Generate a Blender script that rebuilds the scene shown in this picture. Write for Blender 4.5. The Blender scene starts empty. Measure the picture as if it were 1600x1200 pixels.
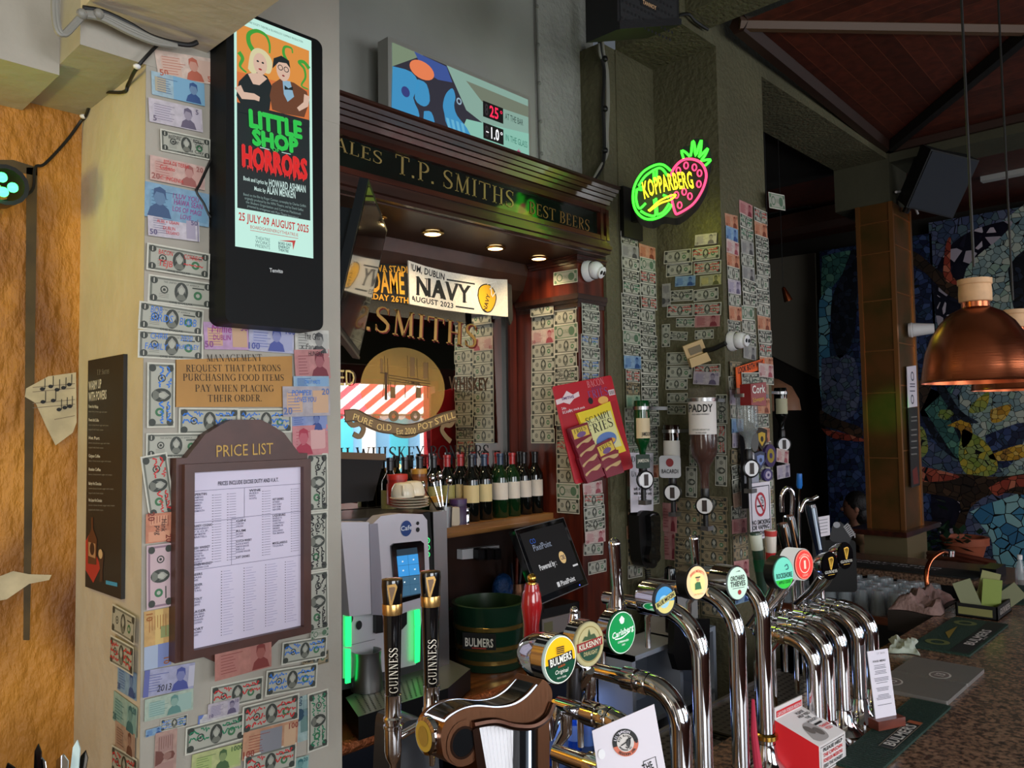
import bpy, bmesh, math, random
from mathutils import Vector as V, Matrix
import mathutils
R_ = random.Random(7)
SC = bpy.context.scene
COL = SC.collection
# ---------------------------------------------------------------- camera, world, light
FPX, YAW, PITCH, ROLL = 1244.8, 0.7620, 0.05267, -0.01538
EYE = V((0, 0, 1.95))
FW = V((math.cos(YAW)*math.cos(PITCH), math.sin(YAW)*math.cos(PITCH), math.sin(PITCH)))
_r = V((math.sin(YAW), -math.cos(YAW), 0)); _u = _r.cross(FW)
RT = math.cos(ROLL)*_r + math.sin(ROLL)*_u
UP = -math.sin(ROLL)*_r + math.cos(ROLL)*_u
cam = bpy.data.cameras.new('camera'); cam.sensor_width = 36; cam.lens = FPX*36/1600; cam.clip_start = .02
co = bpy.data.objects.new('camera', cam); COL.objects.link(co)
co.matrix_world = Matrix(((RT.x, UP.x, -FW.x, EYE.x), (RT.y, UP.y, -FW.y, EYE.y), (RT.z, UP.z, -FW.z, EYE.z), (0, 0, 0, 1)))
SC.camera = co
vs = SC.view_settings
vs.view_transform = 'Standard'; vs.look = 'None'; vs.gamma = 1; vs.use_curve_mapping = False; vs.exposure = 0.0
w = bpy.data.worlds.new('world'); SC.world = w; w.use_nodes = True
w.node_tree.nodes['Background'].inputs[0].default_value = (.55, .62, .72, 1)
w.node_tree.nodes['Background'].inputs[1].default_value = .16

def lamp(name, kind, loc, energy, color, aim=None, size=None, size_y=None, spot=None, blend=.6, radius=None, parent=None):
    l = bpy.data.lights.new(name, kind); l.energy = energy; l.color = color
    if kind == 'AREA':
        l.shape = 'RECTANGLE'; l.size = size; l.size_y = size_y or size
    if kind == 'SPOT':
        l.spot_size = math.radians(spot); l.spot_blend = blend
    if radius is not None and kind != 'AREA': l.shadow_soft_size = radius
    o = bpy.data.objects.new(name, l); COL.objects.link(o); o.location = loc
    if aim is not None: o.rotation_euler = (V(aim)-V(loc)).to_track_quat('-Z', 'Y').to_euler()
    return o
# daylight through a street window and on the street outside, plus added fills
lamp('window_daylight', 'AREA', (-.7, -2.55, 2.05), 150, (.93, .97, 1), (-.7, 2, 1.9), 2.6, 1.7)
lamp('side_fill_light', 'AREA', (-2.9, .9, 1.7), 30, (1, .93, .82), (1, 1.2, 1.6), 1.6, 2.0)  # added warm fill from the side; no real door stands here

lamp('middle_fill_light', 'AREA', (2.9, -2.55, 2.1), 60, (.93, .97, 1), (3.6, 2, 1.5), 2.4, 1.5)  # added fill to brighten column, taps and recess
lamp('mosaic_fill_light', 'AREA', (8.0, -2.4, 2.1), 45, (.93, .97, 1), (7.6, 2, 1.9), 1.4, 1.6)  # extra fill put in to brighten the mosaic end
lamp('street_daylight', 'AREA', (6.2, -3.6, 5.4), 1100, (1, .98, .95), (6.2, -5.6, 1.4), 5, 2.0)

# ---------------------------------------------------------------- projection helpers (pixel -> point on a real plane)
def P(px, py, X=None, Y=None, Z=None, d=None):
    D = FW+(px-800)/FPX*RT-(py-600)/FPX*UP
    t = (X-EYE.x)/D.x if X is not None else (Y-EYE.y)/D.y if Y is not None else (Z-EYE.z)/D.z if Z is not None else d
    return EYE+t*D

class Fr:
    """a frame: o origin, u across, v up, n out of the surface"""
    def __init__(s, o, n, up=(0, 0, 1)):
        s.o = V(o); s.n = V(n).normalized(); up = V(up)
        s.u = up.cross(s.n).normalized(); s.v = s.n.cross(s.u)
    def w(s, a, b, c=0): return s.o+s.u*a+s.v*b+s.n*c
    def px(s, x, y):
        D = FW+(x-800)/FPX*RT-(y-600)/FPX*UP
        t = (s.o-EYE).dot(s.n)/D.dot(s.n); q = EYE+t*D-s.o
        return (q.dot(s.u), q.dot(s.v))
    def at(s, a, b, c=0, rot=0):
        f = Fr.__new__(Fr); f.o = s.w(a, b, c); f.n = s.n
        cr, sr = math.cos(rot), math.sin(rot); f.u = s.u*cr+s.v*sr; f.v = s.v*cr-s.u*sr
        return f
def FL(o, u, v):
    f = Fr.__new__(Fr); f.o = V(o); f.u = V(u).normalized(); f.v = V(v).normalized(); f.n = f.u.cross(f.v); return f
ZF = FL((0, 0, 0), (1, 0, 0), (0, 1, 0))

# ---------------------------------------------------------------- materials
def lin(c):
    c = c/255
    return c/12.92 if c <= .04045 else ((c+.055)/1.055)**2.4
def rgb(c): return (lin(c[0]), lin(c[1]), lin(c[2]), 1)
MATS = {}
def M(name, c=None, rough=.6, metal=0, emit=0, alpha=1, trans=0, noise=0, nscale=20, bump=0, stretch=None, c2=None, coat=0, ior=1.45, spec=None, bscale=None, keep=False):
    if name in MATS: return MATS[name]
    m = bpy.data.materials.new(name); m.use_nodes = True; MATS[name] = m
    nt = m.node_tree; b = nt.nodes['Principled BSDF']
    col = rgb(c or (128, 128, 128))
    b.inputs['Base Color'].default_value = col; b.inputs['Roughness'].default_value = rough; b.inputs['Metallic'].default_value = metal
    b.inputs['IOR'].default_value = ior
    if trans: b.inputs['Transmission Weight'].default_value = trans
    if alpha < 1: b.inputs['Alpha'].default_value = alpha
    if coat: b.inputs['Coat Weight'].default_value = coat; b.inputs['Coat Roughness'].default_value = .08
    if spec is not None: b.inputs['Specular IOR Level'].default_value = spec
    if emit and not keep: b.inputs['Base Color'].default_value = (0, 0, 0, 1)
    if emit: b.inputs['Emission Color'].default_value = col; b.inputs['Emission Strength'].default_value = emit
    if noise or bump or c2:
        tc = nt.nodes.new('ShaderNodeTexCoord'); mp = nt.nodes.new('ShaderNodeMapping')
        mp.inputs['Scale'].default_value = stretch or (1, 1, 1)
        nt.links.new(tc.outputs['Object'], mp.inputs[0])
        n = nt.nodes.new('ShaderNodeTexNoise'); n.inputs['Scale'].default_value = nscale; n.inputs['Detail'].default_value = 5
        nt.links.new(mp.outputs[0], n.inputs['Vector'])
        if noise or c2:
            r = nt.nodes.new('ShaderNodeValToRGB'); e = r.color_ramp.elements
            cc = c2 or tuple(max(0, x*(1-noise)) for x in c)
            e[0].position = .35; e[0].color = rgb(cc); e[1].position = .65; e[1].color = col
            nt.links.new(n.outputs['Fac'], r.inputs[0]); nt.links.new(r.outputs[0], b.inputs['Base Color'])
        if bump:
            n2 = n
            if bscale:
                n2 = nt.nodes.new('ShaderNodeTexNoise'); n2.inputs['Scale'].default_value = bscale; n2.inputs['Detail'].default_value = 4
                nt.links.new(mp.outputs[0], n2.inputs['Vector'])
            bp = nt.nodes.new('ShaderNodeBump'); bp.inputs['Strength'].default_value = bump; bp.inputs['Distance'].default_value = .02
            nt.links.new(n2.outputs['Fac'], bp.inputs['Height']); nt.links.new(bp.outputs[0], b.inputs['Normal'])
    return m
def wood(name, c, c2, rough=.35, axis=0, coat=.3, sc=6):
    s = [1, 1, 1]; s[axis] = .08
    return M(name, c, rough, c2=c2, nscale=sc*4, stretch=tuple(s), coat=coat)
def mosaic(name, cols, scale=9, grout=(14, 16, 18), rough=.25, thin=.035):
    m = bpy.data.materials.new(name); m.use_nodes = True; nt = m.node_tree; b = nt.nodes['Principled BSDF']
    tc = nt.nodes.new('ShaderNodeTexCoord')
    v1 = nt.nodes.new('ShaderNodeTexVoronoi'); v1.inputs['Scale'].default_value = scale
    v2 = nt.nodes.new('ShaderNodeTexVoronoi'); v2.feature = 'DISTANCE_TO_EDGE'; v2.inputs['Scale'].default_value = scale
    for v in (v1, v2): nt.links.new(tc.outputs['Object'], v.inputs['Vector'])
    r = nt.nodes.new('ShaderNodeValToRGB'); r.color_ramp.interpolation = 'CONSTANT'; e = r.color_ramp.elements
    while len(e) < len(cols): e.new(.5)
    for i, cc in enumerate(cols): e[i].position = .12+.76*i/len(cols) if i else 0; e[i].color = rgb(cc)
    sep = nt.nodes.new('ShaderNodeSeparateColor'); nt.links.new(v1.outputs['Color'], sep.inputs[0]); nt.links.new(sep.outputs[0], r.inputs[0])
    mx = nt.nodes.new('ShaderNodeMix'); mx.data_type = 'RGBA'; mx.inputs[6].default_value = rgb(grout)
    st = nt.nodes.new('ShaderNodeMath'); st.operation = 'GREATER_THAN'; st.inputs[1].default_value = thin
    nt.links.new(v2.outputs['Distance'], st.inputs[0]); nt.links.new(st.outputs[0], mx.inputs[0]); nt.links.new(r.outputs[0], mx.inputs[7])
    nt.links.new(mx.outputs[2], b.inputs['Base Color']); b.inputs['Roughness'].default_value = rough
    bp = nt.nodes.new('ShaderNodeBump'); bp.inputs['Strength'].default_value = .4; bp.inputs['Distance'].default_value = .01
    nt.links.new(st.outputs[0], bp.inputs['Height']); nt.links.new(bp.outputs[0], b.inputs['Normal'])
    return m
def flat(c, rough=.55):
    """plain printed / painted colour"""
    return M('paint_%d_%d_%d_%d' % (c[0], c[1], c[2], int(rough*100)), c, rough)
def glow(c, e=1.0): return M('glow_%d_%d_%d_%d' % (c[0], c[1], c[2], int(e*100)), c, .5, emit=e)

CHROME = M('chrome', (205, 205, 208), .07, 1)
STEEL = M('brushed_steel', (150, 150, 150), .32, 1)
DSTEEL = M('dark_steel', (85, 85, 88), .35, 1)
BLACK = M('black_plastic', (14, 14, 15), .35)
GBLACK = M('gloss_black', (8, 8, 10), .08, coat=.5)
MBLACK = M('matt_black', (12, 12, 12), .75)
WHITE = M('white_plastic', (222, 222, 224), .4)
PAPER = M('white_paper', (220, 214, 224), .7)
GOLD = M('gold_leaf', (190, 150, 70), .3, .6)
BRONZE = M('bronze', (172, 122, 84), .28, 1)
COPPER = M('copper', (200, 110, 70), .22, 1)
BRASS = M('brass', (190, 150, 70), .22, 1)
INK = flat((16, 16, 18))
MAHOG = wood('mahogany', (92, 34, 20), (52, 17, 11), .3, 2)
MAHOGX = wood('mahogany_long', (70, 30, 18), (38, 15, 10), .3, 0)
GREENBOARD = M('green_board', (14, 20, 16), .07, coat=.3)

# ---------------------------------------------------------------- lettering
GL = {}
def _glyphs():
    def ev(body, off):
        cu = bpy.data.curves.new('t', 'FONT'); cu.body = body; cu.size = 1; cu.resolution_u = 2; cu.offset = off
        o = bpy.data.objects.new('t', cu); COL.objects.link(o); bpy.context.view_layer.update()
        me = o.to_mesh() if False else bpy.data.meshes.new_from_object(o.evaluated_get(bpy.context.evaluated_depsgraph_get()))
        vv = [(v.co.x, v.co.y) for v in me.vertices]; ff = [tuple(p.vertices) for p in me.polygons]
        bpy.data.objects.remove(o); bpy.data.curves.remove(cu); bpy.data.meshes.remove(me)
        return vv, ff
    for off, tag in ((0, 'sans'), (.022, 'bold')):
        for k in range(33, 127):
            ch = chr(k); vv, ff = ev(ch, off); v2, f2 = ev(ch+ch, 0)
            if not vv: continue
            v1 = vv if off == 0 else ev(ch, 0)[0]
            adv = (max(p[0] for p in v2)-min(p[0] for p in v2))-(max(p[0] for p in v1)-min(p[0] for p in v1))
            GL[(tag, ch)] = (vv, ff, adv+off*1.2)
_glyphs()
CAPH = max(p[1] for p in GL[('sans', 'H')][0])
T_, t_ = .125, .042
def _s(x, y, h=.14): return ([(x-h, y), (x+h, y)], [t_, t_])
def _l(x0, y0, x1, y1, w=T_): return ([(x0, y0), (x1, y1)], [w, w])
def _arc(cx, cy, rx, ry, a0, a1, n=18, wmin=t_, wmax=T_):
    pts, ws = [], []
    for i in range(n+1):
        a = math.radians(a0+(a1-a0)*i/n); pts.append((cx+rx*math.cos(a), cy+ry*math.sin(a))); ws.append(wmin+(wmax-wmin)*abs(math.cos(a))**1.5)
    return (pts, ws)
SER = {
 'I': (.42, [_l(.2, 0, .2, 1), _s(.2, .02), _s(.2, .98)]),
 'T': (.78, [_l(.38, 0, .38, 1), _s(.38, .02), _l(.02, .97, .74, .97, t_*1.2), _l(.03, .98, .03, .78, t_), _l(.73, .98, .73, .78, t_)]),
 'P': (.68, [_l(.18, 0, .18, 1), _s(.18, .02), _s(.14, .98, .1), _arc(.3, .73, .3, .25, -90, 90), _l(.18, .98, .32, .98, t_), _l(.18, .48, .32, .48, t_)]),
 'R': (.74, [_l(.18, 0, .18, 1), _s(.18, .02), _s(.14, .98, .1), _arc(.3, .74, .28, .24, -90, 90), _l(.18, .98, .32, .98, t_), _l(.18, .5, .32, .5, t_), _l(.34, .5, .62, .02), _s(.66, .02, .08)]),
 'B': (.7, [_l(.18, 0, .18, 1), _s(.14, .02, .1), _s(.14, .98, .1), _arc(.3, .76, .25, .22, -90, 90), _arc(.3, .27, .3, .25, -90, 90), _l(.18, .98, .32, .98, t_), _l(.18, .53, .32, .53, t_), _l(.18, .02, .32, .02, t_)]),
 'D': (.82, [_l(.18, 0, .18, 1), _s(.14, .02, .1), _s(.14, .98, .1), _arc(.3, .5, .42, .48, -90, 90), _l(.18, .98, .32, .98, t_), _l(.18, .02, .32, .02, t_)]),
 'E': (.68, [_l(.18, 0, .18, 1), _s(.14, .02, .1), _s(.14, .98, .1), _l(.18, .97, .58, .97, t_), _l(.18, .52, .46, .52, t_), _l(.18, .03, .6, .03, t_), _l(.58, .98, .58, .8, t_), _l(.6, .02, .6, .22, t_), _l(.46, .6, .46, .44, t_)]),
 'F': (.62, [_l(.18, 0, .18, 1), _s(.18, .02), _s(.14, .98, .1), _l(.18, .97, .56, .97, t_), _l(.18, .52, .44, .52, t_), _l(.56, .98, .56, .8, t_)]),
 'H': (.86, [_l(.2, 0, .2, 1), _l(.66, 0, .66, 1), _s(.2, .02), _s(.2, .98), _s(.66, .02), _s(.66, .98), _l(.2, .51, .66, .51, t_)]),
 'L': (.64, [_l(.18, 0, .18, 1), _s(.14, .02, .1), _s(.18, .98), _l(.18, .03, .58, .03, t_), _l(.58, .02, .58, .24, t_)]),
 'K': (.76, [_l(.18, 0, .18, 1), _s(.18, .02), _s(.18, .98), _l(.18, .42, .6, .98, t_), _l(.32, .58, .64, .02), _s(.6, .98, .1), _s(.66, .02, .1)]),
 'M': (1.0, [_l(.16, 0, .2, 1, t_), _l(.2, 1, .5, .02), _l(.5, .02, .8, 1, t_), _l(.82, 0, .8, 1), _s(.16, .02, .11), _s(.82, .02), _s(.16, .98, .08), _s(.84, .98, .08)]),
 'N': (.86, [_l(.18, 0, .18, 1, t_), _l(.18, 1, .68, 0), _l(.68, 0, .68, 1, t_), _s(.18, .02, .11), _s(.68, .98, .11), _s(.14, .98, .08)]),
 'A': (.8, [_l(.1, 0, .38, 1, t_), _l(.38, 1, .68, 0), _l(.2, .34, .56, .34, t_), _s(.1, .02, .1), _s(.68, .02, .12)]),
 'V': (.8, [_l(.1, 1, .38, 0), _l(.38, 0, .68, 1, t_), _s(.1, .98, .12), _s(.68, .98, .1)]),
 'W': (1.1, [_l(.1, 1, .34, 0), _l(.34, 0, .56, .9, t_), _l(.56, .9, .78, 0), _l(.78, 0, 1.0, 1, t_), _s(.1, .98, .11), _s(1.0, .98, .1)]),
 'Y': (.78, [_l(.1, 1, .38, .48), _l(.38, .48, .66, 1, t_), _l(.38, 0, .38, .5), _s(.38, .02), _s(.1, .98, .11), _s(.66, .98, .1)]),
 'O': (.9, [_arc(.44, .5, .38, .49, 0, 360, 30)]),
 'Q': (.9, [_arc(.44, .5, .38, .49, 0, 360, 30), _l(.44, .1, .8, -.16, .07)]),
 'C': (.78, [_arc(.44, .5, .38, .49, 45, 315, 24), _l(.7, .97, .7, .72, t_)]),
 'G': (.86, [_arc(.44, .5, .38, .49, 45, 330, 24), _l(.7, .97, .7, .72, t_), _l(.72, .06, .72, .42), _s(.7, .42, .13)]),
 'U': (.84, [_l(.18, .3, .18, 1), _arc(.41, .32, .23, .31, 180, 360, 14), _l(.64, .3, .64, 1, t_), _s(.18, .98, .12), _s(.64, .98, .1)]),
 'S': (.64, [([(.54, .8), (.5, .92), (.4, .98), (.28, .98), (.15, .9), (.1, .78), (.14, .65), (.28, .55), (.42, .46), (.54, .34), (.54, .2), (.46, .07), (.32, .02), (.2, .03), (.1, .11), (.07, .24)],
              [.04, .045, .05, .06, .09, .11, .125, .14, .14, .125, .11, .08, .06, .05, .045, .04]), _l(.54, .97, .54, .74, t_), _l(.07, .04, .07, .28, t_)]),
 '.': (.3, [_l(.12, .0, .12, .13, .13)]), '-': (.4, [_l(.05, .45, .33, .45, t_*1.4)]), ',': (.25, [_l(.1, .1, .06, -.12, .08)]),
}
# ---------------------------------------------------------------- mesh builder
class MB:
    def __init__(s): s.v = []; s.f = []; s.fm = []; s.ms = []; s.sm = []
    def mi(s, m):
        if m not in s.ms: s.ms.append(m)
        return s.ms.index(m)
    def add(s, vs, fs, m, smooth=False):
        k = len(s.v); s.v += [tuple(q) for q in vs]; i = s.mi(m)
        for f in fs: s.f.append(tuple(k+a for a in f)); s.fm.append(i); s.sm.append(smooth)
        return s
    def poly(s, pts, m): return s.add(pts, [tuple(range(len(pts)))], m)
    def box(s, lo, hi, m): return s.ob(ZF, lo[0], hi[0], lo[1], hi[1], lo[2], hi[2], m)
    def ob(s, fr, a0, a1, b0, b1, c0, c1, m, ch=0):
        if ch > 0:
            return s.prism(fr, rrect(a0, b0, a1, b1, ch, 3), c0, c1, m)
        q = [fr.w(a, b, c) for c in (c0, c1) for b in (b0, b1) for a in (a0, a1)]
        return s.add(q, [(0, 2, 3, 1), (4, 5, 7, 6), (0, 1, 5, 4), (2, 6, 7, 3), (1, 3, 7, 5), (0, 4, 6, 2)], m)
    def prism(s, fr, pts, c0, c1, m, mtop=None, smooth=False):
        n = len(pts)
        ar = sum(pts[i][0]*pts[(i+1) % n][1]-pts[(i+1) % n][0]*pts[i][1] for i in range(n))
        if ar < 0: pts = pts[::-1]
        lo = [fr.w(a, b, c0) for a, b in pts]; hi = [fr.w(a, b, c1) for a, b in pts]
        s.add(lo+hi, [(i, (i+1) % n, n+(i+1) % n, n+i) for i in range(n)], m, smooth)
        s.add(lo, [tuple(range(n))[::-1]], m); s.add(hi, [tuple(range(n))], mtop or m); return s
    def pl(s, fr, pts, c, m): return s.poly([fr.w(a, b, c) for a, b in pts], m)
    def pp(s, fr, pxs, c, m): return s.pl(fr, [fr.px(*q) for q in pxs], c, m)
    def rect(s, fr, a0, b0, a1, b1, c, m): return s.pl(fr, [(a0, b0), (a1, b0), (a1, b1), (a0, b1)], c, m)
    def disc(s, fr, a, b, ra, rb, c, m, n=24): return s.pl(fr, ell(a, b, ra, rb, n), c, m)
    def ring(s, fr, a, b, r0, r1, c, m, n=28, asp=1):
        i0 = ell(a, b, r0, r0*asp, n); i1 = ell(a, b, r1, r1*asp, n)
        return s.add([fr.w(x, y, c) for x, y in i0+i1], [(i, n+i, n+(i+1) % n, (i+1) % n) for i in range(n)], m)
    def line(s, fr, pts, wd, c, m):
        n = len(pts); ws = wd if isinstance(wd, (list, tuple)) else [wd]*n; out = []
        for i in range(n):
            a = pts[max(0, i-1)]; b = pts[min(n-1, i+1)]; dx, dy = b[0]-a[0], b[1]-a[1]; L = math.hypot(dx, dy) or 1
            nx, ny = -dy/L*ws[i]/2, dx/L*ws[i]/2
            out += [(pts[i][0]+nx, pts[i][1]+ny), (pts[i][0]-nx, pts[i][1]-ny)]
        return s.add([fr.w(x, y, c) for x, y in out], [(2*i, 2*i+1, 2*i+3, 2*i+2) for i in range(n-1)], m)
    def text(s, fr, st, a, b, h, m, c=.001, al='c', font='sans', sx=1, slant=0, arc=0, sp=0, width=None):
        """h = cap height; width = squeeze to that length"""
        W = 0; items = []
        for ch in st:
            if font == 'serif':
                up = ch.upper(); k = 1 if (ch == up) else .8
                if up not in SER:
                    if ('sans', ch) in GL: vv, ff, adv = GL[('sans', ch)]; items.append((W, 1/CAPH, vv, ff)); W += adv/CAPH+sp
                    else: W += .35
                    continue
                adv, strokes = SER[up]; items.append((W, k, strokes, None)); W += (adv+.06+sp)*k
            else:
                if (font, ch) not in GL: W += .3/CAPH; continue
                vv, ff, adv = GL[(font, ch)]; items.append((W, 1/CAPH, vv, ff)); W += adv/CAPH+sp
        W -= .06 if font == 'serif' else 0
        if width: sx = width/max(W*h, 1e-6)
        x0 = a-(W*h*sx/2 if al == 'c' else W*h*sx if al == 'r' else 0)
        def tr(x, y):
            X = x0+(x+slant*y)*h*sx; Y = b+y*h
            if arc: Y -= arc*((X-a)/(W*h*sx/2))**2
            return fr.w(X, Y, c)
        for (x, k, g, ff) in items:
            if ff is None:
                for pts, ws in g:
                    n = len(pts); out = []
                    for i in range(n):
                        p = pts[max(0, i-1)]; q = pts[min(n-1, i+1)]; dx, dy = q[0]-p[0], q[1]-p[1]; L = math.hypot(dx, dy) or 1
                        nx, ny = -dy/L*ws[i]/2, dx/L*ws[i]/2
                        out += [tr(x+(pts[i][0]+nx)*k, (pts[i][1]+ny)*k), tr(x+(pts[i][0]-nx)*k, (pts[i][1]-ny)*k)]
                    s.add(out, [(2*i, 2*i+1, 2*i+3, 2*i+2) for i in range(n-1)], m)
            else:
                s.add([tr(x+vx*k, vy*k) for vx, vy in g], ff, m)
        return s
    def cyl(s, p0, p1, r0, m, r1=None, n=16, caps=True):
        return s.tube([p0, p1], [r0, r0 if r1 is None else r1], m, n, caps)
    def tube(s, pts, r, m, n=10, caps=True, closed=False):
        pts = [V(p) for p in pts]; k = len(pts); rs = r if isinstance(r, (list, tuple)) else [r]*k
        tg = []
        for i in range(k):
            a = pts[(i-1) % k] if closed else pts[max(0, i-1)]; b = pts[(i+1) % k] if closed else pts[min(k-1, i+1)]
            d = b-a; tg.append(d.normalized() if d.length > 1e-9 else (tg[-1] if tg else V((0, 0, 1))))
        up = V((0, 0, 1)) if abs(tg[0].z) < .9 else V((1, 0, 0)); x = tg[0].cross(up).normalized(); rings = []
        for i in range(k):
            x = (x-tg[i]*x.dot(tg[i])).normalized(); y = tg[i].cross(x)
            rings.append([pts[i]+(x*math.cos(2*math.pi*j/n)+y*math.sin(2*math.pi*j/n))*rs[i] for j in range(n)])
        vv = [q for rg in rings for q in rg]; ff = []
        for i in range(k if closed else k-1):
            i2 = (i+1) % k
            for j in range(n): ff.append((i*n+j, i*n+(j+1) % n, i2*n+(j+1) % n, i2*n+j))
        s.add(vv, ff, m, True)
        if caps and not closed:
            s.add(rings[0], [tuple(range(n))[::-1]], m); s.add(rings[-1], [tuple(range(n))], m)
        return s
    def lathe(s, o, prof, m, n=24, ax=(0, 0, 1), sx=1, a0=0, a1=360, xdir=None):
        """prof: (r, h[, material]) pairs, from bottom up"""
        ax = V(ax).normalized(); up = V((0, 0, 1)) if abs(ax.z) < .9 else V((0, 1, 0))
        x = V(xdir) if xdir else up.cross(ax).normalized(); y = ax.cross(x); o = V(o)
        full = a1-a0 >= 360; k = n if full else n+1
        def pt(r, h, j):
            a = math.radians(a0+(a1-a0)*j/n); return o+ax*h+x*r*math.cos(a)*sx+y*r*math.sin(a)
        for i in range(len(prof)-1):
            p, q = prof[i], prof[i+1]; mm = q[2] if len(q) > 2 else m
            vv = [pt(p[0], p[1], j) for j in range(k)]+[pt(q[0], q[1], j) for j in range(k)]
            s.add(vv, [(j, (j+1) % k, k+(j+1) % k, k+j) for j in range(n)], mm, True)
        return s
    def ball(s, c, r, m, n=14, k=9):
        r = r if isinstance(r, (tuple, list)) else (r, r, r); c = V(c); vv = []; ff = []
        for i in range(k+1):
            t = math.pi*i/k
            for j in range(n):
                a = 2*math.pi*j/n; vv.append(c+V((r[0]*math.sin(t)*math.cos(a), r[1]*math.sin(t)*math.sin(a), r[2]*math.cos(t))))
        for i in range(k):
            for j in range(n): ff.append((i*n+j, (i+1)*n+j, (i+1)*n+(j+1) % n, i*n+(j+1) % n))
        return s.add(vv, ff, m, True)
    def mesh(s, name, o):
        me = bpy.data.meshes.new(name); o = V(o)
        me.from_pydata([(a-o.x, b-o.y, c-o.z) for a, b, c in s.v], [], s.f)
        for m in s.ms: me.materials.append(m)
        me.polygons.foreach_set('material_index', s.fm); me.polygons.foreach_set('use_smooth', s.sm)
        if any(s.sm):
            bm = bmesh.new(); bm.from_mesh(me); bmesh.ops.remove_doubles(bm, verts=bm.verts, dist=1e-5); bm.to_mesh(me); bm.free()
            me.set_sharp_from_angle(angle=math.radians(40))
        me.update(); return me
    def bb(s):
        xs = list(zip(*s.v)); return V([min(q) for q in xs]), V([max(q) for q in xs])
def ell(a, b, ra, rb, n=24): return [(a+ra*math.cos(2*math.pi*i/n), b+rb*math.sin(2*math.pi*i/n)) for i in range(n)]
def rrect(a0, b0, a1, b1, r, n=4):
    out = []
    for cx, cy, s in ((a1-r, b0+r, -90), (a1-r, b1-r, 0), (a0+r, b1-r, 90), (a0+r, b0+r, 180)):
        for i in range(n+1):
            t = math.radians(s+90*i/n); out.append((cx+r*math.cos(t), cy+r*math.sin(t)))
    return out
def bez(p0, p1, p2, p3, n=12):
    out = []
    for i in range(n+1):
        t = i/n; u = 1-t
        out.append(tuple(u**3*a+3*u*u*t*b+3*u*t*t*c+t**3*d for a, b, c, d in zip(p0, p1, p2, p3)))
    return out
def curve(pts, n=8):
    """Catmull-Rom through points"""
    out = []; k = len(pts)
    for i in range(k-1):
        p0, p1, p2, p3 = pts[max(0, i-1)], pts[i], pts[i+1], pts[min(k-1, i+2)]
        for j in range(n):
            t = j/n
            out.append(tuple(.5*(2*b+(c-a)*t+(2*a-5*b+4*c-d)*t*t+(3*b-a-3*c+d)*t**3) for a, b, c, d in zip(p0, p1, p2, p3)))
    out.append(tuple(pts[-1])); return out
# ---------------------------------------------------------------- things, parts, structure
def props(o, label=None, cat=None, group=None, kind=None):
    if label: o['label'] = label
    if cat: o['category'] = cat
    if group: o['group'] = group
    if kind: o['kind'] = kind
    return o
def thing(name, label, cat, loc, group=None):
    o = bpy.data.objects.new(name, None); COL.objects.link(o); o.location = loc; o.empty_display_size = .05
    return props(o, label, cat, group)
ORG = {}
def part(name, mb, root, label=None, kind=None):
    org = ORG.get(root.name) or V(root.location)
    o = bpy.data.objects.new(name, mb.mesh(name, org)); COL.objects.link(o); o.parent = root
    ORG[o.name] = org
    return props(o, label, None, None, kind)
def solo(name, mb, label=None, cat=None, group=None, kind=None):
    lo, hi = mb.bb(); c = V(((lo.x+hi.x)/2, (lo.y+hi.y)/2, lo.z))
    o = bpy.data.objects.new(name, mb.mesh(name, c)); COL.objects.link(o); o.location = c; ORG[o.name] = c
    return props(o, label, cat, group, kind)
def struct(name, mb): return solo(name, mb, kind='structure')
def copy_tree(o, loc=None, rot=None, label=None, parent=None, group=None):
    c = o.copy(); COL.objects.link(c)
    if parent: c.parent = parent
    if loc is not None: c.location = loc
    if rot is not None: c.rotation_euler = rot
    if label: c['label'] = label
    if group: c['group'] = group
    for ch in o.children: copy_tree(ch, parent=c)
    return c
ORD = 'topmost second third fourth fifth sixth seventh eighth ninth tenth eleventh twelfth thirteenth fourteenth fifteenth sixteenth seventeenth eighteenth nineteenth twentieth twenty-first twenty-second'.split()
# ================================================================ the setting
CREAM = M('cream_plaster', (196, 184, 164), .8, noise=.06, nscale=3, bump=.25, bscale=14)
GREYP = M('grey_plaster', (168, 162, 150), .75, noise=.05, nscale=3, bump=.2, bscale=16)
UPW = M('grey_wall_paint', (150, 150, 143), .75, noise=.06, nscale=2, bump=.15, bscale=12)
ROUGHW = M('rough_grey_render', (152, 152, 145), .8, noise=.08, nscale=4, bump=.8, bscale=34)
OLIVE = M('olive_render', (92, 88, 64), .7, noise=.12, nscale=3, bump=.6, bscale=40)
DOLIVE = M('dark_olive_paint', (66, 64, 46), .75, noise=.1, nscale=3, bump=.2, bscale=20)
OCHRE = M('ochre_plaster', (190, 128, 44), .6, c2=(108, 62, 18), nscale=4, bump=1, bscale=26, stretch=(1.3, 1.3, .6))
PLANKC = (74, 30, 20)
YP, XP0, XP1 = 1.91, .751, 1.297
PF = Fr((XP0, YP, 0), (0, -1, 0))           # front of the bill-covered pillar
PS = Fr((XP0, 2.345, 0), (-1, 0, 0))        # its flank

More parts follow.
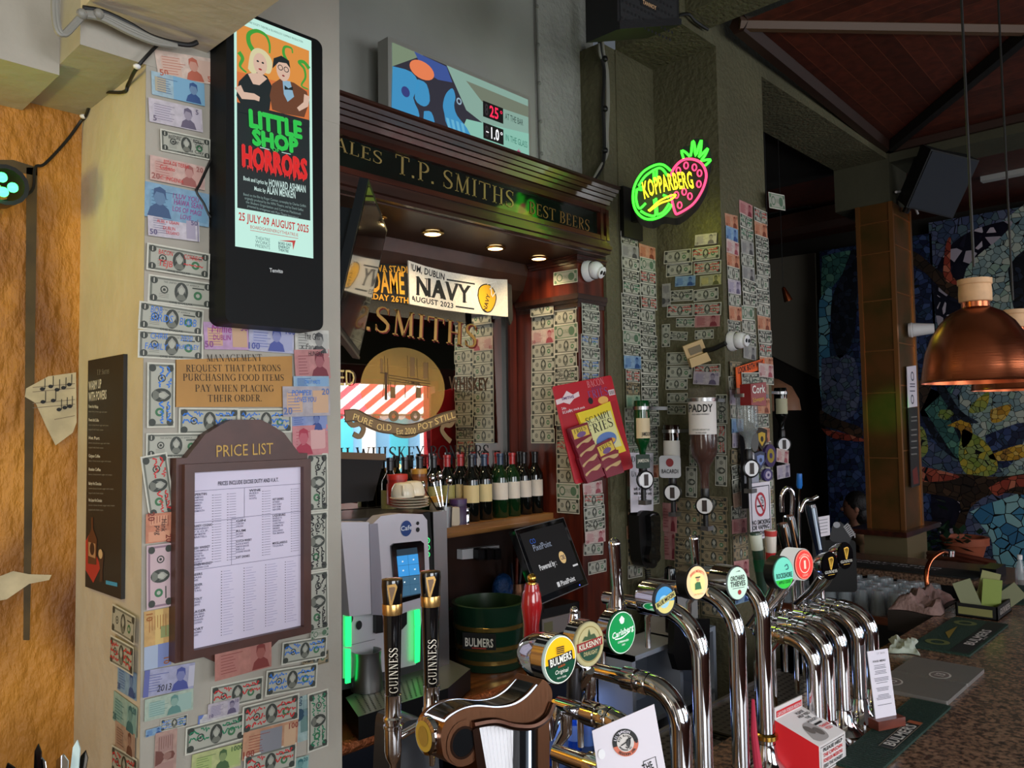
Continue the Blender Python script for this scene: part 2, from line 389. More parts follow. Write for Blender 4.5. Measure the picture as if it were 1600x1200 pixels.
b = MB(); b.box((-3, -2.8, -.05), (9.5, 5, 0), M('floor_boards', (60, 44, 34), .5, noise=.3, nscale=6)); struct('floor', b)
b = MB(); b.box((XP0, YP, 0), (XP1, 2.6, 2.826), GREYP)
k = len(b.f)
b.add([(XP0-.0005, YP, 0), (XP0-.0005, 2.6, 0), (XP0-.0005, 2.6, 2.826), (XP0-.0005, YP, 2.826)], [(0, 3, 2, 1)], CREAM)
struct('wall_pillar', b)
b = MB(); b.box((-3, 2.345, 0), (XP0, 2.6, 2.83), OCHRE)
mf = Fr((0, 2.345, 0), (0, -1, 0))
dk = M('mural_dark_band', (84, 66, 34), .7, c2=(60, 48, 26), nscale=8)
b.pp(mf, [(41, 262), (58, 262), (54, 560), (50, 800), (46, 1000), (36, 1000), (38, 700)], .002, dk)
b.pp(mf, [(-60, 250), (20, 250), (58, 262), (58, 275), (20, 268), (-60, 272)], .002, dk)
cr = M('mural_parchment', (205, 188, 150), .7, noise=.15, nscale=14)
sc1 = [(40, 607), (75, 588), (118, 582), (119, 660), (113, 676), (86, 696), (72, 668), (55, 630), (38, 620)]
b.pp(mf, sc1, .004, cr)
b.pp(mf, [(-40, 915), (20, 892), (45, 897), (80, 898), (76, 906), (45, 912), (10, 936), (-40, 945)], .004, cr)
for (x, y) in ((65, 608), (78, 604), (88, 609), (98, 606), (66, 628), (82, 626), (91, 640), (100, 637), (108, 635), (107, 601)):
    a, c = mf.px(x, y); b.disc(mf, a, c, .006, .005, .006, INK, 10); b.line(mf, [(a+.006, c), (a+.006, c+.028)], .002, .006, INK)
for y0 in (605, 612, 630, 637, 655): b.pp(mf, [(50 if y0 < 640 else 84, y0), (116, y0-6), (116, y0-5), (50 if y0 < 640 else 84, y0+1)], .005, flat((120, 104, 80)))
struct('wall_mural', b)
b = MB(); b.box((-3, 2.05, 2.8), (.605, 2.6, 4.4), GREYP); struct('trim_1', b)
b = MB(); b.box((.605, 1.909, 2.826), (XP1, 2.6, 4.4), GREYP); struct('trim_2', b)
b = MB(); b.box((.605, -2.6, 2.905), (.9, 1.909, 4.4), CREAM); struct('trim_3', b)

# upper wall over the back bar, niche, column, beams
b = MB(); b.box((1.2, 2.42, 2.965), (2.722, 3.4, 4.6), UPW); b.box((2.722, 2.418, 2.965), (3.17, 3.4, 4.6), ROUGHW); struct('wall_above_bar', b)
b = MB(); b.box((1.2, 2.79, 0), (3.06, 3.3, 2.95), M('bar_back_wood', (58, 28, 18), .5, c2=(40, 20, 13), nscale=20)); struct('wall_bar', b)
NL = Fr((3.17, 2.28, 0), (0, -1, 0)); NR = Fr((3.5, 2.28, 0), (-1, 0, 0)); CF = Fr((3.5, 1.91, 0), (0, -1, 0))
b = MB(); b.box((3.17, 2.28, 0), (3.5, 3.4, 3.811), OLIVE); struct('wall_niche', b)
b = MB(); b.box((3.5, 1.91, 0), (3.985, 3.4, 3.811), OLIVE); struct('wall_column', b)
b = MB(); b.box((3.17, 1.91, 3.811), (5.93, 2.28, 4.6), OLIVE); struct('trim_4', b)
b = MB(); b.box((3.22, -2.6, 3.876), (3.433, 1.91, 4.6), OLIVE); struct('trim_5', b)
b = MB(); b.box((5.93, -2.6, 3.79), (6.3, 2.28, 4.6), DOLIVE); struct('trim_6', b)
# timber ceiling of the far bay: mitred boards between crown mouldings
PLANK = [M('ceiling_board_%d' % i, (78+6*i, 33+3*i, 22+2*i), .5, noise=.25, nscale=18) for i in range(4)]
PGAP = M('ceiling_board_gap', (120, 62, 40), .5)
b = MB()
A_, B_, AP = (3.53, 1.80), (5.92, 1.90), (4.62, .79)
def tri_boards(c0, c1, apex, n, side):
    for i in range(n):
        t0, t1 = i/n, (i+.97)/n; g = (i+1)/n
        lp = lambda p, t: (p[0]+(apex[0]-p[0])*t, p[1]+(apex[1]-p[1])*t, 3.9)
        b.poly([lp(c0, t0), lp(c1, t0), lp(c1, t1), lp(c0, t1)], PLANK[(i*7+side) % 4])
        b.poly([lp(c0, t1), lp(c1, t1), lp(c1, g), lp(c0, g)], PGAP)
tri_boards(A_, B_, AP, 10, 0)
tri_boards(B_, (5.93, -2.4), AP, 12, 1)
tri_boards((3.43, -2.4), A_, AP, 12, 2)
tri_boards((5.93, -2.4), (3.43, -2.4), AP, 14, 3)
struct('ceiling_boards', b)
b = MB(); TR = M('dark_crown_moulding', (46, 26, 18), .5); TR2 = M('crown_moulding', (86, 62, 44), .5)
for p, q, m, r in ((A_, AP, TR2, .035), (B_, AP, M('black_beam', (16, 12, 10), .6), .05), (A_, B_, TR, .05), (B_, (5.93, -2.4), TR, .05)):
    b.tube([(p[0], p[1], 3.895), (q[0], q[1], 3.895)], r, m, 6)
struct('trim_7', b)
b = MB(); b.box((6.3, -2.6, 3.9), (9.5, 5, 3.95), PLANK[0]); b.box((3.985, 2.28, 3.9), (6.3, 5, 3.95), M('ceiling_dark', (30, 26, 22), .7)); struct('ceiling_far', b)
b = MB(); b.box((-3, -2.6, 4.4), (3.22, 2.42, 4.45), UPW); struct('ceiling', b)
# far walls
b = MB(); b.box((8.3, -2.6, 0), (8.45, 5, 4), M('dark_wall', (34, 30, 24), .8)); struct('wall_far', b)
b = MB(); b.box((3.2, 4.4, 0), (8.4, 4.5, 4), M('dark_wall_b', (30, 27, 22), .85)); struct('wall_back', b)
# mosaic murals on the far wall: flowing zones of tile, each zone a palette
NAVY = mosaic('mosaic_navy', [(34, 44, 78), (48, 62, 104), (26, 34, 62), (62, 80, 122), (40, 58, 84)], 19)
PALE = mosaic('mosaic_pale', [(152, 170, 166), (128, 150, 150), (176, 184, 170), (140, 164, 150), (110, 136, 142)], 18)
AQUA = mosaic('mosaic_aqua', [(96, 160, 186), (70, 132, 166), (120, 180, 190), (54, 112, 150), (140, 186, 190)], 11)
SLATE = mosaic('mosaic_slate', [(84, 92, 122), (70, 78, 108), (96, 104, 128), (60, 74, 100), (80, 100, 110)], 17)
TEAL = mosaic('mosaic_teal', [(72, 122, 108), (60, 104, 98), (92, 140, 120), (52, 92, 88)], 17)
LEAF = mosaic('mosaic_leaf', [(150, 158, 72), (120, 140, 60), (176, 160, 58), (134, 150, 88)], 20)
GOLDM = mosaic('mosaic_gold', [(196, 152, 48), (172, 126, 40), (206, 172, 84), (150, 110, 50)], 22)
BARK = mosaic('mosaic_bark', [(62, 46, 34), (50, 38, 28), (78, 56, 40), (44, 34, 28)], 14, (18, 14, 12))
REDM = mosaic('mosaic_red', [(168, 78, 58), (146, 60, 46), (190, 110, 84), (120, 52, 40)], 16)
DOTS = mosaic('mosaic_dots', [(190, 180, 190), (28, 28, 44), (170, 160, 172), (24, 24, 38)], 9, (18, 18, 32), thin=.12)
DARKM = mosaic('mosaic_dark', [(20, 24, 34), (28, 34, 46), (16, 20, 28), (36, 44, 60)], 19)
b = MB(); ff = Fr((8.0, 3.3, 0), (-1, 0, 0))
b.ob(Fr((8.0, 3.27, 0), (-1, 0, 0)), 0, 1.05, .3, 3.68, -.06, 0, NAVY)
def zone(c, m, pts): b.pl(ff, [ff.px(*q) for q in curve(pts+[pts[0]], 4)[:-1]], c, m)
zone(.004, TEAL, [(1285, 400), (1335, 392), (1322, 420), (1300, 450), (1284, 470)])
zone(.006, DARKM, [(1330, 392), (1340, 400), (1336, 520), (1312, 560), (1300, 520), (1300, 470), (1316, 430)])
zone(.005, AQUA, [(1280, 470), (1300, 450), (1296, 540), (1302, 600), (1290, 640), (1281, 600)])
zone(.006, SLATE, [(1284, 560), (1335, 560), (1340, 640), (1300, 660), (1285, 640)])
zone(.008, BARK, [(1282, 640), (1310, 655), (1345, 668), (1345, 684), (1310, 672), (1283, 662)])
zone(.008, REDM, [(1283, 668), (1345, 684), (1345, 690), (1300, 684)])
struct('wall_mosaic', b)
b = MB(); ff2 = Fr((8.0, 2.24, 0), (-1, 0, 0)); ff = ff2
b.ob(ff2, 0, 3.6, .3, 3.78, -.06, 0, SLATE)
zone(.003, PALE, [(1490, 420), (1520, 385), (1560, 350), (1640, 330), (1650, 640), (1600, 760), (1540, 700), (1500, 640), (1510, 560)])
zone(.004, DOTS, [(1455, 440), (1480, 390), (1520, 360), (1580, 345), (1565, 370), (1510, 420), (1500, 500), (1470, 520)])
zone(.004, DARKM, [(1575, 420), (1595, 395), (1640, 380), (1640, 560), (1590, 500)])
zone(.005, NAVY, [(1425, 520), (1460, 540), (1500, 580), (1470, 640), (1430, 640)])
zone(.005, DARKM, [(1430, 600), (1480, 620), (1500, 670), (1510, 720), (1470, 700), (1440, 650)])
zone(.007, TEAL, [(1445, 640), (1492, 600), (1480, 640), (1500, 690), (1496, 716), (1470, 680)])
zone(.007, SLATE, [(1440, 680), (1470, 700), (1512, 740), (1510, 748), (1440, 740)])
zone(.008, LEAF, [(1505, 670), (1540, 690), (1560, 730), (1540, 745), (1510, 740), (1498, 710)])
zone(.008, GOLDM, [(1480, 665), (1510, 655), (1520, 680), (1505, 700), (1500, 672)])
zone(.008, GOLDM, [(1548, 640), (1580, 632), (1570, 655), (1550, 660)])
zone(.008, GOLDM, [(1575, 700), (1600, 695), (1600, 715), (1560, 720), (1545, 712)])
zone(.008, LEAF, [(1520, 630), (1545, 612), (1540, 640), (1515, 645)])
zone(.008, LEAF, [(1470, 640), (1492, 642), (1480, 656), (1466, 650)])
zone(.008, LEAF, [(1430, 660), (1445, 672), (1450, 705), (1432, 714)])
zone(.007, NAVY, [(1540, 680), (1600, 660), (1600, 690), (1575, 730), (1545, 720)])
zone(.009, BARK, [(1425, 740), (1500, 740), (1560, 745), (1640, 738), (1640, 775), (1560, 770), (1520, 790), (1508, 820), (1500, 850), (1490, 830), (1500, 785), (1440, 770), (1425, 775)])
zone(.011, REDM, [(1545, 762), (1580, 745), (1640, 740), (1640, 765), (1590, 760), (1560, 775)])
zone(.011, REDM, [(1425, 726), (1470, 735), (1500, 745), (1470, 752), (1425, 750)])
zone(.006, AQUA, [(1515, 800), (1560, 782), (1640, 770), (1640, 900), (1560, 880), (1548, 840)])
zone(.006, DOTS, [(1455, 770), (1510, 780), (1500, 830), (1530, 860), (1550, 900), (1500, 860), (1460, 820)])
zone(.009, BARK, [(1422, 390), (1440, 400), (1470, 425), (1500, 440), (1512, 470), (1480, 460), (1450, 430), (1424, 410)])
zone(.010, REDM, [(1474, 425), (1478, 385), (1486, 372), (1486, 425), (1500, 445), (1480, 440)])
zone(.009, BARK, [(1445, 580), (1460, 590), (1440, 640), (1425, 660), (1425, 620)])
zone(.009, DARKM, [(1470, 590), (1500, 640), (1530, 660), (1500, 655), (1465, 610)])
struct('wall_mosaic_2', b)
# projector screen panel, stair soffit, duct in the gloom behind
b = MB(); f7 = Fr((8.26, 4, 0), (-1, 0, 0))
b.prism(f7, [f7.px(*q) for q in ((1150, 412), (1273, 395), (1278, 592), (1150, 528))], -.03, 0, M('screen_cloth', (112, 106, 92), .8))
solo('projection_screen', b, 'pale grey projection screen hanging beside the dark end of the mosaic', 'screen')
b = MB(); f7 = Fr((7.0, 4, 0), (-1, 0, 0))
b.prism(f7, [f7.px(*q) for q in ((1150, 322), (1258, 302), (1282, 294), (1262, 323), (1150, 345))], -.4, 0, M('duct_paint', (30, 34, 32), .6))
solo('ventilation_duct', b, 'dark square ventilation duct high behind the bill-covered column', 'duct')
b = MB(); b.prism(f7, [f7.px(*q) for q in ((1150, 352), (1340, 310), (1340, 335), (1150, 372))], -.3, -.02, M('brown_bulkhead', (64, 34, 20), .6)); struct('trim_8', b)

# copper-clad column with olive plinth
CU = M('aged_copper', (116, 74, 38), .32, .5, c2=(84, 66, 30), nscale=5)
b = MB(); X0, X1, Y0, Y1 = 5.9, 6.29, 1.889, 2.138
b.box((X0, Y0, 1.17), (X1, Y1, 3.5), CU)
seam = M('copper_seam', (206, 140, 84), .3, .9)
for z in (1.68, 2.14, 2.44, 2.8, 3.14, 3.36):
    b.box((X0-.006, Y0-.004, z), (X0+.01, Y1+.004, z+.008), seam); b.box((X0-.004, Y0-.006, z+.05), (X1, Y0+.01, z+.058), seam)
for y in (Y0, Y1-.02): b.box((X0-.008, y-.008, 1.17), (X0+.02, y+.02, 3.5), seam)
b.box((X1-.03, Y0-.01, 1.17), (X1+.006, Y0+.02, 3.5), seam)
b.box((X0-.02, Y0-.02, 0), (X1+.02, Y1+.02, 1.15), M('olive_plinth', (96, 84, 56), .6))
b.box((X0-.12, Y0-.05, 1.15), (X1+.25, Y1+.1, 1.185), MAHOGX)
b.box((X0+.01, Y0+.01, 3.5), (X1, Y1+.15, 4.0), DOLIVE)
struct('trim_9', b)

# front wall behind the photographer, with two windows and two more added for light
FWm = M('front_wall_paint', (110, 66, 62), .7)
b = MB()
for lo, hi in (((-3, 0), (9.5, 1.12)), ((-3, 2.9), (9.5, 4.4)), ((-3, 1.1), (-2.1, 2.9)), ((.7, 1.1), (1.7, 2.9)), ((4.1, 1.1), (4.9, 2.9)), ((7.03, 1.1), (7.3, 2.9)), ((8.7, 1.1), (9.5, 2.9)), ((4.9, 2.56), (7.03, 2.9))):
    b.box((lo[0], -2.75, lo[1]), (hi[0], -2.62, hi[1]), FWm)
struct('wall_front', b)
for i, (x0, x1, z0, z1) in enumerate(((-2.1, .7, 1.12, 2.9), (4.9, 7.03, 1.12, 2.56), (1.7, 4.1, 1.12, 2.9), (7.3, 8.7, 1.12, 2.9))):  # last two windows are invented openings for the fill lamps
    b = MB(); fm = M('window_frame_paint', (150, 40, 44), .5)
    for x in (x0, x1-.06): b.box((x, -2.74, z0), (x+.06, -2.63, z1), fm)
    for z in (z0, z1-.06): b.box((x0, -2.74, z), (x1, -2.63, z+.06), fm)
    for kx in ((.33, .66) if i != 1 else ()): b.box((x0+(x1-x0)*kx-.02, -2.72, z0), (x0+(x1-x0)*kx+.02, -2.66, z1), fm)
    struct('window_%d' % (i+1), b)
b = MB(); b.box((4.6, -2.6, 2.72), (7.3, -2.45, 3.25), M('inner_fascia', (64, 68, 54), .6)); struct('trim_10', b)
b = MB(); b.box((-3, -2.6, 0), (-2.95, 2.3, 4.4), CREAM); struct('wall_side', b)
b = MB(); DF = M('door_frame_paint', (120, 40, 40), .5)
for y_ in (.05, 1.67): b.box((-2.95, y_, 0), (-2.9, y_+.08, 2.75), DF)
for z_ in (.0, .66, 2.67): b.box((-2.95, .13, z_), (-2.9, 1.67, z_+.08), DF)
struct('added_door_frame', b)  # unseen frame, added only to go with the side fill lamp
# ================================================================ banknotes
NP = M('note_paper', (204, 202, 188), .75, noise=.06, nscale=60); NK = flat((58, 62, 56)); NK2 = flat((108, 110, 100)); NG = flat((60, 110, 74)); NL_ = flat((166, 166, 153))
SCRIB = {'k': flat((24, 22, 26)), 'r': flat((196, 46, 48)), 'b': flat((42, 112, 200)), 'g': flat((30, 120, 84)), 'p': flat((150, 50, 130))}
def warp(mb, w, curl, ph):
    mb.v = [(x, y, z+curl*math.sin(3.0*x/w+ph)+curl*.6*math.sin(5*y/w+ph*2)) for x, y, z in mb.v]; return mb
def scribble(b, col, seed, w, h, words=None):
    r = random.Random(seed); m = SCRIB[col]
    if words:
        for i, (t, x, y, s) in enumerate(words): b.text(ZF, t, x*w/2*.8, y*h/2, s*h*.8, m, .0016, font='sans', slant=.12, width=min(len(t)*s*h*.48, w*.46))
        return
    for row in range(r.choice((2, 3))):
        y0 = h*(.26-.26*row)+r.uniform(-.02, .02)*h
        for sg in (-1, 1):
            x = sg*w*.27-w*.17; pts = []
            while x < sg*w*.27+w*.17:
                pts.append((x, y0+r.uniform(-.1, .1)*h)); x += r.uniform(.014, .03)*w
                if r.random() < .16 and len(pts) > 2: b.line(ZF, pts, .0036, .0016, m); pts = []
            if len(pts) > 1: b.line(ZF, pts, .0036, .0016, m)
def dollar(scr=None, seed=0, words=None, paper=None, ink=None, detail=True, back=False, tint=None):
    b = MB(); w, h = .156, .066; pm = paper or NP; k = ink or NK
    if back: k = flat((84, 112, 88))
    n = 8
    for i in range(n):
        x0, x1 = -w/2+w*i/n, -w/2+w*(i+1)/n
        b.rect(ZF, x0, -h/2, x1, h/2, 0, pm)
        b.rect(ZF, max(x0, -w/2+.004), -h/2+.004, min(x1, w/2-.004), h/2-.004, .0005, tint or (NK2 if not back else flat((120, 140, 116))))
        b.rect(ZF, max(x0, -w/2+.009), -h/2+.0085, min(x1, w/2-.009), h/2-.0085, .0007, NL_ if not tint else pm)
    for sx in (-1, 1):
        for sy in (-1, 1):
            b.disc(ZF, sx*(w/2-.013), sy*(h/2-.012), .009, .0085, .0009, k, 12)
            if detail: b.text(ZF, '1', sx*(w/2-.013), sy*(h/2-.012)-.005, .010, pm, .0012, font='bold')
    if detail:
        b.text(ZF, 'THE UNITED STATES OF AMERICA', 0, h/2-.0155, .0042, k, .0011, width=w*.55)
        b.text(ZF, 'ONE DOLLAR', 0, -h/2+.0035, .0048, k, .0011, width=w*.36, font='bold')
        for i in range(5): b.rect(ZF, -w*.34, -.002-.004*i, -w*.19, -.001-.004*i, .0009, NK2)
    if back:
        b.disc(ZF, -w*.24, 0, .02, .02, .001, k, 16); b.disc(ZF, w*.24, 0, .02, .02, .001, k, 16)
        b.disc(ZF, -w*.24, 0, .014, .014, .0012, NL_, 14); b.text(ZF, 'ONE', 0, -.008, .017, k, .0012, font='serif', width=w*.24)
    else:
        b.disc(ZF, 0, 0, .0165, .0235, .001, k, 20); b.disc(ZF, 0, .004, .0075, .0115, .0013, NL_, 14)
        b.pl(ZF, [(-.013, -.016), (-.006, -.006), (.006, -.006), (.013, -.016), (.007, -.0205), (-.007, -.0205)], .0013, NK2)
        b.pl(ZF, [(-.009, .008), (0, .019), (.009, .008), (.010, -.004), (.0072, .004), (0, .0125), (-.0072, .004), (-.010, -.004)], .0014, flat((150, 150, 140)))
        b.ring(ZF, -w*.26, .001, .0065, .0095, .001, k, 16); b.disc(ZF, -w*.26, .001, .0035, .0035, .001, k, 10)
        b.disc(ZF, w*.26, -.004, .0105, .0105, .001, NG, 16); b.disc(ZF, w*.26, -.004, .005, .005, .0012, NL_, 10)
        b.rect(ZF, w*.17, .012, w*.36, .015, .001, k)
    if scr: scribble(b, scr, seed, w, h, words)
    return warp(b, w, R_.uniform(.0006, .0016), R_.uniform(0, 6))
def note(c, c2, c3, w=.15, h=.066, num=None, face=.25, scr=None, seed=0, words=None, bands=None):
    """a coloured note: ground c, second tint c2, ink c3"""
    ds = lambda q: tuple(int(a*.68+.32*g) for a, g in zip(q, (176, 172, 164)))
    c, c2 = ds(c), ds(c2); bands = [k_[:4]+(ds(k_[4]),) for k_ in bands] if bands else None
    b = MB(); n = 6; A, B2, C = M('note_%d_%d_%d' % c, c, .7, noise=.1, nscale=50), flat(c2), flat(c3)
    for i in range(n):
        x0, x1 = -w/2+w*i/n, -w/2+w*(i+1)/n; b.rect(ZF, x0, -h/2, x1, h/2, 0, A)
    for x0, x1, y0, y1, cc in (bands or [(-.42, -.1, -.36, .3, c2), (.12, .46, -.4, .36, c2)]):
        b.rect(ZF, x0*w, y0*h, x1*w, y1*h, .0006, flat(cc))
    r = random.Random(seed+5)
    for i in range(7): b.rect(ZF, -w*.4, h*(-.32+.1*i), -w*r.uniform(.02, .2), h*(-.32+.1*i)+.0012, .0009, C)
    if face is not None:
        fx = face*w; b.pl(ZF, [(fx-h*.34, -h*.46), (fx-h*.26, -h*.2), (fx-h*.1, -h*.08), (fx+h*.1, -h*.08), (fx+h*.26, -h*.2), (fx+h*.34, -h*.46)], .0009, C)
        b.disc(ZF, fx, h*.12, h*.17, h*.24, .001, flat(tuple((a+b_)//2 for a, b_ in zip(c, c3))), 16)
        b.pl(ZF, [(fx-h*.18, h*.1), (fx-h*.16, h*.34), (fx, h*.42), (fx+h*.16, h*.34), (fx+h*.19, h*.05), (fx+h*.11, h*.24), (fx-h*.1, h*.26)], .0012, C)
    if num:
        b.text(ZF, num, -w*.4, -h*.42, h*.22, C, .0013, font='bold'); b.text(ZF, num, w*.4, -h*.42 if seed % 2 else h*.22, h*.2, C, .0013, font='bold')
    if scr: scribble(b, scr, seed, w, h, words)
    return warp(b, w, R_.uniform(.0006, .0016), R_.uniform(0, 6))
BM = {}
def bmesh_of(key, mk):
    if key not in BM: BM[key] = (mk().mesh('banknote', (0, 0, 0)), key)
    return BM[key][0]
D = {}
D['one'] = lambda: dollar(); D['plain'] = lambda: dollar(detail=False)
for k_ in 'krbg':
    for q in range(2): D['one_%s%d' % (k_, q)] = (lambda k_=k_, q=q: dollar(k_, q*9+3, detail=False))
D['soot'] = lambda: dollar(detail=False, paper=M('sepia_paper', (150, 136, 108), .8, noise=.12, nscale=50), tint=flat((96, 86, 66)))  # dollar with brownish sepia paper and a darker brown border tint
D['sepia_k'] = lambda: dollar('k', 4, detail=False, paper=M('sepia_paper', (150, 136, 108), .8, noise=.12, nscale=50), tint=flat((96, 86, 66)))
D['back'] = lambda: dollar(back=True, detail=False)
D['grey'] = lambda: note((150, 150, 146), (120, 120, 120), (70, 70, 72), seed=1)
D['lilac'] = lambda: note((184, 172, 190), (160, 150, 180), (92, 84, 110), num='10', seed=2)
D['red'] = lambda: note((196, 120, 120), (168, 84, 88), (120, 46, 56), seed=3)
D['pink'] = lambda: note((214, 186, 180), (196, 150, 150), (150, 70, 80), num='50', seed=4)
D['blue'] = lambda: note((112, 160, 204), (80, 130, 190), (48, 78, 130), num='20', seed=5)
D['orange'] = lambda: note((204, 132, 92), (190, 100, 60), (120, 60, 40), num='10', seed=6)
D['green'] = lambda: note((140, 168, 132), (100, 150, 118), (50, 92, 70), seed=7)
D['olivenote'] = lambda: note((156, 158, 110), (180, 170, 90), (90, 92, 50), num='5', seed=8)
D['brown'] = lambda: note((176, 136, 112), (150, 110, 90), (96, 62, 50), seed=9)
D['teal'] = lambda: note((132, 178, 170), (90, 150, 150), (50, 100, 104), num='20', seed=10)
DESC = {'soot': 'brownish dollar bill', 'sepia_k': 'brownish scrawled dollar bill', 'one': 'clean dollar bill', 'plain': 'clean dollar bill', 'back': 'green-backed dollar bill', 'grey': 'grey banknote', 'lilac': 'lilac banknote', 'red': 'red banknote', 'pink': 'pale pink banknote', 'blue': 'blue banknote', 'orange': 'orange banknote', 'green': 'green banknote', 'olivenote': 'yellow-green banknote', 'brown': 'brown banknote', 'teal': 'teal banknote'}
for q, nm in (('k', 'black'), ('r', 'red'), ('b', 'blue'), ('g', 'green')):
    for i in (0, 1): DESC['one_%s%d' % (q, i)] = 'dollar bill scrawled in %s' % nm
_zo = [0]
def bill(fr, tl, tr, key, label, group, hgt=None, off=None, nat=.156, mk=None, size=None):
    """tl, tr: the note's two top corners (pixels on the plane fr); size overrides the length"""
    a0, b0 = fr.px(*tl); a1, b1 = fr.px(*tr); L = math.hypot(a1-a0, b1-b0); rot = math.atan2(b1-b0, a1-a0)
    me = bmesh_of(key, mk or D[key]); nh = .066
    xs = [v.co.x for v in me.vertices]; ys = [v.co.y for v in me.vertices]; W, H = max(xs)-min(xs), max(ys)-min(ys)
    k = (size or L)/W; kh = (hgt/H) if hgt else k
    _zo[0] = (_zo[0]+1) % 9
    c = off if off is not None else .0022+.0012*_zo[0]
    cx, cy = (a0+a1)/2, (b0+b1)/2; hh = H*kh/2
    cx += math.sin(rot)*hh; cy -= math.cos(rot)*hh
    o = bpy.data.objects.new('banknote', me); COL.objects.link(o)
    f = fr.at(cx, cy, c, rot)
    o.matrix_world = Matrix(((f.u.x*k, f.v.x*kh, f.n.x, f.o.x), (f.u.y*k, f.v.y*kh, f.n.y, f.o.y), (f.u.z*k, f.v.z*kh, f.n.z, f.o.z), (0, 0, 0, 1)))
    return props(o, label, 'banknote', group)
def strip(fr, tl, bl, n, wm, kinds, where, group, jit=2.0, seed=1, fill=1.04):
    """n notes one under another; tl, bl: pixels of the strip's top and bottom left corners"""
    r = random.Random(seed); a0, b0 = fr.px(*tl); a1, b1 = fr.px(*bl); step = (b0-b1)/n
    for i in range(n):
        key = r.choice(kinds); rot = math.radians(r.uniform(-jit, jit)); t = i/n
        me = bmesh_of(key, D[key]); W = max(v.co.x for v in me.vertices)*2; H = max(v.co.y for v in me.vertices)*2
        wq = wm*r.uniform(.95, 1.03); k = wq/W; kh = step*fill/H
        _zo[0] = (_zo[0]+1) % 9
        f = fr.at(a0+(a1-a0)*t+wq/2, b0-step*(i+.5), .0022+.0012*_zo[0], rot)
        o = bpy.data.objects.new('banknote', me); COL.objects.link(o)
        o.matrix_world = Matrix(((f.u.x*k, f.v.x*kh, f.n.x, f.o.x), (f.u.y*k, f.v.y*kh, f.n.y, f.o.y), (f.u.z*k, f.v.z*kh, f.n.z, f.o.z), (0, 0, 0, 1)))
        props(o, '%s, %s down %s' % (DESC[key], ORD[i], where), 'banknote', group)
G1 = 'banknotes taped to the cream pillar'
def N(key, mk): D[key] = mk
N('p50', lambda: note((226, 196, 180), (214, 170, 150), (176, 96, 76), num='50', face=.12, seed=1))
N('b5', lambda: note((150, 190, 212), (70, 140, 190), (50, 80, 130), num=None, face=.28, bands=[(-.1, .5, -.5, .5, (92, 160, 204)), (-.44, -.24, -.3, .3, (170, 160, 130))]))
N('l5', lambda: note((206, 196, 212), (188, 178, 200), (100, 92, 112), num='5', face=.22, seed=2))
N('rt', lambda: dollar('k', 0, [('BEFORE', -.58, .25, .2), ('LOW!', -.58, -.2, .2), ('ROLL', .55, .3, .22), ('TIDE', .62, -.12, .22), ('la Clay', .5, -.62, .2)]))
N('pr', lambda: note((214, 168, 158), (198, 140, 130), (150, 90, 84), num='20', face=.2, scr='r', words=[('ESTA DE TIERRA', -.1, .5, .2), ('Cubano', -.5, .02, .22), ('C. INGENIA', -.3, -.82, .2)]))
N('bh', lambda: note((106, 160, 200), (80, 140, 186), (60, 84, 120), h=.08, face=-.28, scr='p', words=[('I LUV YOU', .3, .35, .18), ('HAWA SEAN', .4, -.02, .2), ('LOS OF MAGI', .35, -.42, .18), ('LOVE', .3, -.8, .17)]))
N('lv50', lambda: note((206, 198, 214), (170, 160, 190), (92, 84, 120), num='50', face=None, scr='r', words=[('ALBS + USAIN', -.3, .25, .17), ('DUBLIN', -.25, -.3, .19), ('TRISANO', -.1, -.68, .18)], bands=[(.24, .42, -.42, .4, (150, 140, 170)), (.46, .48, -.5, .5, (90, 84, 120))]))
N('tejb', lambda: dollar('r', 0, [('BACON', -.55, .3, .22), ('TEJB', -.55, -.55, .28), ('CONNECT', .55, .25, .22), ('~~~~', .55, -.4, .4)]))
N('bb1', lambda: dollar('b', 0, [('BOB', -.62, .28, .3), ('BIRDS', -.4, -.3, .34), ('BURB', .62, -.35, .34)]))
N('bb2', lambda: dollar('b', 0, [('CHRIS', -.5, .42, .26), ('2020', .55, .4, .24), ('FAMILY', -.6, -.35, .28), ('McKINLEY', .6, -.2, .22)]))
N('mil', lambda: note((190, 140, 196), (200, 150, 110), (130, 70, 130), num='50', face=None, scr='p', words=[('Millie', -.3, .25, .34), ('DUBLIN', -.3, -.3, .24)], w=.115))
N('l100', lambda: note((176, 178, 214), (150, 156, 204), (74, 84, 150), num='100', face=.1, w=.12, seed=2))
N('gil', lambda: note((204, 204, 196), (170, 170, 164), (70, 70, 70), face=.2, scr='k', words=[('The Gills', -.02, .25, .3), ('x Fans', -.3, -.45, .24)], w=.095))
N('hun', lambda: note((190, 110, 112), (170, 90, 94), (112, 44, 56), face=.2, w=.09, scr='k', words=[('HUNGARY', .3, .56, .2)]))
N('bst', lambda: note((130, 170, 206), (100, 150, 200), (60, 90, 140), w=.09, h=.026, face=None, scr='b', words=[('17/4/17 HASTS', 0, -.3, .4)]))
N('o20', lambda: note((170, 160, 170), (200, 150, 110), (90, 110, 160), num='20', face=None, scr='b', words=[('POMPEII', -.3, .4, .22), ('LOVES YOU', -.1, -.05, .22)], w=.118))
N('bs2', lambda: note((120, 140, 200), (96, 120, 190), (50, 70, 130), w=.09, h=.042, face=.2))
N('r20', lambda: note((206, 112, 122), (196, 96, 108), (160, 50, 70), w=.09, face=-.2, bands=[(0, .42, -.3, .34, (214, 150, 150))]))
N('o20v', lambda: note((206, 110, 74), (214, 130, 90), (120, 50, 40), w=.07, face=None, scr='k', words=[('Hank', -.2, .1, .24), ('pug', .2, -.3, .24)], num='20'))
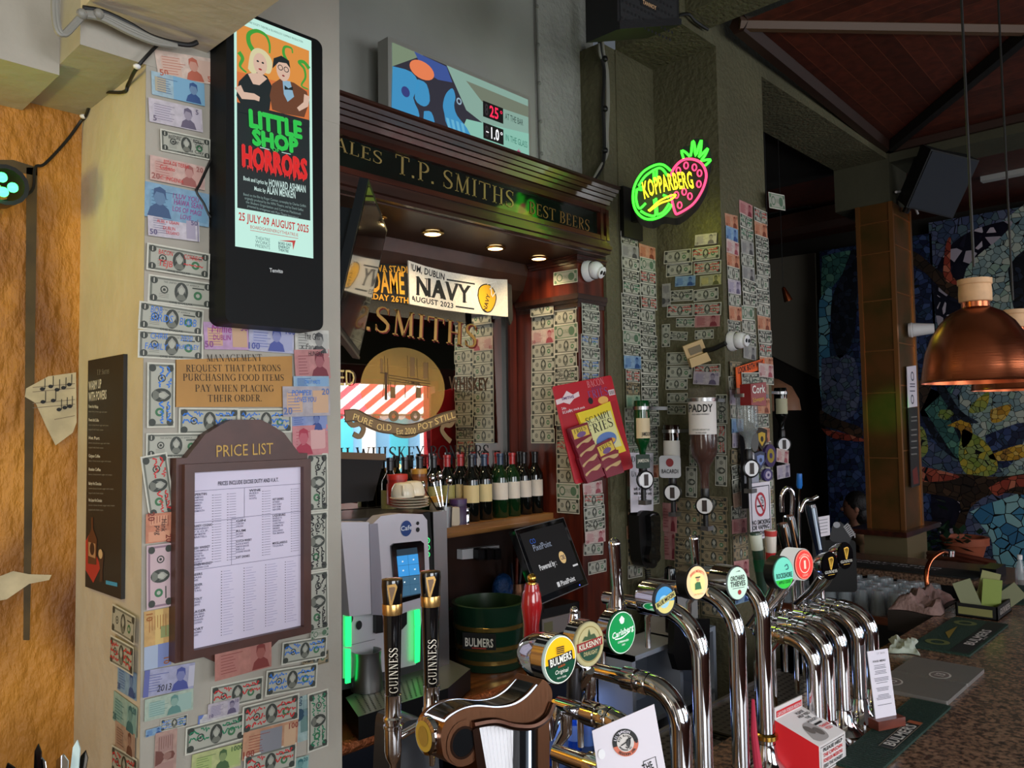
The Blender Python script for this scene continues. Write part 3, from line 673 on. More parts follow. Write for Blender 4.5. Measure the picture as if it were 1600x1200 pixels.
N('p5', lambda: dollar(paper=M('note_mauve', (190, 166, 170), .7), tint=flat((136, 110, 124)), detail=False))
N('chf', lambda: note((206, 150, 70), (200, 120, 50), (150, 90, 40), face=None, w=.14, bands=[(.1, .5, -.5, 0, (150, 170, 204)), (.1, .5, 0, .5, (90, 110, 180)), (-.5, .1, -.1, .2, (214, 170, 80)), (-.2, 0, .1, .5, (120, 130, 60))], num='10'))
N('b13', lambda: note((150, 152, 196), (128, 132, 186), (70, 78, 140), face=.22, w=.13, bands=[(-.5, -.4, -.5, .5, (56, 66, 150)), (.38, .5, -.4, .4, (180, 178, 204))], scr='k', words=[('2013', -.25, -.75, .3)]))
N('tl', lambda: note((160, 184, 164), (130, 170, 160), (90, 130, 124), face=.1, seed=4))
N('rlob', lambda: note((176, 96, 84), (160, 80, 72), (120, 52, 48), face=.3, w=.14))
N('blucard', lambda: note((206, 204, 206), (60, 90, 180), (150, 150, 170), face=None, bands=[(-.5, .5, .3, .5, (54, 88, 180)), (-.5, -.46, -.5, .5, (54, 88, 180))]))
N('brn', lambda: note((176, 132, 118), (150, 104, 96), (110, 70, 62), face=.0))
N('g1000', lambda: note((178, 190, 110), (150, 176, 84), (70, 96, 60), num='1000', face=.12))
N('o100', lambda: note((196, 130, 90), (120, 120, 126), (140, 60, 50), num='100', face=None, bands=[(-.2, .2, -.5, .4, (112, 116, 130)), (.24, .46, -.4, .4, (206, 160, 116))]))
N('t500', lambda: note((150, 186, 186), (60, 110, 120), (40, 70, 90), num='500', face=-.1, bands=[(-.2, .3, -.3, .5, (66, 112, 110))]))
for tl, tr, key, lab in [
 ((240, 78), (332, 93), 'p50', 'peach fifty banknote, topmost on the pillar under the cable bundle'),
 ((235, 111), (317, 132), 'b5', 'pale blue banknote with a crowned portrait below the peach fifty'),
 ((230, 153), (314, 172), 'l5', 'lilac five banknote just below the pale blue portrait note'),
 ((248, 202), (327, 219), 'rt', 'dollar bill with black ROLL TIDE writing below the lilac five'),
 ((232, 243), (318, 262), 'pr', 'salmon banknote with red handwriting beside the wall screen'),
 ((224, 284), (324, 305), 'bh', 'tall blue banknote with purple handwriting below the salmon note'),
 ((228, 333), (308, 345), 'lv50', 'lavender fifty banknote with red handwriting'),
 ((227, 380), (325, 398), 'tejb', 'dollar bill with red TEJB scrawl beside the wall screen'),
 ((232, 428), (332, 443), 'one', 'clean dollar bill below the red TEJB one'),
 ((217, 470), (318, 485), 'bb1', 'dollar bill with thick blue lettering beside the wall screen foot'),
 ((215, 515), (316, 523), 'bb2', 'dollar bill with small blue lettering above the brass notice'),
 ((316, 503), (386, 506), 'mil', 'purple and orange note with pink handwriting below the wall screen'),
 ((386, 505), (458, 512), 'l100', 'lilac hundred note with a portrait below the wall screen'),
 ((458, 514), (511, 517), 'gil', 'white note with black handwriting at the pillar edge below the screen'),
 ((456, 547), (511, 546), 'hun', 'dark red portrait note at the pillar edge beside the brass notice'),
 ((455, 588), (511, 588), 'bst', 'narrow blue strip of a note with a date beside the brass notice'),
 ((438, 604), (511, 604), 'o20', 'orange and blue twenty note overlapping the brass notice'),
 ((452, 644), (510, 642), 'bs2', 'blue note strip below the orange and blue twenty'),
 ((455, 666), (511, 663), 'r20', 'pinkish red note with a standing figure above the price board shoulder'),
 ((278, 637), (372, 638), 'one_b0', 'dollar bill with blue scrawl under the start of the brass notice'),
 ((371, 639), (454, 638), 'one_b1', 'dollar bill with blue scrawl under the end of the brass notice'),
 ((227, 677), (318, 676), 'one', 'clean dollar bill tucked behind the rounded top of the price board'),
 ((271, 568), (271, 668), 'one_b0', 'dollar bill on its side next to the brass notice'),
 ((258, 706), (272, 801), 'one_r0', 'dollar bill on its side with red scrawl beside the price board frame'),
 ((268, 797), (268, 846), 'o20v', 'orange twenty note on its side beside the price board'),
 ((268, 847), (268, 945), 'p5', 'mauve five dollar bill on its side beside the price board'),
 ((267, 948), (267, 1038), 'chf', 'yellow and blue ten note on its side near the foot of the price board'),
 ((511, 708), (511, 797), 'one_k0', 'dollar bill on its side with black writing, upper one at the pillar edge'),
 ((511, 798), (511, 889), 'one_k1', 'dollar bill on its side with black writing, middle one at the pillar edge'),
 ((511, 890), (511, 982), 'one_k0', 'dollar bill on its side with black writing, lower one at the pillar edge'),
 ((224, 1047), (303, 1034), 'b13', 'indigo note marked 2013 below the price board'),
 ((224, 1092), (300, 1074), 'tl', 'faded teal and green note below the indigo 2013 one'),
 ((482, 985), (511, 978), 'back', 'dollar bill back tucked at the pillar edge below the price board'),
 ((438, 1003), (508, 992), 'one_b0', 'dollar bill with blue writing curling beside the price board foot'),
 ((413, 1047), (493, 1034), 'one_b1', 'dollar bill with blue 200 writing below the price board foot'),
 ((329, 1073), (411, 1056), 'one_r0', 'dollar bill with big red letters below the price board point'),
 ((309, 1118), (372, 1105), 'blucard', 'white card with a blue band partly behind dollar bills'),
 ((250, 1124), (292, 1115), 'one_b1', 'small folded dollar bill with blue marks low on the pillar'),
 ((275, 1136), (273, 1215), 'brn', 'brown creased note on its side low on the pillar'),
 ((288, 1136), (382, 1112), 'one_g0', 'dollar bill with green writing low on the pillar'),
 ((296, 1179), (377, 1158), 'g1000', 'yellow-green thousand note at the bottom of the pillar'),
 ((376, 1103), (465, 1081), 'one_r1', 'dollar bill with red writing above the orange hundred note'),
 ((377, 1143), (463, 1122), 'o100', 'orange hundred note with a grey beast low on the pillar'),
 ((378, 1180), (460, 1158), 'one_r0', 'dollar bill with red writing below the orange hundred note'),
 ((490, 1082), (490, 1152), 't500', 'teal five hundred note on its side low at the pillar edge'),
 ((512, 1075), (512, 1165), 'one_g1', 'dollar bill on its side low at the pillar edge'),
 ((432, 1131), (461, 1124), 'grey', 'grey note edge beside the orange hundred note'),
 ((226, 1140), (252, 1133), 'blue', 'small blue note corner at the pillar edge above the bottom'),
 ((323, 1100), (372, 1088), 'lilac', 'pale lilac note showing above the white card'),
 ((470, 1024), (511, 1014), 'sepia_k', 'dull scrawled dollar bill at the pillar edge under the price board'),
 ((425, 1192), (480, 1178), 'teal', 'teal note at the foot of the pillar face'),
]: bill(PF, tl, tr, key, lab, G1)
G1b = 'banknotes taped to the cream flank of the pillar'
for tl, tr, hp, key, lab in [
 ((182, 942), (219, 962), .066, 'plain', 'clean dollar bill, topmost on the pillar flank'),
 ((181, 990), (217, 1010), .066, 'one_r1', 'dollar bill with red scrawl, second on the pillar flank'),
 ((186, 1035), (215, 1052), .064, 'blue', 'blue portrait note, third on the pillar flank'),
 ((180, 1078), (217, 1105), .07, 'teal', 'pale teal note, fourth on the pillar flank'),
 ((184, 1124), (214, 1146), .06, 'brown', 'sandy brown note, fifth on the pillar flank'),
 ((179, 1162), (218, 1186), .066, 'one_r0', 'dollar bill with red scrawl, sixth on the pillar flank'),
]: bill(PS, tl, tr, key, lab, G1b, hgt=hp)
# ---- niche, column and back-bar strips
W1 = ['plain']*2+['one_k0', 'one_k1']*4+['one_r0', 'one_g0', 'back', 'blue', 'grey']
W2 = ['plain']*2+['one_k0', 'one_k1', 'one_k0', 'one_k1', 'one_k0', 'one_r1', 'one_g1', 'orange', 'back']
W3 = ['plain']*8+['one_k1', 'one_r0', 'back']
W4 = ['plain']*2+['one_k1', 'soot', 'sepia_k']+['one_k0', 'red', 'orange', 'lilac', 'pink', 'one_r1', 'brown', 'blue']
strip(NL, (968, 361), (973, 575), 11, .148, W1, 'the recess outer strip', 'bills in the recess, outer strip', seed=3)
strip(NL, (975, 577), (980, 905), 16, .12, W2+['brown', 'green', 'soot', 'soot', 'sepia_k'], 'the recess narrow lower strip', 'bills in the recess, lower strip', seed=4)
strip(NL, (997, 381), (1002, 790), 20, .148, W2, 'the recess inner strip', 'bills in the recess, inner strip', seed=5)
GN = 'bills on the wall above and below the hanging spirit bottles'
def zz(x, y): return (950+x/5.926, 340+y/5.926)
for tl, tr, key, lab in [
 (zz(815, 165), zz(1017, 142), 'lilac', 'lilac note topmost in the recess under the neon sign'),
 (zz(530, 315), zz(778, 290), 'plain', 'clean dollar bill topmost of the pair under the neon sign'),
 (zz(790, 290), zz(1047, 257), 'one_r0', 'dollar bill with red GO letters under the neon sign'),
 (zz(540, 437), zz(783, 405), 'plain', 'clean dollar bill second of the pair under the neon sign'),
 (zz(800, 418), zz(1052, 390), 'one_r1', 'dollar bill with red writing second under the neon sign'),
 (zz(628, 548), zz(815, 535), 'blue', 'bright blue note under the paired dollar bills'),
 (zz(855, 543), zz(1055, 520), 'olivenote', 'yellow-green note beside the bright blue one'),
 (zz(588, 608), zz(588, 822), 'grey', 'grey note on its side below the neon sign'),
 (zz(588, 680), zz(798, 665), 'one_k0', 'dollar bill dense with black writing beside the grey sideways note'),
 (zz(800, 675), zz(1030, 645), 'plain', 'tilted clean dollar bill below the yellow-green note'),
 (zz(560, 810), zz(800, 798), 'one_r0', 'dollar bill tinted red in the middle of the recess'),
 (zz(808, 795), zz(1062, 783), 'one_r1', 'dollar bill with red capitals in the middle of the recess'),
 (zz(636, 932), zz(806, 930), 'one_g0', 'dollar bill with dark green writing above the wall sensor'),
 (zz(808, 905), zz(1042, 890), 'red', 'red note with black capitals above the wall sensor'),
 (zz(578, 985), zz(578, 1195), 'plain', 'dollar bill on its side beside the wall sensor'),
 (zz(583, 1052), zz(745, 1060), 'one_k1', 'dollar bill with black writing beside the wall sensor'),
 (zz(810, 1047), zz(985, 1035), 'plain', 'folded dollar bill beside the wall sensor'),
]: bill(NR, tl, tr, key, lab, GN)
def z4(x, y): return (850+x/4, 560+y/4)
for tl, tr, key, lab in [
 (z4(772, -35), z4(930, -42), 'plain', 'dollar bill just under the wall sensor'),
 (z4(772, 48), z4(935, 45), 'plain', 'dollar bill topmost beside the large inverted whiskey bottle'),
 (z4(945, 42), z4(1110, 35), 'one_r0', 'dollar bill behind the lilac note over the whiskey bottle'),
 (z4(768, 130), z4(905, 127), 'plain', 'dollar bill second beside the large inverted whiskey bottle'),
 (z4(770, 217), z4(900, 215), 'plain', 'dollar bill third beside the large inverted whiskey bottle'),
 (z4(773, 292), z4(890, 292), 'one_k0', 'dollar bill with black capitals beside the large inverted whiskey bottle'),
 (z4(1148, 225), z4(1148, 410), 'one_k1', 'sideways dollar bill with black writing behind the whiskey bottle'),
 (z4(1142, 415), z4(1142, 600), 'one_r0', 'sideways reddish dollar bill behind the whiskey bottle'),
 (z4(1148, 607), z4(1148, 800), 'plain', 'sideways clean dollar bill behind the whiskey bottle neck'),
 (z4(962, 545), z4(962, 675), 'one_k0', 'sideways dollar bill beside the small dark spirit bottle'),
 (z4(962, 680), z4(962, 870), 'plain', 'sideways clean dollar bill between the two optics'),
]: bill(NR, tl, tr, key, lab, GN)
bill(NR, z4(955, 82), z4(1118, 88), 'lilac', 'lilac note leaning over the top of the large whiskey bottle', GN, off=.03)
strip(NR, (1036, 786), (1034, 872), 2, .09, ['red', 'brown'], 'the short strip by the wall telephone', 'red notes beside the telephone', seed=2)
strip(NR, (1056, 778), (1054, 960), 9, .15, ['soot']*3+['sepia_k', 'plain', 'soot'], 'the first brownish strip behind the taps', 'brownish bills behind the taps, first strip', seed=8, jit=1)
strip(NR, (1095, 775), (1096, 960), 9, .15, ['soot']*3+['sepia_k', 'soot', 'plain'], 'the second brownish strip behind the taps', 'brownish bills behind the taps, second strip', seed=9, jit=1)
strip(CF, (1132, 332), (1137, 520), 9, .125, W4, 'the first strip on the column front', 'bills on the column, first strip', seed=11, jit=4)
strip(CF, (1154, 313), (1160, 560), 12, .14, W1+['red', 'lilac'], 'the middle strip on the column front', 'bills on the column, middle strip', seed=12, jit=4)
strip(CF, (1176, 324), (1186, 600), 13, .145, W3[5:]+['one_k0', 'one_k1']*3+['orange'], 'the last strip on the column front', 'bills on the column, last strip', seed=13, jit=2)
strip(CF, (1137, 565), (1143, 700), 6, .12, W4+W3, 'the strip behind the clear spirit bottle', 'bills behind the clear bottle', seed=14, jit=4)
strip(CF, (1140, 705), (1146, 945), 11, .15, W4, 'the strip by the no smoking notice', 'notes beside the no smoking notice', seed=15, jit=6)
strip(CF, (1176, 600), (1184, 760), 7, .16, W4+W3, 'the strip behind the badges', 'notes behind the badges', seed=16, jit=5)
strip(CF, (1190, 745), (1197, 945), 9, .11, ['soot']*4+['plain'], 'the brown strip at the outer edge of the column', 'bills at the column edge', seed=17, jit=2)
bill(CF, (1186, 303), (1212, 308), 'back', 'dollar bill sticking out from the top corner of the column like a flag', 'loose notes at the column edge', off=.05)
bill(CF, (1205, 700), (1224, 704), 'pink', 'pink note sticking out past the column edge', 'loose notes at the column edge', off=.03, hgt=.07)
bill(CF, (1204, 728), (1224, 724), 'lilac', 'mauve note sticking out below the pink one at the column edge', 'loose notes at the column edge', off=.034, hgt=.07)
PIX = 2.857
BL = Fr((PIX, 2.77, 0), (-1, 0, 0)); BF = Fr((PIX, 2.3, 0), (0, -1, 0))
strip(BL, (831, 474), (832, 692), 10, .15, W3+['one_k1', 'pink', 'orange'], 'the pier strip by the mirror', 'bills on the pier, strip by the mirror', seed=21, jit=1.5)
strip(BL, (866, 465), (872, 800), 15, .14, W3+['one_k0', 'pink'], 'the outer strip on the pier flank', 'bills on the pier, outer strip', seed=22, jit=1.5)
strip(BF, (906, 464), (908, 600), 7, .135, ['one_k0', 'one_g0', 'one_k1', 'one_b0', 'one_k0'], 'the strip on the pier front', 'scrawled bills on the pier front', seed=23, jit=1.5)
strip(BF, (909, 755), (912, 870), 6, .15, ['plain', 'one_r0', 'one_k0', 'pink'], 'the ragged strip under the snack card', 'ragged bills below the snack card', seed=24, jit=5)
bill(BL, (866, 426), (903, 420), 'back', 'dollar bill on the frieze beside the downlight', 'loose bills on the wooden pier')
bill(BF, (918, 879), (946, 873), 'plain', 'clean dollar bill pinned alone beside the till screen', 'loose bills on the wooden pier')
# ================================================================ things on the pillar
def tx(b, fr, s, p0, p1, hpx, m, c=.001, font='bold', **k):
    """writing from pixel p0 to pixel p1 (baseline ends) on plane fr, hpx pixels tall at p0"""
    a0, b0 = fr.px(*p0); a1, b1 = fr.px(*p1); _, bt = fr.px(p0[0], p0[1]-hpx)
    f = fr.at((a0+a1)/2, (b0+b1)/2, 0, math.atan2(b1-b0, a1-a0)); fat = k.pop('fat', 0)
    b.text(f, s, 0, 0, bt-b0, m, c, 'c', font, width=math.hypot(a1-a0, b1-b0), **k)
    for dx, dy in ((-fat, 0), (fat, 0), (0, fat), (0, -fat)) if fat else (): b.text(f, s, dx, dy, bt-b0, m, c, 'c', font, width=math.hypot(a1-a0, b1-b0), **k)
def pz(fr, pts): return [fr.px(*q) for q in pts]
# ---- digital poster screen
SF = Fr((.9, 1.82, 0), (0, -1, 0))
root = thing('digital_poster_screen', 'tall black wall screen glowing with a musical theatre poster, mounted on the pillar', 'screen', (1.05, 1.9, 2.2))
b = MB(); c4 = pz(SF, [(353, 6), (504, 56), (505, 514), (352, 504)])
a0, a1 = c4[3][0], c4[2][0]; z0, z1 = c4[3][1], c4[0][1]
b.prism(SF, rrect(a0, z0, a1, z1, .022, 6), -.085, 0, M('screen_case', (12, 14, 15), .55, spec=.2), smooth=False)
tx(b, SF, 'Tenvito', (421, 425), (442, 427), 6, flat((200, 204, 204)), .0012)
part('case', b, root)
b = MB()
mint, blk = glow((196, 240, 226), .95), glow((22, 34, 36), .8)
b.pp(SF, [(365, 17), (486, 64), (489, 404), (367, 385)], .0015, mint)
b.pp(SF, [(369, 36), (482, 80), (484, 345), (370, 325)], .0025, blk)
b.pp(SF, [(369, 36), (482, 80), (482, 188), (369, 160)], .003, glow((232, 150, 66), .85))
b.pp(SF, [(369, 112), (482, 140), (482, 188), (369, 160)], .0032, glow((222, 120, 60), .85))
gr, grd = glow((70, 170, 60), .8), glow((30, 90, 40), .8)
for pts, wd in (([(396, 82), (388, 68), (388, 54), (400, 49), (414, 56), (420, 70), (420, 84)], .014), ([(448, 98), (442, 84), (444, 74), (454, 76), (456, 84)], .010), ([(372, 82), (378, 92), (374, 104), (384, 114)], .012), ([(482, 108), (474, 98), (466, 98), (474, 108), (476, 122), (470, 134), (480, 140)], .011)):
    q = curve(pz(SF, pts), 5); k = len(q); b.line(SF, q, [wd*(1-.7*i/k) for i in range(k)], .0036, gr)
# two generic figures: a woman with pale hair in a black dress, a man with glasses in a brown jacket
skin, hair = glow((226, 190, 168), .85), glow((226, 216, 170), .85)
b.pp(SF, [(368, 150), (372, 128), (384, 116), (400, 112), (416, 120), (424, 136), (420, 172), (404, 178), (380, 172)], .004, blk)
b.pp(SF, [(386, 116), (396, 114), (408, 117), (416, 124), (404, 134), (394, 132)], .0044, skin)
b.pl(SF, curve(pz(SF, [(386, 108), (390, 84), (400, 76), (414, 82), (424, 98), (420, 116), (406, 112), (394, 116), (386, 108)]), 4), .0046, hair)
a_, z_ = SF.px(405, 101); b.disc(SF, a_, z_, .019, .028, .005, skin, 18)
for dx in (-.007, .007): b.disc(SF, a_+dx, z_+.005, .0035, .0025, .0054, blk, 10)
b.disc(SF, a_, z_-.014, .005, .0025, .0054, glow((170, 50, 50), .8), 10)
b.line(SF, pz(SF, [(370, 136), (378, 150), (396, 152), (404, 156)]), [.02, .02, .016, .012], .005, skin)
b.pp(SF, [(420, 150), (424, 132), (436, 124), (458, 130), (478, 144), (482, 160), (474, 184), (440, 178), (424, 172)], .0042, glow((112, 66, 40), .8))
b.pp(SF, [(440, 126), (452, 128), (458, 152), (448, 160), (442, 148)], .0046, glow((150, 190, 214), .8))
a_, z_ = SF.px(441, 110); b.disc(SF, a_, z_, .02, .03, .005, skin, 18)
b.pp(SF, [(424, 108), (426, 92), (438, 88), (450, 96), (452, 108), (446, 100), (434, 98)], .0052, blk)
for dx in (-.0085, .0085): b.ring(SF, a_+dx, z_+.003, .0055, .0075, .0056, blk, 14)
b.disc(SF, a_, z_-.016, .004, .0025, .0056, glow((150, 60, 60), .8), 10)
b.pp(SF, [(443, 134), (449, 139), (456, 136), (456, 142), (449, 141), (443, 141)], .005, blk)
b.line(SF, pz(SF, [(478, 150), (476, 164), (464, 172)]), [.018, .016, .01], .0056, skin)
b.pp(SF, [(369, 163), (482, 190), (482, 200), (369, 175)], .0058, blk)
G_, R2, W_ = glow((56, 206, 84), .85), glow((230, 52, 52), .85), glow((206, 232, 226), .85)
tx(b, SF, 'LITTLE', (387, 198), (470, 217), 25, G_, .007, fat=.0022); tx(b, SF, 'SHOP', (393, 226), (464, 240), 22, G_, .007, fat=.0022)
tx(b, SF, 'OF', (423, 237), (434, 240), 6, G_, .007)
b.line(SF, pz(SF, [(404, 231), (419, 235)]), .002, .007, W_); b.line(SF, pz(SF, [(438, 239), (452, 242)]), .002, .007, W_)
tx(b, SF, 'HORRORS', (376, 259), (478, 281), 31, R2, .007, fat=.0022)
for i in range(14):
    x = 378+7.2*i; y = 260+1.6*i; b.line(SF, pz(SF, [(x, y-2), (x, y+3+(i*5) % 4)]), [.005, .001], .007, R2)
tx(b, SF, 'Book and Lyrics by', (378, 282), (416, 290), 6, W_, .007); tx(b, SF, 'HOWARD ASHMAN', (418, 292), (476, 302), 11, W_, .007)
tx(b, SF, 'Music by', (395, 298), (413, 302), 6, W_, .007); tx(b, SF, 'ALAN MENKEN', (415, 303), (460, 311), 11, W_, .007)
for i, s in enumerate(('Based on the film by Roger Corman, screenplay by Charles Griffith', 'originally produced by the WPA Theatre, and by David Geffen', 'the Shubert Organization and Cameron Mackintosh', 'presented by arrangement with Music Theatre International')):
    tx(b, SF, s, (378+i*2, 306+6*i), (476-i*4, 325+6*i), 4, glow((150, 176, 172), .8), .007, font='sans')
tx(b, SF, 'KARE-KARE SOCIETY THEATRE & TECHNOLOGY COMPANY PRODUCTION', (378, 33), (472, 68), 3.2, glow((70, 100, 96), .7), .004, font='sans')
RD = glow((200, 60, 56), .85)
tx(b, SF, '25 JULY-09 AUGUST 2025', (372, 344), (482, 364), 12, RD, .003)
tx(b, SF, 'BOARDGAISENERGYTHEATRE.IE', (390, 357), (465, 370), 5, RD, .003, font='sans'); b.line(SF, pz(SF, [(390, 360), (465, 373)]), .0012, .003, RD)
for i, s in enumerate(('THEATRE', 'WORKS', 'PRESENTS')): tx(b, SF, s, (398, 374+6*i), (421, 378+6*i), 5, glow((90, 120, 120), .8), .003, font='sans')
for i, s in enumerate(('BORD GAIS', 'ENERGY', 'THEATRE')): tx(b, SF, s, (434, 382+5*i), (454-2*i, 385+5*i), 4, glow((60, 90, 96), .8), .003)
b.pp(SF, [(434, 376), (461, 376), (457, 391), (456, 379)], .003, RD)
part('display', b, root)

# ---- price list board
PB = Fr((.9, 1.885, 0), (0, -1, 0))
root = thing('price_list_board', 'brown wooden price list board with arched top and glazed paper sheet', 'notice board', (1.02, 1.9, 1.1))
b = MB(); BR = M('brown_varnish', (78, 46, 38), .4, noise=.15, nscale=14)
xl = PB.px(271, 860)[0]; xr = PB.px(477, 860)[0]; zt = PB.px(271, 716)[1]; zb = PB.px(271, 1035)[1]; w_ = xr-xl; cxm = (xl+xr)/2
top = [(xr, zt-.012), (xr, zt), (xr-.025, zt), (xr-.07, zt+.055), (xr-.11, zt+.078), (cxm+.04, zt+.09), (cxm-.04, zt+.09), (xl+.11, zt+.078), (xl+.07, zt+.055), (xl+.025, zt), (xl, zt), (xl, zt-.012)]
bot = [(xl, zb), (xl+.07, zb), (xl+.1, zb-.02), (xl+.15, zb-.05), (cxm-.02, zb-.062), (cxm+.02, zb-.062), (xr-.15, zb-.05), (xr-.1, zb-.01), (xr-.06, zb+.018), (xr, zb+.022)]
b.prism(PB, top+bot, -.022, .012, BR)
tx(b, PB, 'PRICE LIST', (333, 714), (423, 709), 18, M('gilt_paint', (186, 148, 70), .5), .0135, font='sans')
part('backboard', b, root)
b = MB(); gx0, gz0 = PB.px(294, 1013); gx1, gz1 = PB.px(465, 727); zt2 = PB.px(293, 738)[1]
for lo, hi in (((gx0-.024, gz0-.02), (gx0, zt2+.02)), ((gx1, gz0-.02), (gx1+.022, zt2+.02)), ((gx0, gz0-.02), (gx1, gz0)), ((gx0, zt2), (gx1, zt2+.02))):
    b.ob(PB, lo[0], hi[0], lo[1], hi[1], .01, .03, BR)
part('frame', b, root)
b = MB(); LP = M('lilac_tinted_paper', (206, 198, 218), .5)
b.rect(PB, gx0, gz0, gx1, zt2, .014, LP); W = gx1-gx0; H = zt2-gz0
tk, tg = flat((60, 56, 74)), flat((120, 116, 140))
def at(x, y): return gx0+W*x, gz0+H*(1-y)
b.text(PB, 'PRICES INCLUDE EXCISE DUTY AND V.A.T.', *at(.5, .085), .0095, tk, .0155, font='bold', width=W*.56)
def hl(x0, x1, y, m=tg, t=.0012): (p, q), (r, s) = at(x0, y), at(x1, y); b.rect(PB, p, q, r, q+t, .0152, m)
def vl(x, y0, y1, m=tg): (p, q), (r, s) = at(x, y0), at(x, y1); b.rect(PB, p, s, p+.0011, q, .0152, m)
hl(0, 1, .11); hl(0, .45, .29); hl(.34, 1, .285); hl(0, 1, .56); vl(.34, .29, .56); vl(.455, .11, .29)
rl = random.Random(3)
def block(x, y, head, rows, wcol):
    b.text(PB, head, *at(x, y), .0056, tk, .0155, al='l', font='bold', width=W*wcol*.9)
    for i, s in enumerate(rows): b.text(PB, s, *at(x, y+.0155*(i+1)), .0042, tg, .0155, al='l', font='bold', width=W*wcol*(.5+.08*(len(s) % 5)))
block(.01, .135, 'APERITIFS', ['CAMPARI', 'MARTINI', 'PERNOD', 'PIMMS', 'SHERRY', 'VERMOUTH'], .13)
block(.01, .315, 'BRANDY / COGNAC', ['HENNESSY', 'V.S.O.P.', 'REMY MARTIN', 'MARTELL'], .18)
block(.01, .44, 'IRISH WHISKEY', ['BUSHMILLS', 'BLACK BUSH', 'CRESTED TEN', 'JAMESON', 'PADDY', 'POWERS'], .16)
block(.01, .535, 'OTHER WHISKEY', ['CANADIAN CLUB'], .18)
block(.01, .59, 'BEERS', ['BASS', 'SMITHWICKS'], .09); block(.01, .65, 'CIDER', ['BULMERS', 'STAG'], .09); block(.01, .73, 'STOUT', ['GUINNESS', 'MURPHYS'], .09); block(.01, .8, 'LAGER', ['CARLSBERG', 'HARP', 'HEINEKEN', 'FOSTERS'], .12); block(.01, .9, 'PORT', ['SANDEMAN', 'TAWNY'], .1)
block(.38, .31, 'GIN', ['CORK DRY', 'GORDONS'], .1); block(.38, .37, 'RUM', ['BACARDI', 'CAPTAIN'], .1); block(.38, .43, 'SCOTCH WHISKY', ['BLACK & WHITE', 'FAMOUS GROUSE', 'BELLS', 'JOHNNIE WALKER'], .16); block(.38, .525, 'SOFT DRINKS', [], .14)
block(.5, .135, 'WINE', ['RED', 'WHITE', 'HALF BOTTLE'], .12)
block(.72, .2, 'HOT DRINKS', ['HOT WHISKEY', 'HOT PORT', 'HOT RUM', 'IRISH COFFEE'], .12); block(.72, .3, 'LIQUEURS', ['BAILEYS', 'BENEDICTINE', 'COINTREAU', 'DRAMBUIE', 'CREME DE MENTHE', 'GALLIANO', 'TIA MARIA'], .14); block(.72, .47, 'MISCELLANEOUS', ['TEQUILA'], .16)
for x in (.17, .3, .62, .9): 
    for i in range(26): p, q = at(x, .14+.0155*i); b.rect(PB, p, q, p+.004, q+.0012, .0153, tk); b.rect(PB, p+.006, q, p+.006+W*.06, q+.001, .0153, tg)
for x in (.25, .45, .65, .84):
    for i in range(24): p, q = at(x, .59+.016*i); b.rect(PB, p, q, p+.003, q+.0016, .0153, tk); b.rect(PB, p+.006, q, p+.006+W*rl.uniform(.05, .1), q+.001, .0153, flat((150, 146, 180)))
part('price_sheet', b, root)
bill(Fr((.9, 1.866, 0), (0, -1, 0)), (335, 1018), (424, 997), 'rlob', 'brick red note stuck over the lower edge of the price board', G1, off=.001)

# ---- brass notice
b = MB(); nf = Fr((.9, 1.905, 0), (0, -1, 0)); BS = M('brass_notice', (168, 122, 58), .45, .25, noise=.1, nscale=8)
q = pz(nf, [(275, 562), (450, 556), (456, 636), (275, 636)])
b.prism(nf, [(q[0][0], q[3][1]), (q[2][0], q[2][1]), (q[2][0], q[1][1]), (q[0][0], q[0][1])], -.003, .002, BS)
for s, p0, p1 in (('MANAGEMENT', (322, 565), (409, 564)), ('REQUEST THAT PATRONS', (290, 581), (438, 580)), ('PURCHASING FOOD ITEMS', (285, 595), (443, 595)), ('PAY WHEN PLACING', (304, 612), (427, 612)), ('THEIR ORDER.', (324, 628), (409, 627))):
    tx(b, nf, s, p0, p1, 11, flat((40, 26, 14)), .003, font='serif')
solo('brass_notice', b, 'brass coloured notice with engraved capitals asking patrons to pay when ordering', 'notice')

# ---- drinks poster on the flank
b = MB(); pf = Fr((XP0-.004, 2.345, 0), (-1, 0, 0)); q = pz(pf, [(140, 564), (197, 554), (195, 935), (137, 916)])
xa, xb, za, zb_ = q[3][0], q[1][0], q[2][1], q[1][1]
b.ob(pf, xa, xb, q[3][1], q[0][1], -.004, .006, M('poster_black', (34, 32, 31), .5))
wt, g2 = flat((206, 204, 200)), flat((140, 138, 134))
tx(b, pf, 'T.P. Smiths', (156, 586), (175, 584), 8, g2, .007, font='serif'); tx(b, pf, 'WARM UP', (143, 610), (163, 606), 13, wt, .007); tx(b, pf, 'WITH POWERS', (143, 627), (171, 623), 13, wt, .007)
for i, (s, y) in enumerate((('Powers Hot Whiskey', 637), ('Powers Irish Coffee', 658), ('Hot Port', 686), ('Calypso Coffee', 714), ('Russian Coffee', 735), ('Baileys Hot Chocolate', 757), ('Mint Liqueur Hot Chocolate', 783))):
    tx(b, pf, s, (143, y), (158+i, y+1), 4.5, wt, .007); tx(b, pf, 'lemon cloves brown sugar and cream', (143, y+7), (172+i*2, y+8), 2.6, g2, .007, font='sans')
    if i in (1, 2, 5, 6): tx(b, pf, 'topped with fresh cream', (143, y+14), (166, y+15), 2.6, g2, .007, font='sans')
bt, rd = flat((90, 50, 30)), flat((176, 48, 38))
b.pp(pf, [(138, 845), (145, 832), (152, 860), (162, 885), (150, 910), (138, 890)], .0066, rd)
b.pp(pf, [(142, 880), (142, 840), (147, 826), (147, 808), (150, 808), (150, 826), (156, 842), (155, 882)], .007, bt)
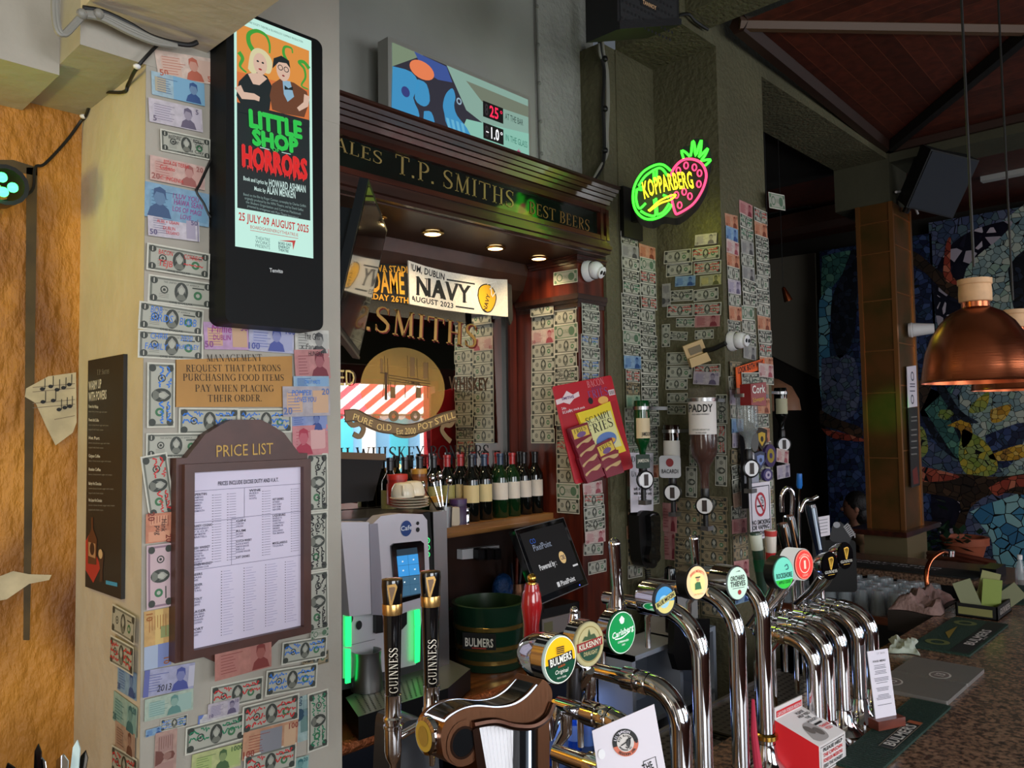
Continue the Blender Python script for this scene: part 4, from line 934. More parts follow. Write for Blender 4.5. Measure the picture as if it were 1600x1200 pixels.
b.pp(pf, [(143, 868), (143, 846), (154, 849), (154, 872)], .0075, flat((176, 132, 96))); b.disc(pf, *pf.px(149, 857), .016, .016, .008, flat((60, 34, 24)), 14)
b.pp(pf, [(157, 862), (167, 862), (165, 890), (165, 908), (160, 908), (161, 890)], .007, flat((70, 44, 34))); b.disc(pf, *pf.px(162, 865), .014, .012, .0076, flat((200, 170, 130)), 14)
b.pp(pf, [(170, 906), (188, 910), (188, 916), (170, 912)], .007, flat((60, 150, 196)))
solo('drinks_poster', b, 'tall black hot drinks poster with a bottle picture on the pillar flank', 'poster')

# ---- cables, spotlight, cutlery
CW, CB = M('grey_cable', (130, 128, 120), .5), M('black_cable', (18, 18, 18), .5)
b = MB()
for i, dz in enumerate((0, .012, .024)):
    pts = [P(x, y, Y=1.86) for x, y in ((128+i*2, 20+i*2), (160, 24+i*3), (200, 42+i*4), (240, 60+i*3), (276, 72))]
    b.tube(curve([tuple(p) for p in pts], 6), .007, CW, 8)
for i in range(2):
    pts = [P(x+i*5, y, Y=1.86) for x, y in ((84, -20), (84, 20), (88, 46), (97, 54), (112, 40), (128, 22))]
    b.tube(curve([tuple(p) for p in pts], 6), .006, CW, 8)
pts = [P(x, y, Y=1.86) for x, y in ((130, 12), (160, 18), (200, 36), (240, 58), (290, 70), (308, 66))]
b.tube(curve([tuple(p) for p in pts], 6), .006, CB, 8)
for x, y in ((154, 22), (128, 22)): b.ball(P(x, y, Y=1.855), .012, CW, 8, 6)
solo('cable_bundle', b, 'grey and black cables bundled along the beam above the peach banknote', 'cables')
b = MB(); pts = [P(250, 66, Y=1.89), P(216, 103, Y=1.89), P(200, 132, X=.745), P(192, 144, X=.745), P(150, 147, X=.745), P(134, 180, X=.745), P(126, 190, Y=2.33), P(104, 220, Y=2.33), P(70, 256, Y=2.32), P(55, 262, Y=2.32), P(48, 300, Y=2.3), P(0, 315, Y=2.3), P(-40, 305, Y=2.3)]
b.tube(curve([tuple(p) for p in pts], 5), .0042, CB, 6)
for p in ((P(214, 104, Y=1.89)), P(130, 182, X=.742)): b.ball(p, (.009, .009, .006), WHITE, 8, 6)
solo('wall_cable', b, 'thin black cable clipped from the cable bundle down across the ochre mural', 'cable')
b = MB(); pts = [P(x, y, Y=1.9) for x, y in ((344, 212), (336, 236), (324, 262), (312, 288), (307, 300), (318, 318), (328, 338), (342, 344))]
b.tube(curve([tuple(p) for p in pts], 5), .0035, CB, 6); solo('screen_power_cable', b, 'thin black cable looping out beside the wall screen over the banknotes', 'cable')
o = P(8, 290, Y=2.2); root = thing('fairy_light_cluster', 'green glowing light cluster hung on the ochre mural', 'light', o)
b = MB(); b.lathe(o+V((0, .1, 0)), [(.03, 0), (.045, .04), (.05, .11), (.04, .11)], BLACK, 16, (0, -1, 0)); part('housing', b, root)
for x, y in ((3, 277), (20, 293), (5, 300), (-8, 292)):
    b = MB(); b.ball(P(x, y, Y=2.17), .012, glow((60, 255, 110), 6), 10, 7); part('bulb', b, root)
lamp('green_cluster_light', 'POINT', P(20, 300, Y=2.2), .5, (.1, 1, .25), radius=.03)
lamp('assumed_mural_lamp', 'POINT', (-.1, 2.1, 2.42), 9, (.95, .8, .04), radius=.05)  # unseen yellow lamp, assumed from the yellow light on mural and soffit
lamp('assumed_green_spot', 'SPOT', (2.2, -1.2, 3.3), 700, (.05, 1, .1), (5.9, 1.95, 2.02), spot=4.5, blend=1, radius=.02)  # unseen green spot, assumed and added to put green light on the copper column
for i, (x0, y0, x1, y1, m, wd, lab) in enumerate([(42, 1215, 12, 1192, GBLACK, .011, 'black handled knife leaning furthest from the pillar flank'), (58, 1215, 60, 1162, GBLACK, .008, 'dark slim fork standing against the ochre mural'), (70, 1215, 62, 1180, CHROME, .012, 'shiny spoon handle standing among the cutlery by the mural'), (92, 1215, 99, 1178, CHROME, .014, 'broad shiny knife standing by the foot of the flank'), (112, 1215, 121, 1156, M('pale_blade', (206, 232, 236), .3), .009, 'pale bladed butter knife in front of the cream flank'), (118, 1215, 134, 1172, GBLACK, .009, 'black fork beside the pale butter knife')]):
    b = MB(); p0, p1 = P(x0, y0+40, Y=1.95), P(x1, y1, Y=1.95); f = FL(p0, RT, (p1-p0)); L = (p1-p0).length
    f.u = (f.u-f.v*f.u.dot(f.v)).normalized(); f.n = f.u.cross(f.v)
    b.prism(f, [(-.005, 0), (-wd, L*.55), (-wd*.9, L*.88), (0, L), (wd*.9, L*.86), (wd, L*.5), (.005, 0)], -.0016, .0016, m)
    solo('cutlery', b, lab, 'cutlery', 'cutlery standing in a caddy')
p = P(85, 1290, Y=1.95); b = MB(); b.lathe(p-V((0, 0, .14)), [(.0, 0), (.085, 0), (.095, .16), (.088, .16), (.08, .02), (0, .02)], BLACK, 20); solo('cutlery_caddy', b, 'black caddy holding cutlery at the foot of the pillar flank', 'caddy')
# ================================================================ back bar
YM = 2.72
SOF = M('varnished_soffit', (66, 40, 26), .38, noise=.25, nscale=7, coat=.08)
root = thing('back_bar_canopy', 'dark mahogany back bar canopy with stepped cornice and gilt lettered fascia', 'bar canopy', (2.1, 2.4, 2.74))
prof = [(2.42, 2.955), (2.225, 2.955), (2.215, 2.972), (2.2, 2.972), (2.195, 2.99), (2.182, 2.99), (2.178, 3.004), (2.165, 3.004), (2.16, 3.018), (2.15, 3.018), (2.145, 3.032), (2.135, 3.036), (2.135, 3.046), (2.42, 3.046)]
def extr(b, prof, x0, x1, m):
    n = len(prof); vv = [(x0, y, z) for y, z in prof]+[(x1, y, z) for y, z in prof]
    b.add(vv, [(i, n+i, n+(i+1) % n, (i+1) % n) for i in range(n)], m); b.add(vv[:n], [tuple(range(n))], m); b.add(vv[n:], [tuple(range(n))[::-1]], m)
XE = 2.995
MD = wood('dark_mahogany_long', (58, 30, 22), (34, 18, 13), .35, 0)
b = MB(); extr(b, prof, 1.15, XE-.01, MD); part('cornice', b, root)
b = MB(); extr(b, [(2.24, 2.815), (2.24, 2.955), (2.42, 2.955), (2.42, 2.815)], 1.15, XE-.03, MD)
extr(b, [(2.215, 2.935), (2.215, 2.957), (2.24, 2.957), (2.24, 2.935)], 1.15, XE-.02, MAHOGX)
extr(b, [(2.215, 2.808), (2.215, 2.828), (2.24, 2.828), (2.24, 2.808)], 1.15, XE-.02, MAHOGX)
for x in (XE-.062, XE-.02): b.box((x, 2.213, 2.81), (x+.02, 2.24, 2.955), MAHOGX)
extr(b, [(2.235, 2.74), (2.2, 2.742), (2.2, 2.756), (2.19, 2.76), (2.19, 2.775), (2.205, 2.78), (2.205, 2.795), (2.222, 2.8), (2.222, 2.815), (2.3, 2.815), (2.3, 2.74)], 1.15, XE-.01, MD)
part('fascia_frame', b, root)
b = MB(); sf = Fr((1.15, 2.236, 0), (0, -1, 0)); b.rect(sf, 0, 2.826, XE-.062-1.15, 2.938, 0, GREENBOARD)
gp = M('fascia_gilt', (150, 128, 76), .4, .3)
tx(b, sf, 'T.P. SMITHS', (617, 270), (803, 326), 30, gp, .002, font='serif')
tx(b, sf, 'FINE ALES', (430, 203), (597, 258), 22, gp, .002, font='serif')
tx(b, sf, 'BEST BEERS', (826, 333), (921, 362), 19, M('fascia_gilt_dim', (120, 84, 50), .4, .3), .002, font='serif')
part('sign_board', b, root)
b = MB(); b.box((1.15, 2.23, 2.735), (XE-.01, 2.62, 2.76), SOF)
cv = [(2.60, 2.74), (2.61, 2.68), (2.64, 2.61), (2.69, 2.565), (2.72, 2.55), (2.77, 2.55), (2.77, 2.74)]
extr(b, cv, 1.15, 2.855, SOF); part('soffit', b, root)
for i, (x, y) in enumerate(((585, 338), (676, 363), (774, 386), (842, 402))):
    p = P(x, y, Z=2.733)
    root = thing('downlight', ['round brass downlight in the canopy soffit behind the tilted television', 'lit round downlight just past the television', 'lit round downlight above the scarf end', 'lit round downlight beside the wooden pier'][i], 'light', p, 'downlights in the bar canopy')
    b = MB(); b.lathe(p, [(.032, 0), (.045, -.002), (.047, -.006), (.034, -.01)], BRASS, 20); part('rim', b, root)
    b = MB(); b.lathe(p, [(.0, -.004), (.02, -.006), (.033, -.008)], glow((255, 226, 160), 9), 20); part('bulb', b, root)
    lamp('downlight_beam', 'SPOT', p-V((0, 0, .02)), 9, (1, .74, .42), p-V((0, 0, 1)), spot=125, blend=.9, radius=.03)
# pier
root = thing('bar_pier', 'mahogany end pier of the back bar with moulded cap, covered in bills', 'pier', (2.95, 2.5, .95))
b = MB(); b.box((PIX, 2.3, .951), (3.058, 2.785, 2.734), MAHOG); part('post', b, root)
b = MB()
for d_, z0_, z1_ in ((.006, 2.495, 2.515), (.014, 2.515, 2.53), (.022, 2.53, 2.555)): b.box((PIX-d_, 2.3-d_, z0_), (3.058, 2.68, z1_), MD)
for d_, z0_, z1_ in ((.008, 2.7, 2.712), (.018, 2.712, 2.725), (.026, 2.725, 2.734)): b.box((PIX-d_, 2.3-d_, z0_), (3.058, 2.59, z1_), MAHOGX)
part('cap_moulding', b, root)
b = MB(); b.box((3.06, 2.285, 0), (3.172, 2.6, 3.811), OLIVE); struct('trim_11', b)
# mirror
root = thing('bar_mirror', 'large whiskey mirror with gilt lettering and a painted medallion in the back bar', 'mirror', (2.1, YM, 1.55))
mm = Fr((1.2, YM, 0), (0, -1, 0))
b = MB(); b.ob(mm, 0, 1.6, 1.545, 2.548, -.01, 0, M('mirror_glass', (222, 222, 216), .015, 1)); part('glass', b, root)
b = MB(); b.box((2.81, 2.69, 1.545), (2.855, 2.78, 2.548), MAHOG); b.box((2.795, 2.705, 1.545), (2.815, 2.73, 2.548), M('frame_inner', (28, 26, 28), .4)); part('frame', b, root)
TAN = M('medallion_tan', (196, 156, 84), .5, alpha=.4); RIB = M('ribbon_brown', (116, 96, 70), .5); GLT = M('mirror_gilt', (206, 164, 90), .3, .5); RED_ = flat((120, 28, 22)); SEP = flat((62, 42, 24))
b = MB()
for (p0, p1, h, s) in (((570, 515), (745, 544), 41, '.SMITHS'), ((500, 502), (566, 513), 40, 'T.P')):
    tx(b, mm, s, (p0[0]+1.5, p0[1]+2), (p1[0]+2, p1[1]+2.5), h, RED_, .0008, font='serif'); tx(b, mm, s, p0, p1, h, GLT, .0016, font='serif')
part('lettering', b, root); b = MB()
tx(b, mm, 'DISTILLED', (450, 602), (557, 603), 26, SEP, .0012, font='serif'); tx(b, mm, 'DISTILLED', (449, 601), (555, 602), 25, M('lettering_gilt_thin', (190, 170, 110), .4), .0018, font='sans')
part('lettering', b, root); b = MB()
tx(b, mm, 'WHISKEY', (702, 609), (763, 610), 20, SEP, .0012, font='bold')
part('lettering', b, root); b = MB()
tx(b, mm, 'IRISH WHISKEY BONDERS', (474, 726), (764, 715), 25, flat((26, 26, 30)), .0012, font='serif')
part('lettering', b, root)
b = MB(); ca, cb = mm.px(632, 607); ra = (mm.px(698, 607)[0]-mm.px(567, 607)[0])/2; rb = (mm.px(632, 543)[1]-mm.px(632, 671)[1])/2
b.disc(mm, ca, cb, ra, rb, .0006, TAN, 48)
def sk(pts, wd=.0022): b.line(mm, pz(mm, pts), wd, .0018, SEP)
for pts in ([(600, 556), (601, 583), (598, 620)], [(605, 560), (606, 584), (608, 620)], [(607, 586), (672, 596)], [(607, 590), (672, 600)], [(607, 594), (672, 604)], [(636, 556), (637, 589)], [(651, 560), (652, 590)], [(668, 566), (669, 594)], [(610, 597), (610, 622)], [(617, 597), (617, 622)], [(633, 600), (633, 622)], [(650, 600), (650, 622)], [(657, 602), (658, 622)], [(668, 602), (668, 622)], [(593, 582), (606, 584)], [(636, 590), (654, 592)]): sk(pts)
for x0, y0, x1, y1 in ((640, 558, 648, 588), (661, 566, 668, 592), (594, 560, 598, 582), (611, 604, 617, 622), (651, 605, 657, 622)): b.pp(mm, [(x0, y0), (x1, y0+1), (x1, y1), (x0, y1)], .0012, M('sketch_wash', (112, 86, 50), .6))
b.line(mm, pz(mm, [(603, 582), (603, 625)]), .012, .0014, SEP)
tx(b, mm, 'T.P. SMITHS', (633, 598), (656, 601), 3.5, SEP, .002, font='bold')
for x in (615, 649): 
    a_, b_ = mm.px(x, 650); b.ring(mm, a_, b_, .012, .026, .0022, RIB, 20, .9)
part('medallion', b, root)
b = MB(); rp = [(539, 650), (556, 649), (572, 657), (594, 666), (612, 669), (634, 672), (656, 668), (676, 660), (694, 653), (712, 649)]
q = curve(pz(mm, rp), 5); b.line(mm, q, .052, .003, RIB); b.line(mm, [(x, y+.023) for x, y in q], .004, .0036, SEP); b.line(mm, [(x, y-.023) for x, y in q], .004, .0036, SEP)
for tail in ([(541, 652), (550, 664), (562, 662), (568, 670), (562, 682), (552, 678)], [(711, 651), (704, 664), (694, 664), (690, 672), (696, 682), (704, 690)]): b.line(mm, curve(pz(mm, tail), 4), .022, .0026, RIB)
b.disc(mm, *mm.px(634, 674), .075, .03, .0036, RIB, 24)
for s, p0, p1 in (('PURE', (549, 655), (580, 667)), ('OLD', (587, 672), (611, 673)), ('POT', (652, 672), (676, 668)), ('STILL', (679, 664), (711, 652)), ('Est 2000', (618, 679), (649, 678))): tx(b, mm, s, p0, p1, 10, M('ribbon_letters', (222, 196, 130), .5), .0045, font='sans')
part('ribbon', b, root)
# scarf
b = MB(); sc = Fr((1.2, 2.575, 0), (0, -1, 0)); WH, BK, YE = M('scarf_white', (226, 220, 206), .85, noise=.06, nscale=120), M('scarf_black', (22, 20, 18), .85), flat((214, 152, 34))
b.prism(sc, pz(sc, [(530, 400), (596, 411), (640, 414), (640, 476), (583, 468), (520, 456)]), -.012, -.006, BK)
tq = pz(sc, [(637, 407), (664, 416), (700, 425), (740, 432), (770, 436), (792, 437), (793, 495), (770, 493), (730, 489), (690, 484), (660, 479), (639, 475)])
b.prism(sc, tq, -.003, .003, WH)
b.prism(sc, pz(sc, [(790, 440), (799, 446), (801, 500), (797, 508), (793, 495)]), -.01, .002, BK)
tx(b, sc, 'VA STADIUM', (592, 424), (654, 427), 10, YE, -.004, font='bold'); tx(b, sc, 'DAME', (582, 455), (634, 459), 33, YE, -.004, font='bold'); tx(b, sc, 'RDAY 26TH', (576, 466), (640, 474), 9, YE, -.004, font='bold')
b.prism(sc, pz(sc, [(637, 407), (641, 409), (643, 474), (639, 475)]), .002, .0045, WH)
tx(b, sc, 'NAVY', (647, 460), (735, 474), 28, INK, .004, font='serif'); tx(b, sc, 'NAVY', (648, 460), (734, 474), 28, INK, .0042, font='bold')
tx(b, sc, 'IUM, DUBLIN', (640, 422), (694, 438), 10, INK, .004); tx(b, sc, 'AUGUST 2023', (641, 470), (708, 482), 8, INK, .004)
b.line(sc, pz(sc, [(697, 437), (741, 444)]), .007, .004, INK); b.line(sc, pz(sc, [(711, 479), (740, 483)]), .007, .004, INK)
hp = [(745, 462), (747, 450), (755, 444), (765, 445), (772, 455), (775, 465), (772, 478), (765, 488), (755, 487), (748, 474)]
b.pl(sc, curve(pz(sc, hp+[hp[0]]), 4), .004, INK); hx = [(759+(x-759)*.9, 466+(y-466)*.92) for x, y in hp]; b.pl(sc, curve(pz(sc, hx+[hx[0]]), 4), .0048, flat((222, 168, 30)))
f2 = sc.at(*sc.px(757, 472), .005, 1.25); b.text(f2, 'NAVY', 0, -.02, .022, INK, .0004, font='bold', width=.085)
for pts in ([(760, 444), (774, 440), (776, 452)], [(764, 452), (772, 444), (774, 456), (768, 464)], [(766, 446), (767, 462)]): b.line(sc, pz(sc, pts), .006, .0052, flat((230, 226, 216)))
solo('football_scarf', b, 'black and white football scarf with gold lettering hung across the mirror top', 'scarf')
# television, tilted
NT, FT, NBt = P(577, 283, d=2.42), P(606, 362, d=2.8), P(523, 507, d=2.31)
uu = (FT-NT); vv_ = (NT-NBt); TW, TH = uu.length, vv_.length
tvf = FL(NBt, uu, vv_); tvf.v = (tvf.v-tvf.u*tvf.v.dot(tvf.u)).normalized(); tvf.n = tvf.u.cross(tvf.v)
if tvf.n.x < 0: tvf.n = -tvf.n
root = thing('television', 'black flat television tilted down under the canopy, seen almost edge on', 'television', NBt)
TC = M('tv_case', (26, 30, 33), .3)
b = MB(); b.ob(tvf, 0, TW, 0, TH, -.028, 0, TC); b.ob(tvf, TW*.06, TW*.94, TH*.05, TH*.8, -.075, -.028, TC, .0)
part('case', b, root)
b = MB(); b.rect(tvf, .012, .016, TW-.012, TH-.012, .0012, M('tv_glass', (10, 10, 11), .02, spec=1.0, coat=1.0)); part('screen_panel', b, root)
b = MB(); b.ob(tvf, .0, TW, -.008, .0, -.02, .004, STEEL); part('lower_trim', b, root)
b = MB(); p = tvf.w(TW*.5, TH*.6, -.07); b.cyl(p, (p.x-.02, p.y+.1, 2.733), .015, BLACK, n=10); part('ceiling_mount', b, root)
# illuminated temperature sign on the cornice
hf = Fr((1.6, 2.26, 0), (0, -1, 0)); root = thing('illuminated_temperature_sign', 'illuminated beer temperature sign standing on the cornice', 'sign', (2.1, 2.3, 3.046))
c4 = pz(hf, [(606, 57), (826, 151), (829, 255), (604, 190)]); x0, x1, zt_ = c4[0][0], c4[1][0]+.01, c4[0][1]; zb_ = 3.046
b = MB(); b.ob(hf, x0, x1, zb_, zt_, -.06, 0, M('sign_alloy', (160, 158, 152), .4, .4)); part('case', b, root)
b = MB(); i0, i1, j0, j1 = x0+.018, x1-.016, zb_+.008, zt_-.016
def hp_(x, y): return (i0+(i1-i0)*x, j1-(j1-j0)*y)
def hz(pts, c, e=.8, k=.003): b.pl(hf, [hp_(*q) for q in pts], k, glow(c, e))
hz([(0, 0), (1, 0), (1, 1), (0, 1)], (150, 186, 172), .75, .0015)
hz([(0, 0), (.3, 0), (.3, .3), (0, .3)], (150, 170, 140), .6, .002); hz([(.2, 0), (.36, 0), (.5, .5), (.66, .62), (.42, 1), (0, 1), (0, .3)], (60, 58, 72), .6, .0022)
hz([(.14, 0), (.36, .02), (.4, .2), (.3, .24), (.2, .2)], (70, 96, 170), .7, .0026); hz([(.5, .1), (1, .1), (1, .26), (.62, .3)], (140, 150, 130), .6, .0024); hz([(.5, .62), (1, .5), (1, 1), (.42, 1)], (140, 196, 178), .9, .0024)
b.pl(hf, [(x, y) for x, y in ell(*hp_(.19, .2), .06, .035, 20)], .0032, glow((236, 130, 84), .9))
for pts in ([(0, .3), (.12, .28), (.17, .42), (.13, .6), (.17, .8), (.1, 1), (0, 1)], [(.34, .45), (.36, .36), (.4, .28), (.42, .38), (.41, .5), (.43, .62), (.5, .74), (.54, .9), (.46, .98), (.36, .8), (.34, .66), (.33, .56)], [(.16, .34), (.22, .36), (.24, .56), (.2, .66), (.14, .6)], [(.2, .72), (.25, .7), (.27, .86), (.2, .92)]): b.pl(hf, curve([hp_(*q) for q in pts+[pts[0]]], 3), .0034, glow((70, 160, 214), .75))
for k in range(4): b.pl(hf, [hp_(.35+.035*k, .7), hp_(.37+.035*k, .7), hp_(.4+.035*k, .96), hp_(.38+.035*k, .97)], .004, glow((110, 190, 226), .8))
b.ring(hf, *hp_(.445, .42), .008, .014, .0042, glow((170, 200, 220), .7), 14)
b.disc(hf, *hp_(.08, .56), .02, .02, .0042, glow((60, 70, 140), .7), 14)
for k, (s, c, y) in enumerate((('8', (70, 66, 70), .36), ('8', (70, 66, 70), .68))): pass
for y, s, c in ((.3, '25', (236, 40, 80)), (.6, '1.0', (236, 236, 240))):
    b.rect(hf, *hp_(.625, y+.2), *hp_(.785, y-.02), .0036, glow((22, 18, 20), .5)); b.text(hf, '8', *hp_(.652, y+.165), .045, glow((62, 56, 60), .6), .0045, width=.022, font='bold')
    b.text(hf, s, *hp_(.712, y+.165), .045, glow(c, 1.3), .0048, width=.055, font='bold'); b.ring(hf, *hp_(.768, y+.05), .0035, .0065, .0046, glow(c, 1.3), 12)
b.rect(hf, *hp_(.645, .705), *hp_(.665, .69), .005, glow((236, 236, 240), 1.3))
b.text(hf, 'AT THE BAR', *hp_(.8, .42), .026, glow((40, 70, 66), .5), .004, al='l', width=.11); b.text(hf, 'IN THE GLASS', *hp_(.8, .72), .026, glow((50, 130, 110), .7), .004, al='l', width=.135)
for k in range(5):
    a_, z_ = hp_(.91, .82); t = math.radians(90+72*k); t2, t3 = t+math.radians(36), t-math.radians(36)
    b.pl(hf, [(a_, z_), (a_+.006*math.cos(t3), z_+.006*math.sin(t3)), (a_+.015*math.cos(t), z_+.015*math.sin(t)), (a_+.006*math.cos(t2), z_+.006*math.sin(t2))], .004, glow((190, 90, 130), .8))
b.text(hf, 'Heineken', *hp_(.91, .92), .014, glow((60, 120, 110), .6), .004, width=.08, font='bold'); b.text(hf, 'EXTRA COLD', *hp_(.91, .97), .008, glow((90, 140, 130), .6), .004, width=.08)
part('picture_panel', b, root)
# conduit and cables on the wall above
b = MB(); b.tube([P(836, -60, Y=2.405), P(845, 262, Y=2.405)], .006, M('painted_conduit', (120, 120, 114), .6), 8)
for y in (10, 70, 130, 190, 240): b.ball(P(839+y*.03, y, Y=2.4), .009, M('painted_conduit', (120, 120, 114), .6), 8, 6)
solo('wall_conduit', b, 'thin painted conduit running up the grey wall beside the lit sign', 'conduit')
b = MB()
for i in range(3):
    pts = [P(x+i*2.5, y, Y=2.26) for x, y in ((934, -40), (936, 40), (938-(i == 1)*4, 80), (944, 110), (946+(i == 0)*-4, 160), (944, 210), (944, 240), (940-i*4, 262), (926-i*3, 284))]
    b.tube(curve([tuple(p) for p in pts], 5), .0065 if i else .009, (CB, CW, CW)[i], 8)
for y in (92, 170, 235): b.ball(P(945, y, Y=2.25), .016, BLACK, 8, 6)
solo('vertical_cable_bundle', b, 'bundle of grey and black cables running down the wall corner to the cornice', 'cables')
# dome cameras
def dome(name, p, n, look, label, r=.05):
    root = thing(name, label, 'security camera', p); n = V(n).normalized(); look = V(look).normalized()
    b = MB(); b.lathe(p, [(r, 0), (r, .012), (r*.93, .02), (r*.9, .03), (r*.86, .034)], WHITE, 24, n); part('base_plate', b, root)
    b = MB(); c = V(p)+n*(.034+r*.25); b.ball(c, r*.82, WHITE, 20, 14); part('ball', b, root)
    up = V((0, 0, 1)); f = Fr(c+look*r*.76, look)
    b = MB(); b.lathe(c+look*r*.62, [(r*.56, 0), (r*.56, r*.2), (r*.5, r*.24), (.0, r*.24)], WHITE, 20, look)
    for s in (-1, 1): b.disc(f, s*r*.25, 0, r*.2, r*.2, r*.12, GBLACK, 16); b.disc(f, s*r*.25+r*.06, r*.05, r*.05, r*.05, r*.13, flat((90, 90, 96)), 8)
    part('lens_cover', b, root)
dome('dome_camera', P(917, 424, Y=2.295), (.1, -1, 0), (.12, -.88, -.42), 'white dome security camera on the pier beside the downlights')
dome('dome_camera', P(1142, 533, Y=1.905), (0, -1, .0), (-.02, -.97, -.12), 'white dome security camera among the bills on the column')
# shelf and the things on it
b = MB(); SH = wood('shelf_oak', (150, 104, 56), (96, 60, 28), .35, 0)
b.box((2.115, 2.47, 1.495), (PIX-.001, 2.715, 1.54), SH); b.box((2.115, 2.46, 1.5), (PIX-.001, 2.475, 1.515), SH); solo('bottle_shelf', b, 'worn oak shelf holding the wine bottles in front of the mirror', 'shelf')
GREENG = M('bottle_glass_green', (14, 40, 18), .06, coat=.4); DARKG = M('bottle_glass_dark', (9, 12, 10), .06, coat=.4)
def wine(name, p, glass, cap, lab, label, h=.3, cat='bottle', group='wine bottles on the shelf', r=.038, face=(-.7, -.7, 0)):
    root = thing(name, label, cat, p, group); k = h/.3
    b = MB(); b.lathe(p, [(0, 0), (r*.9, 0), (r, .006), (r, .185*k), (r*.94, .2*k), (r*.6, .222*k), (r*.37, .24*k), (r*.36, .29*k), (r*.42, .292*k), (r*.42, .3*k), (0, .3*k)], glass, 20); part('glass_body', b, root)
    b = MB(); b.lathe(p, [(r*.39, .248*k), (r*.39, .288*k), (r*.45, .29*k), (r*.45, .302*k), (0, .303*k)], cap, 16); part('capsule', b, root)
    b = MB(); x = V(face).normalized(); b.lathe(p, [(r*1.02, .085*k), (r*1.02, .165*k)], lab, 12, a0=-62, a1=62, xdir=x); part('label', b, root)
    return root
LBW, LBC, LBY = flat((214, 202, 186)), flat((206, 184, 130)), flat((150, 140, 80)); CAPK, CAPR, CAPB = flat((22, 22, 26), .3), flat((150, 34, 36), .3), flat((40, 56, 80), .3)
spec = [(664, 790, 2, DARKG, CAPK, LBY), (684, 788, 2, DARKG, CAPK, LBC), (702, 792, 2, GREENG, CAPK, LBC), (716, 790, 2, DARKG, CAPK, LBY), (737, 800, 1, DARKG, CAPK, LBC), (744, 790, 2, DARKG, CAPR, LBY), (756, 803, 1, DARKG, CAPB, LBC), (774, 800, 2, DARKG, CAPB, LBC), (793, 806, 1, GREENG, CAPB, LBW), (766, 788, 2, DARKG, CAPR, LBC), (785, 789, 2, DARKG, CAPR, LBY), (804, 794, 2, GREENG, CAPR, LBW), (813, 803, 1, GREENG, CAPR, LBW), (824, 797, 2, DARKG, CAPK, LBC), (846, 799, 1, DARKG, CAPK, LBW), (838, 790, 2, DARKG, CAPK, LBW), (863, 797, 1, DARKG, CAPK, LBW)]
WL = ['first']+ORD[1:]
rows = {1: [], 2: []}
for s in sorted(spec): rows[s[2]].append(s)
for rw, y_ in ((1, 2.545), (2, 2.64)):
    lastx = 2.08
    for i, (x, y, _, g, c, l) in enumerate(rows[rw]):
        p = P(x, y, Y=y_); p.z = 1.54
        p.x = min(max(p.x, lastx+.0785), PIX-.041-.0785*(len(rows[rw])-1-i)); lastx = p.x
        capn = 'red' if c is CAPR else 'blue' if c is CAPB else 'black'; ln = 'white' if l is LBW else 'cream' if l is LBC else 'yellow'
        wine('wine_bottle', p, g, c, l, '%s-capped wine bottle with %s label, %s in the %s row counting towards the pier' % (capn, ln, WL[i], 'front' if rw == 1 else 'back'), h=.285)
# cups, jars and pots
p = P(640, 797, Y=2.45); p.z = 1.66
def zat(x, y, Y): return P(x, y, Y=Y)
MT = P(620, 800, Y=2.4).z+.004                                  # top of the coffee machine
pc = P(640, 794, Z=MT+.001); CR = M('cream_china', (214, 204, 182), .25, coat=.3)
for i in range(4):
    b = MB(); z = pc.z+.0105*i; b.lathe((pc.x, pc.y, z), [(0, 0), (.045, .0), (.075, .009), (.076, .011), (.045, .004), (0, .004)], CR, 28)
    solo('saucer', b, '%s cream saucer of the stack on the coffee machine counting up from the bottom' % WL[i], 'saucer', 'saucers stacked on the coffee machine')
for i, (dx, dy, lab) in enumerate(((-.042, -.012, 'upturned cream cup with its handle facing out, on the saucer stack'), (.036, .022, 'upturned cream cup behind its twin on the saucer stack'))):
    o = V((pc.x+dx, pc.y+dy, pc.z+.046)); root = thing('coffee_cup', lab, 'cup', o, 'cups on the saucer stack')
    b = MB(); b.lathe(o, [(.044, 0), (.046, .01), (.042, .035), (.032, .052), (.02, .056), (0, .055)], CR, 24); part('bowl', b, root)
    d_ = V((-.6, -.8, 0)).normalized() if i == 0 else V((.8, .5, 0)).normalized(); c = o+d_*.046+V((0, 0, .028))
    b = MB(); b.tube([c+d_*.014*math.sin(t*.42)+V((0, 0, .017*math.cos(t*.42))) for t in range(0, 8)], .0045, CR, 8); part('handle', b, root)
def jar(name, x, y, Y, r, h, body, lid, label, cat='jar', z=1.54, lidh=.02):
    p = P(x, y, Y=Y); p.z = z; root = thing(name, label, cat, p)
    b = MB(); b.lathe(p, [(0, 0), (r, 0), (r, h*.8), (r*.9, h*.86), (r*.9, h)], body, 18); part('body', b, root)
    b = MB(); b.lathe(p, [(r*.95, h), (r*.95, h+lidh), (0, h+lidh)], lid, 18); part('lid', b, root)
GLS = M('clear_jar', (180, 170, 150), .1, alpha=.6)
jar('storage_jar', 621, 790, 2.6, .045, .1, M('red_tin', (170, 40, 34), .4), M('red_lid', (190, 50, 40), .4), 'red lidded tub behind the upturned cups', 'tub', z=MT+.002)
jar('storage_jar', 655, 790, 2.62, .036, .115, M('amber_jar', (120, 70, 40), .3), M('mustard_lid', (176, 128, 48), .4), 'jar with mustard lid directly behind the cups', z=MT+.002)
jar('storage_jar', 683, 792, 2.535, .032, .1, GLS, M('mustard_lid', (176, 128, 48), .4), 'clear jar with mustard lid beside the wine bottles')
jar('drink_tub', 716, 795, 2.52, .04, .085, M('purple_tub', (52, 34, 66), .4), M('purple_lid', (66, 44, 84), .4), 'purple drinking chocolate tub in front of the wine bottles', 'tub')
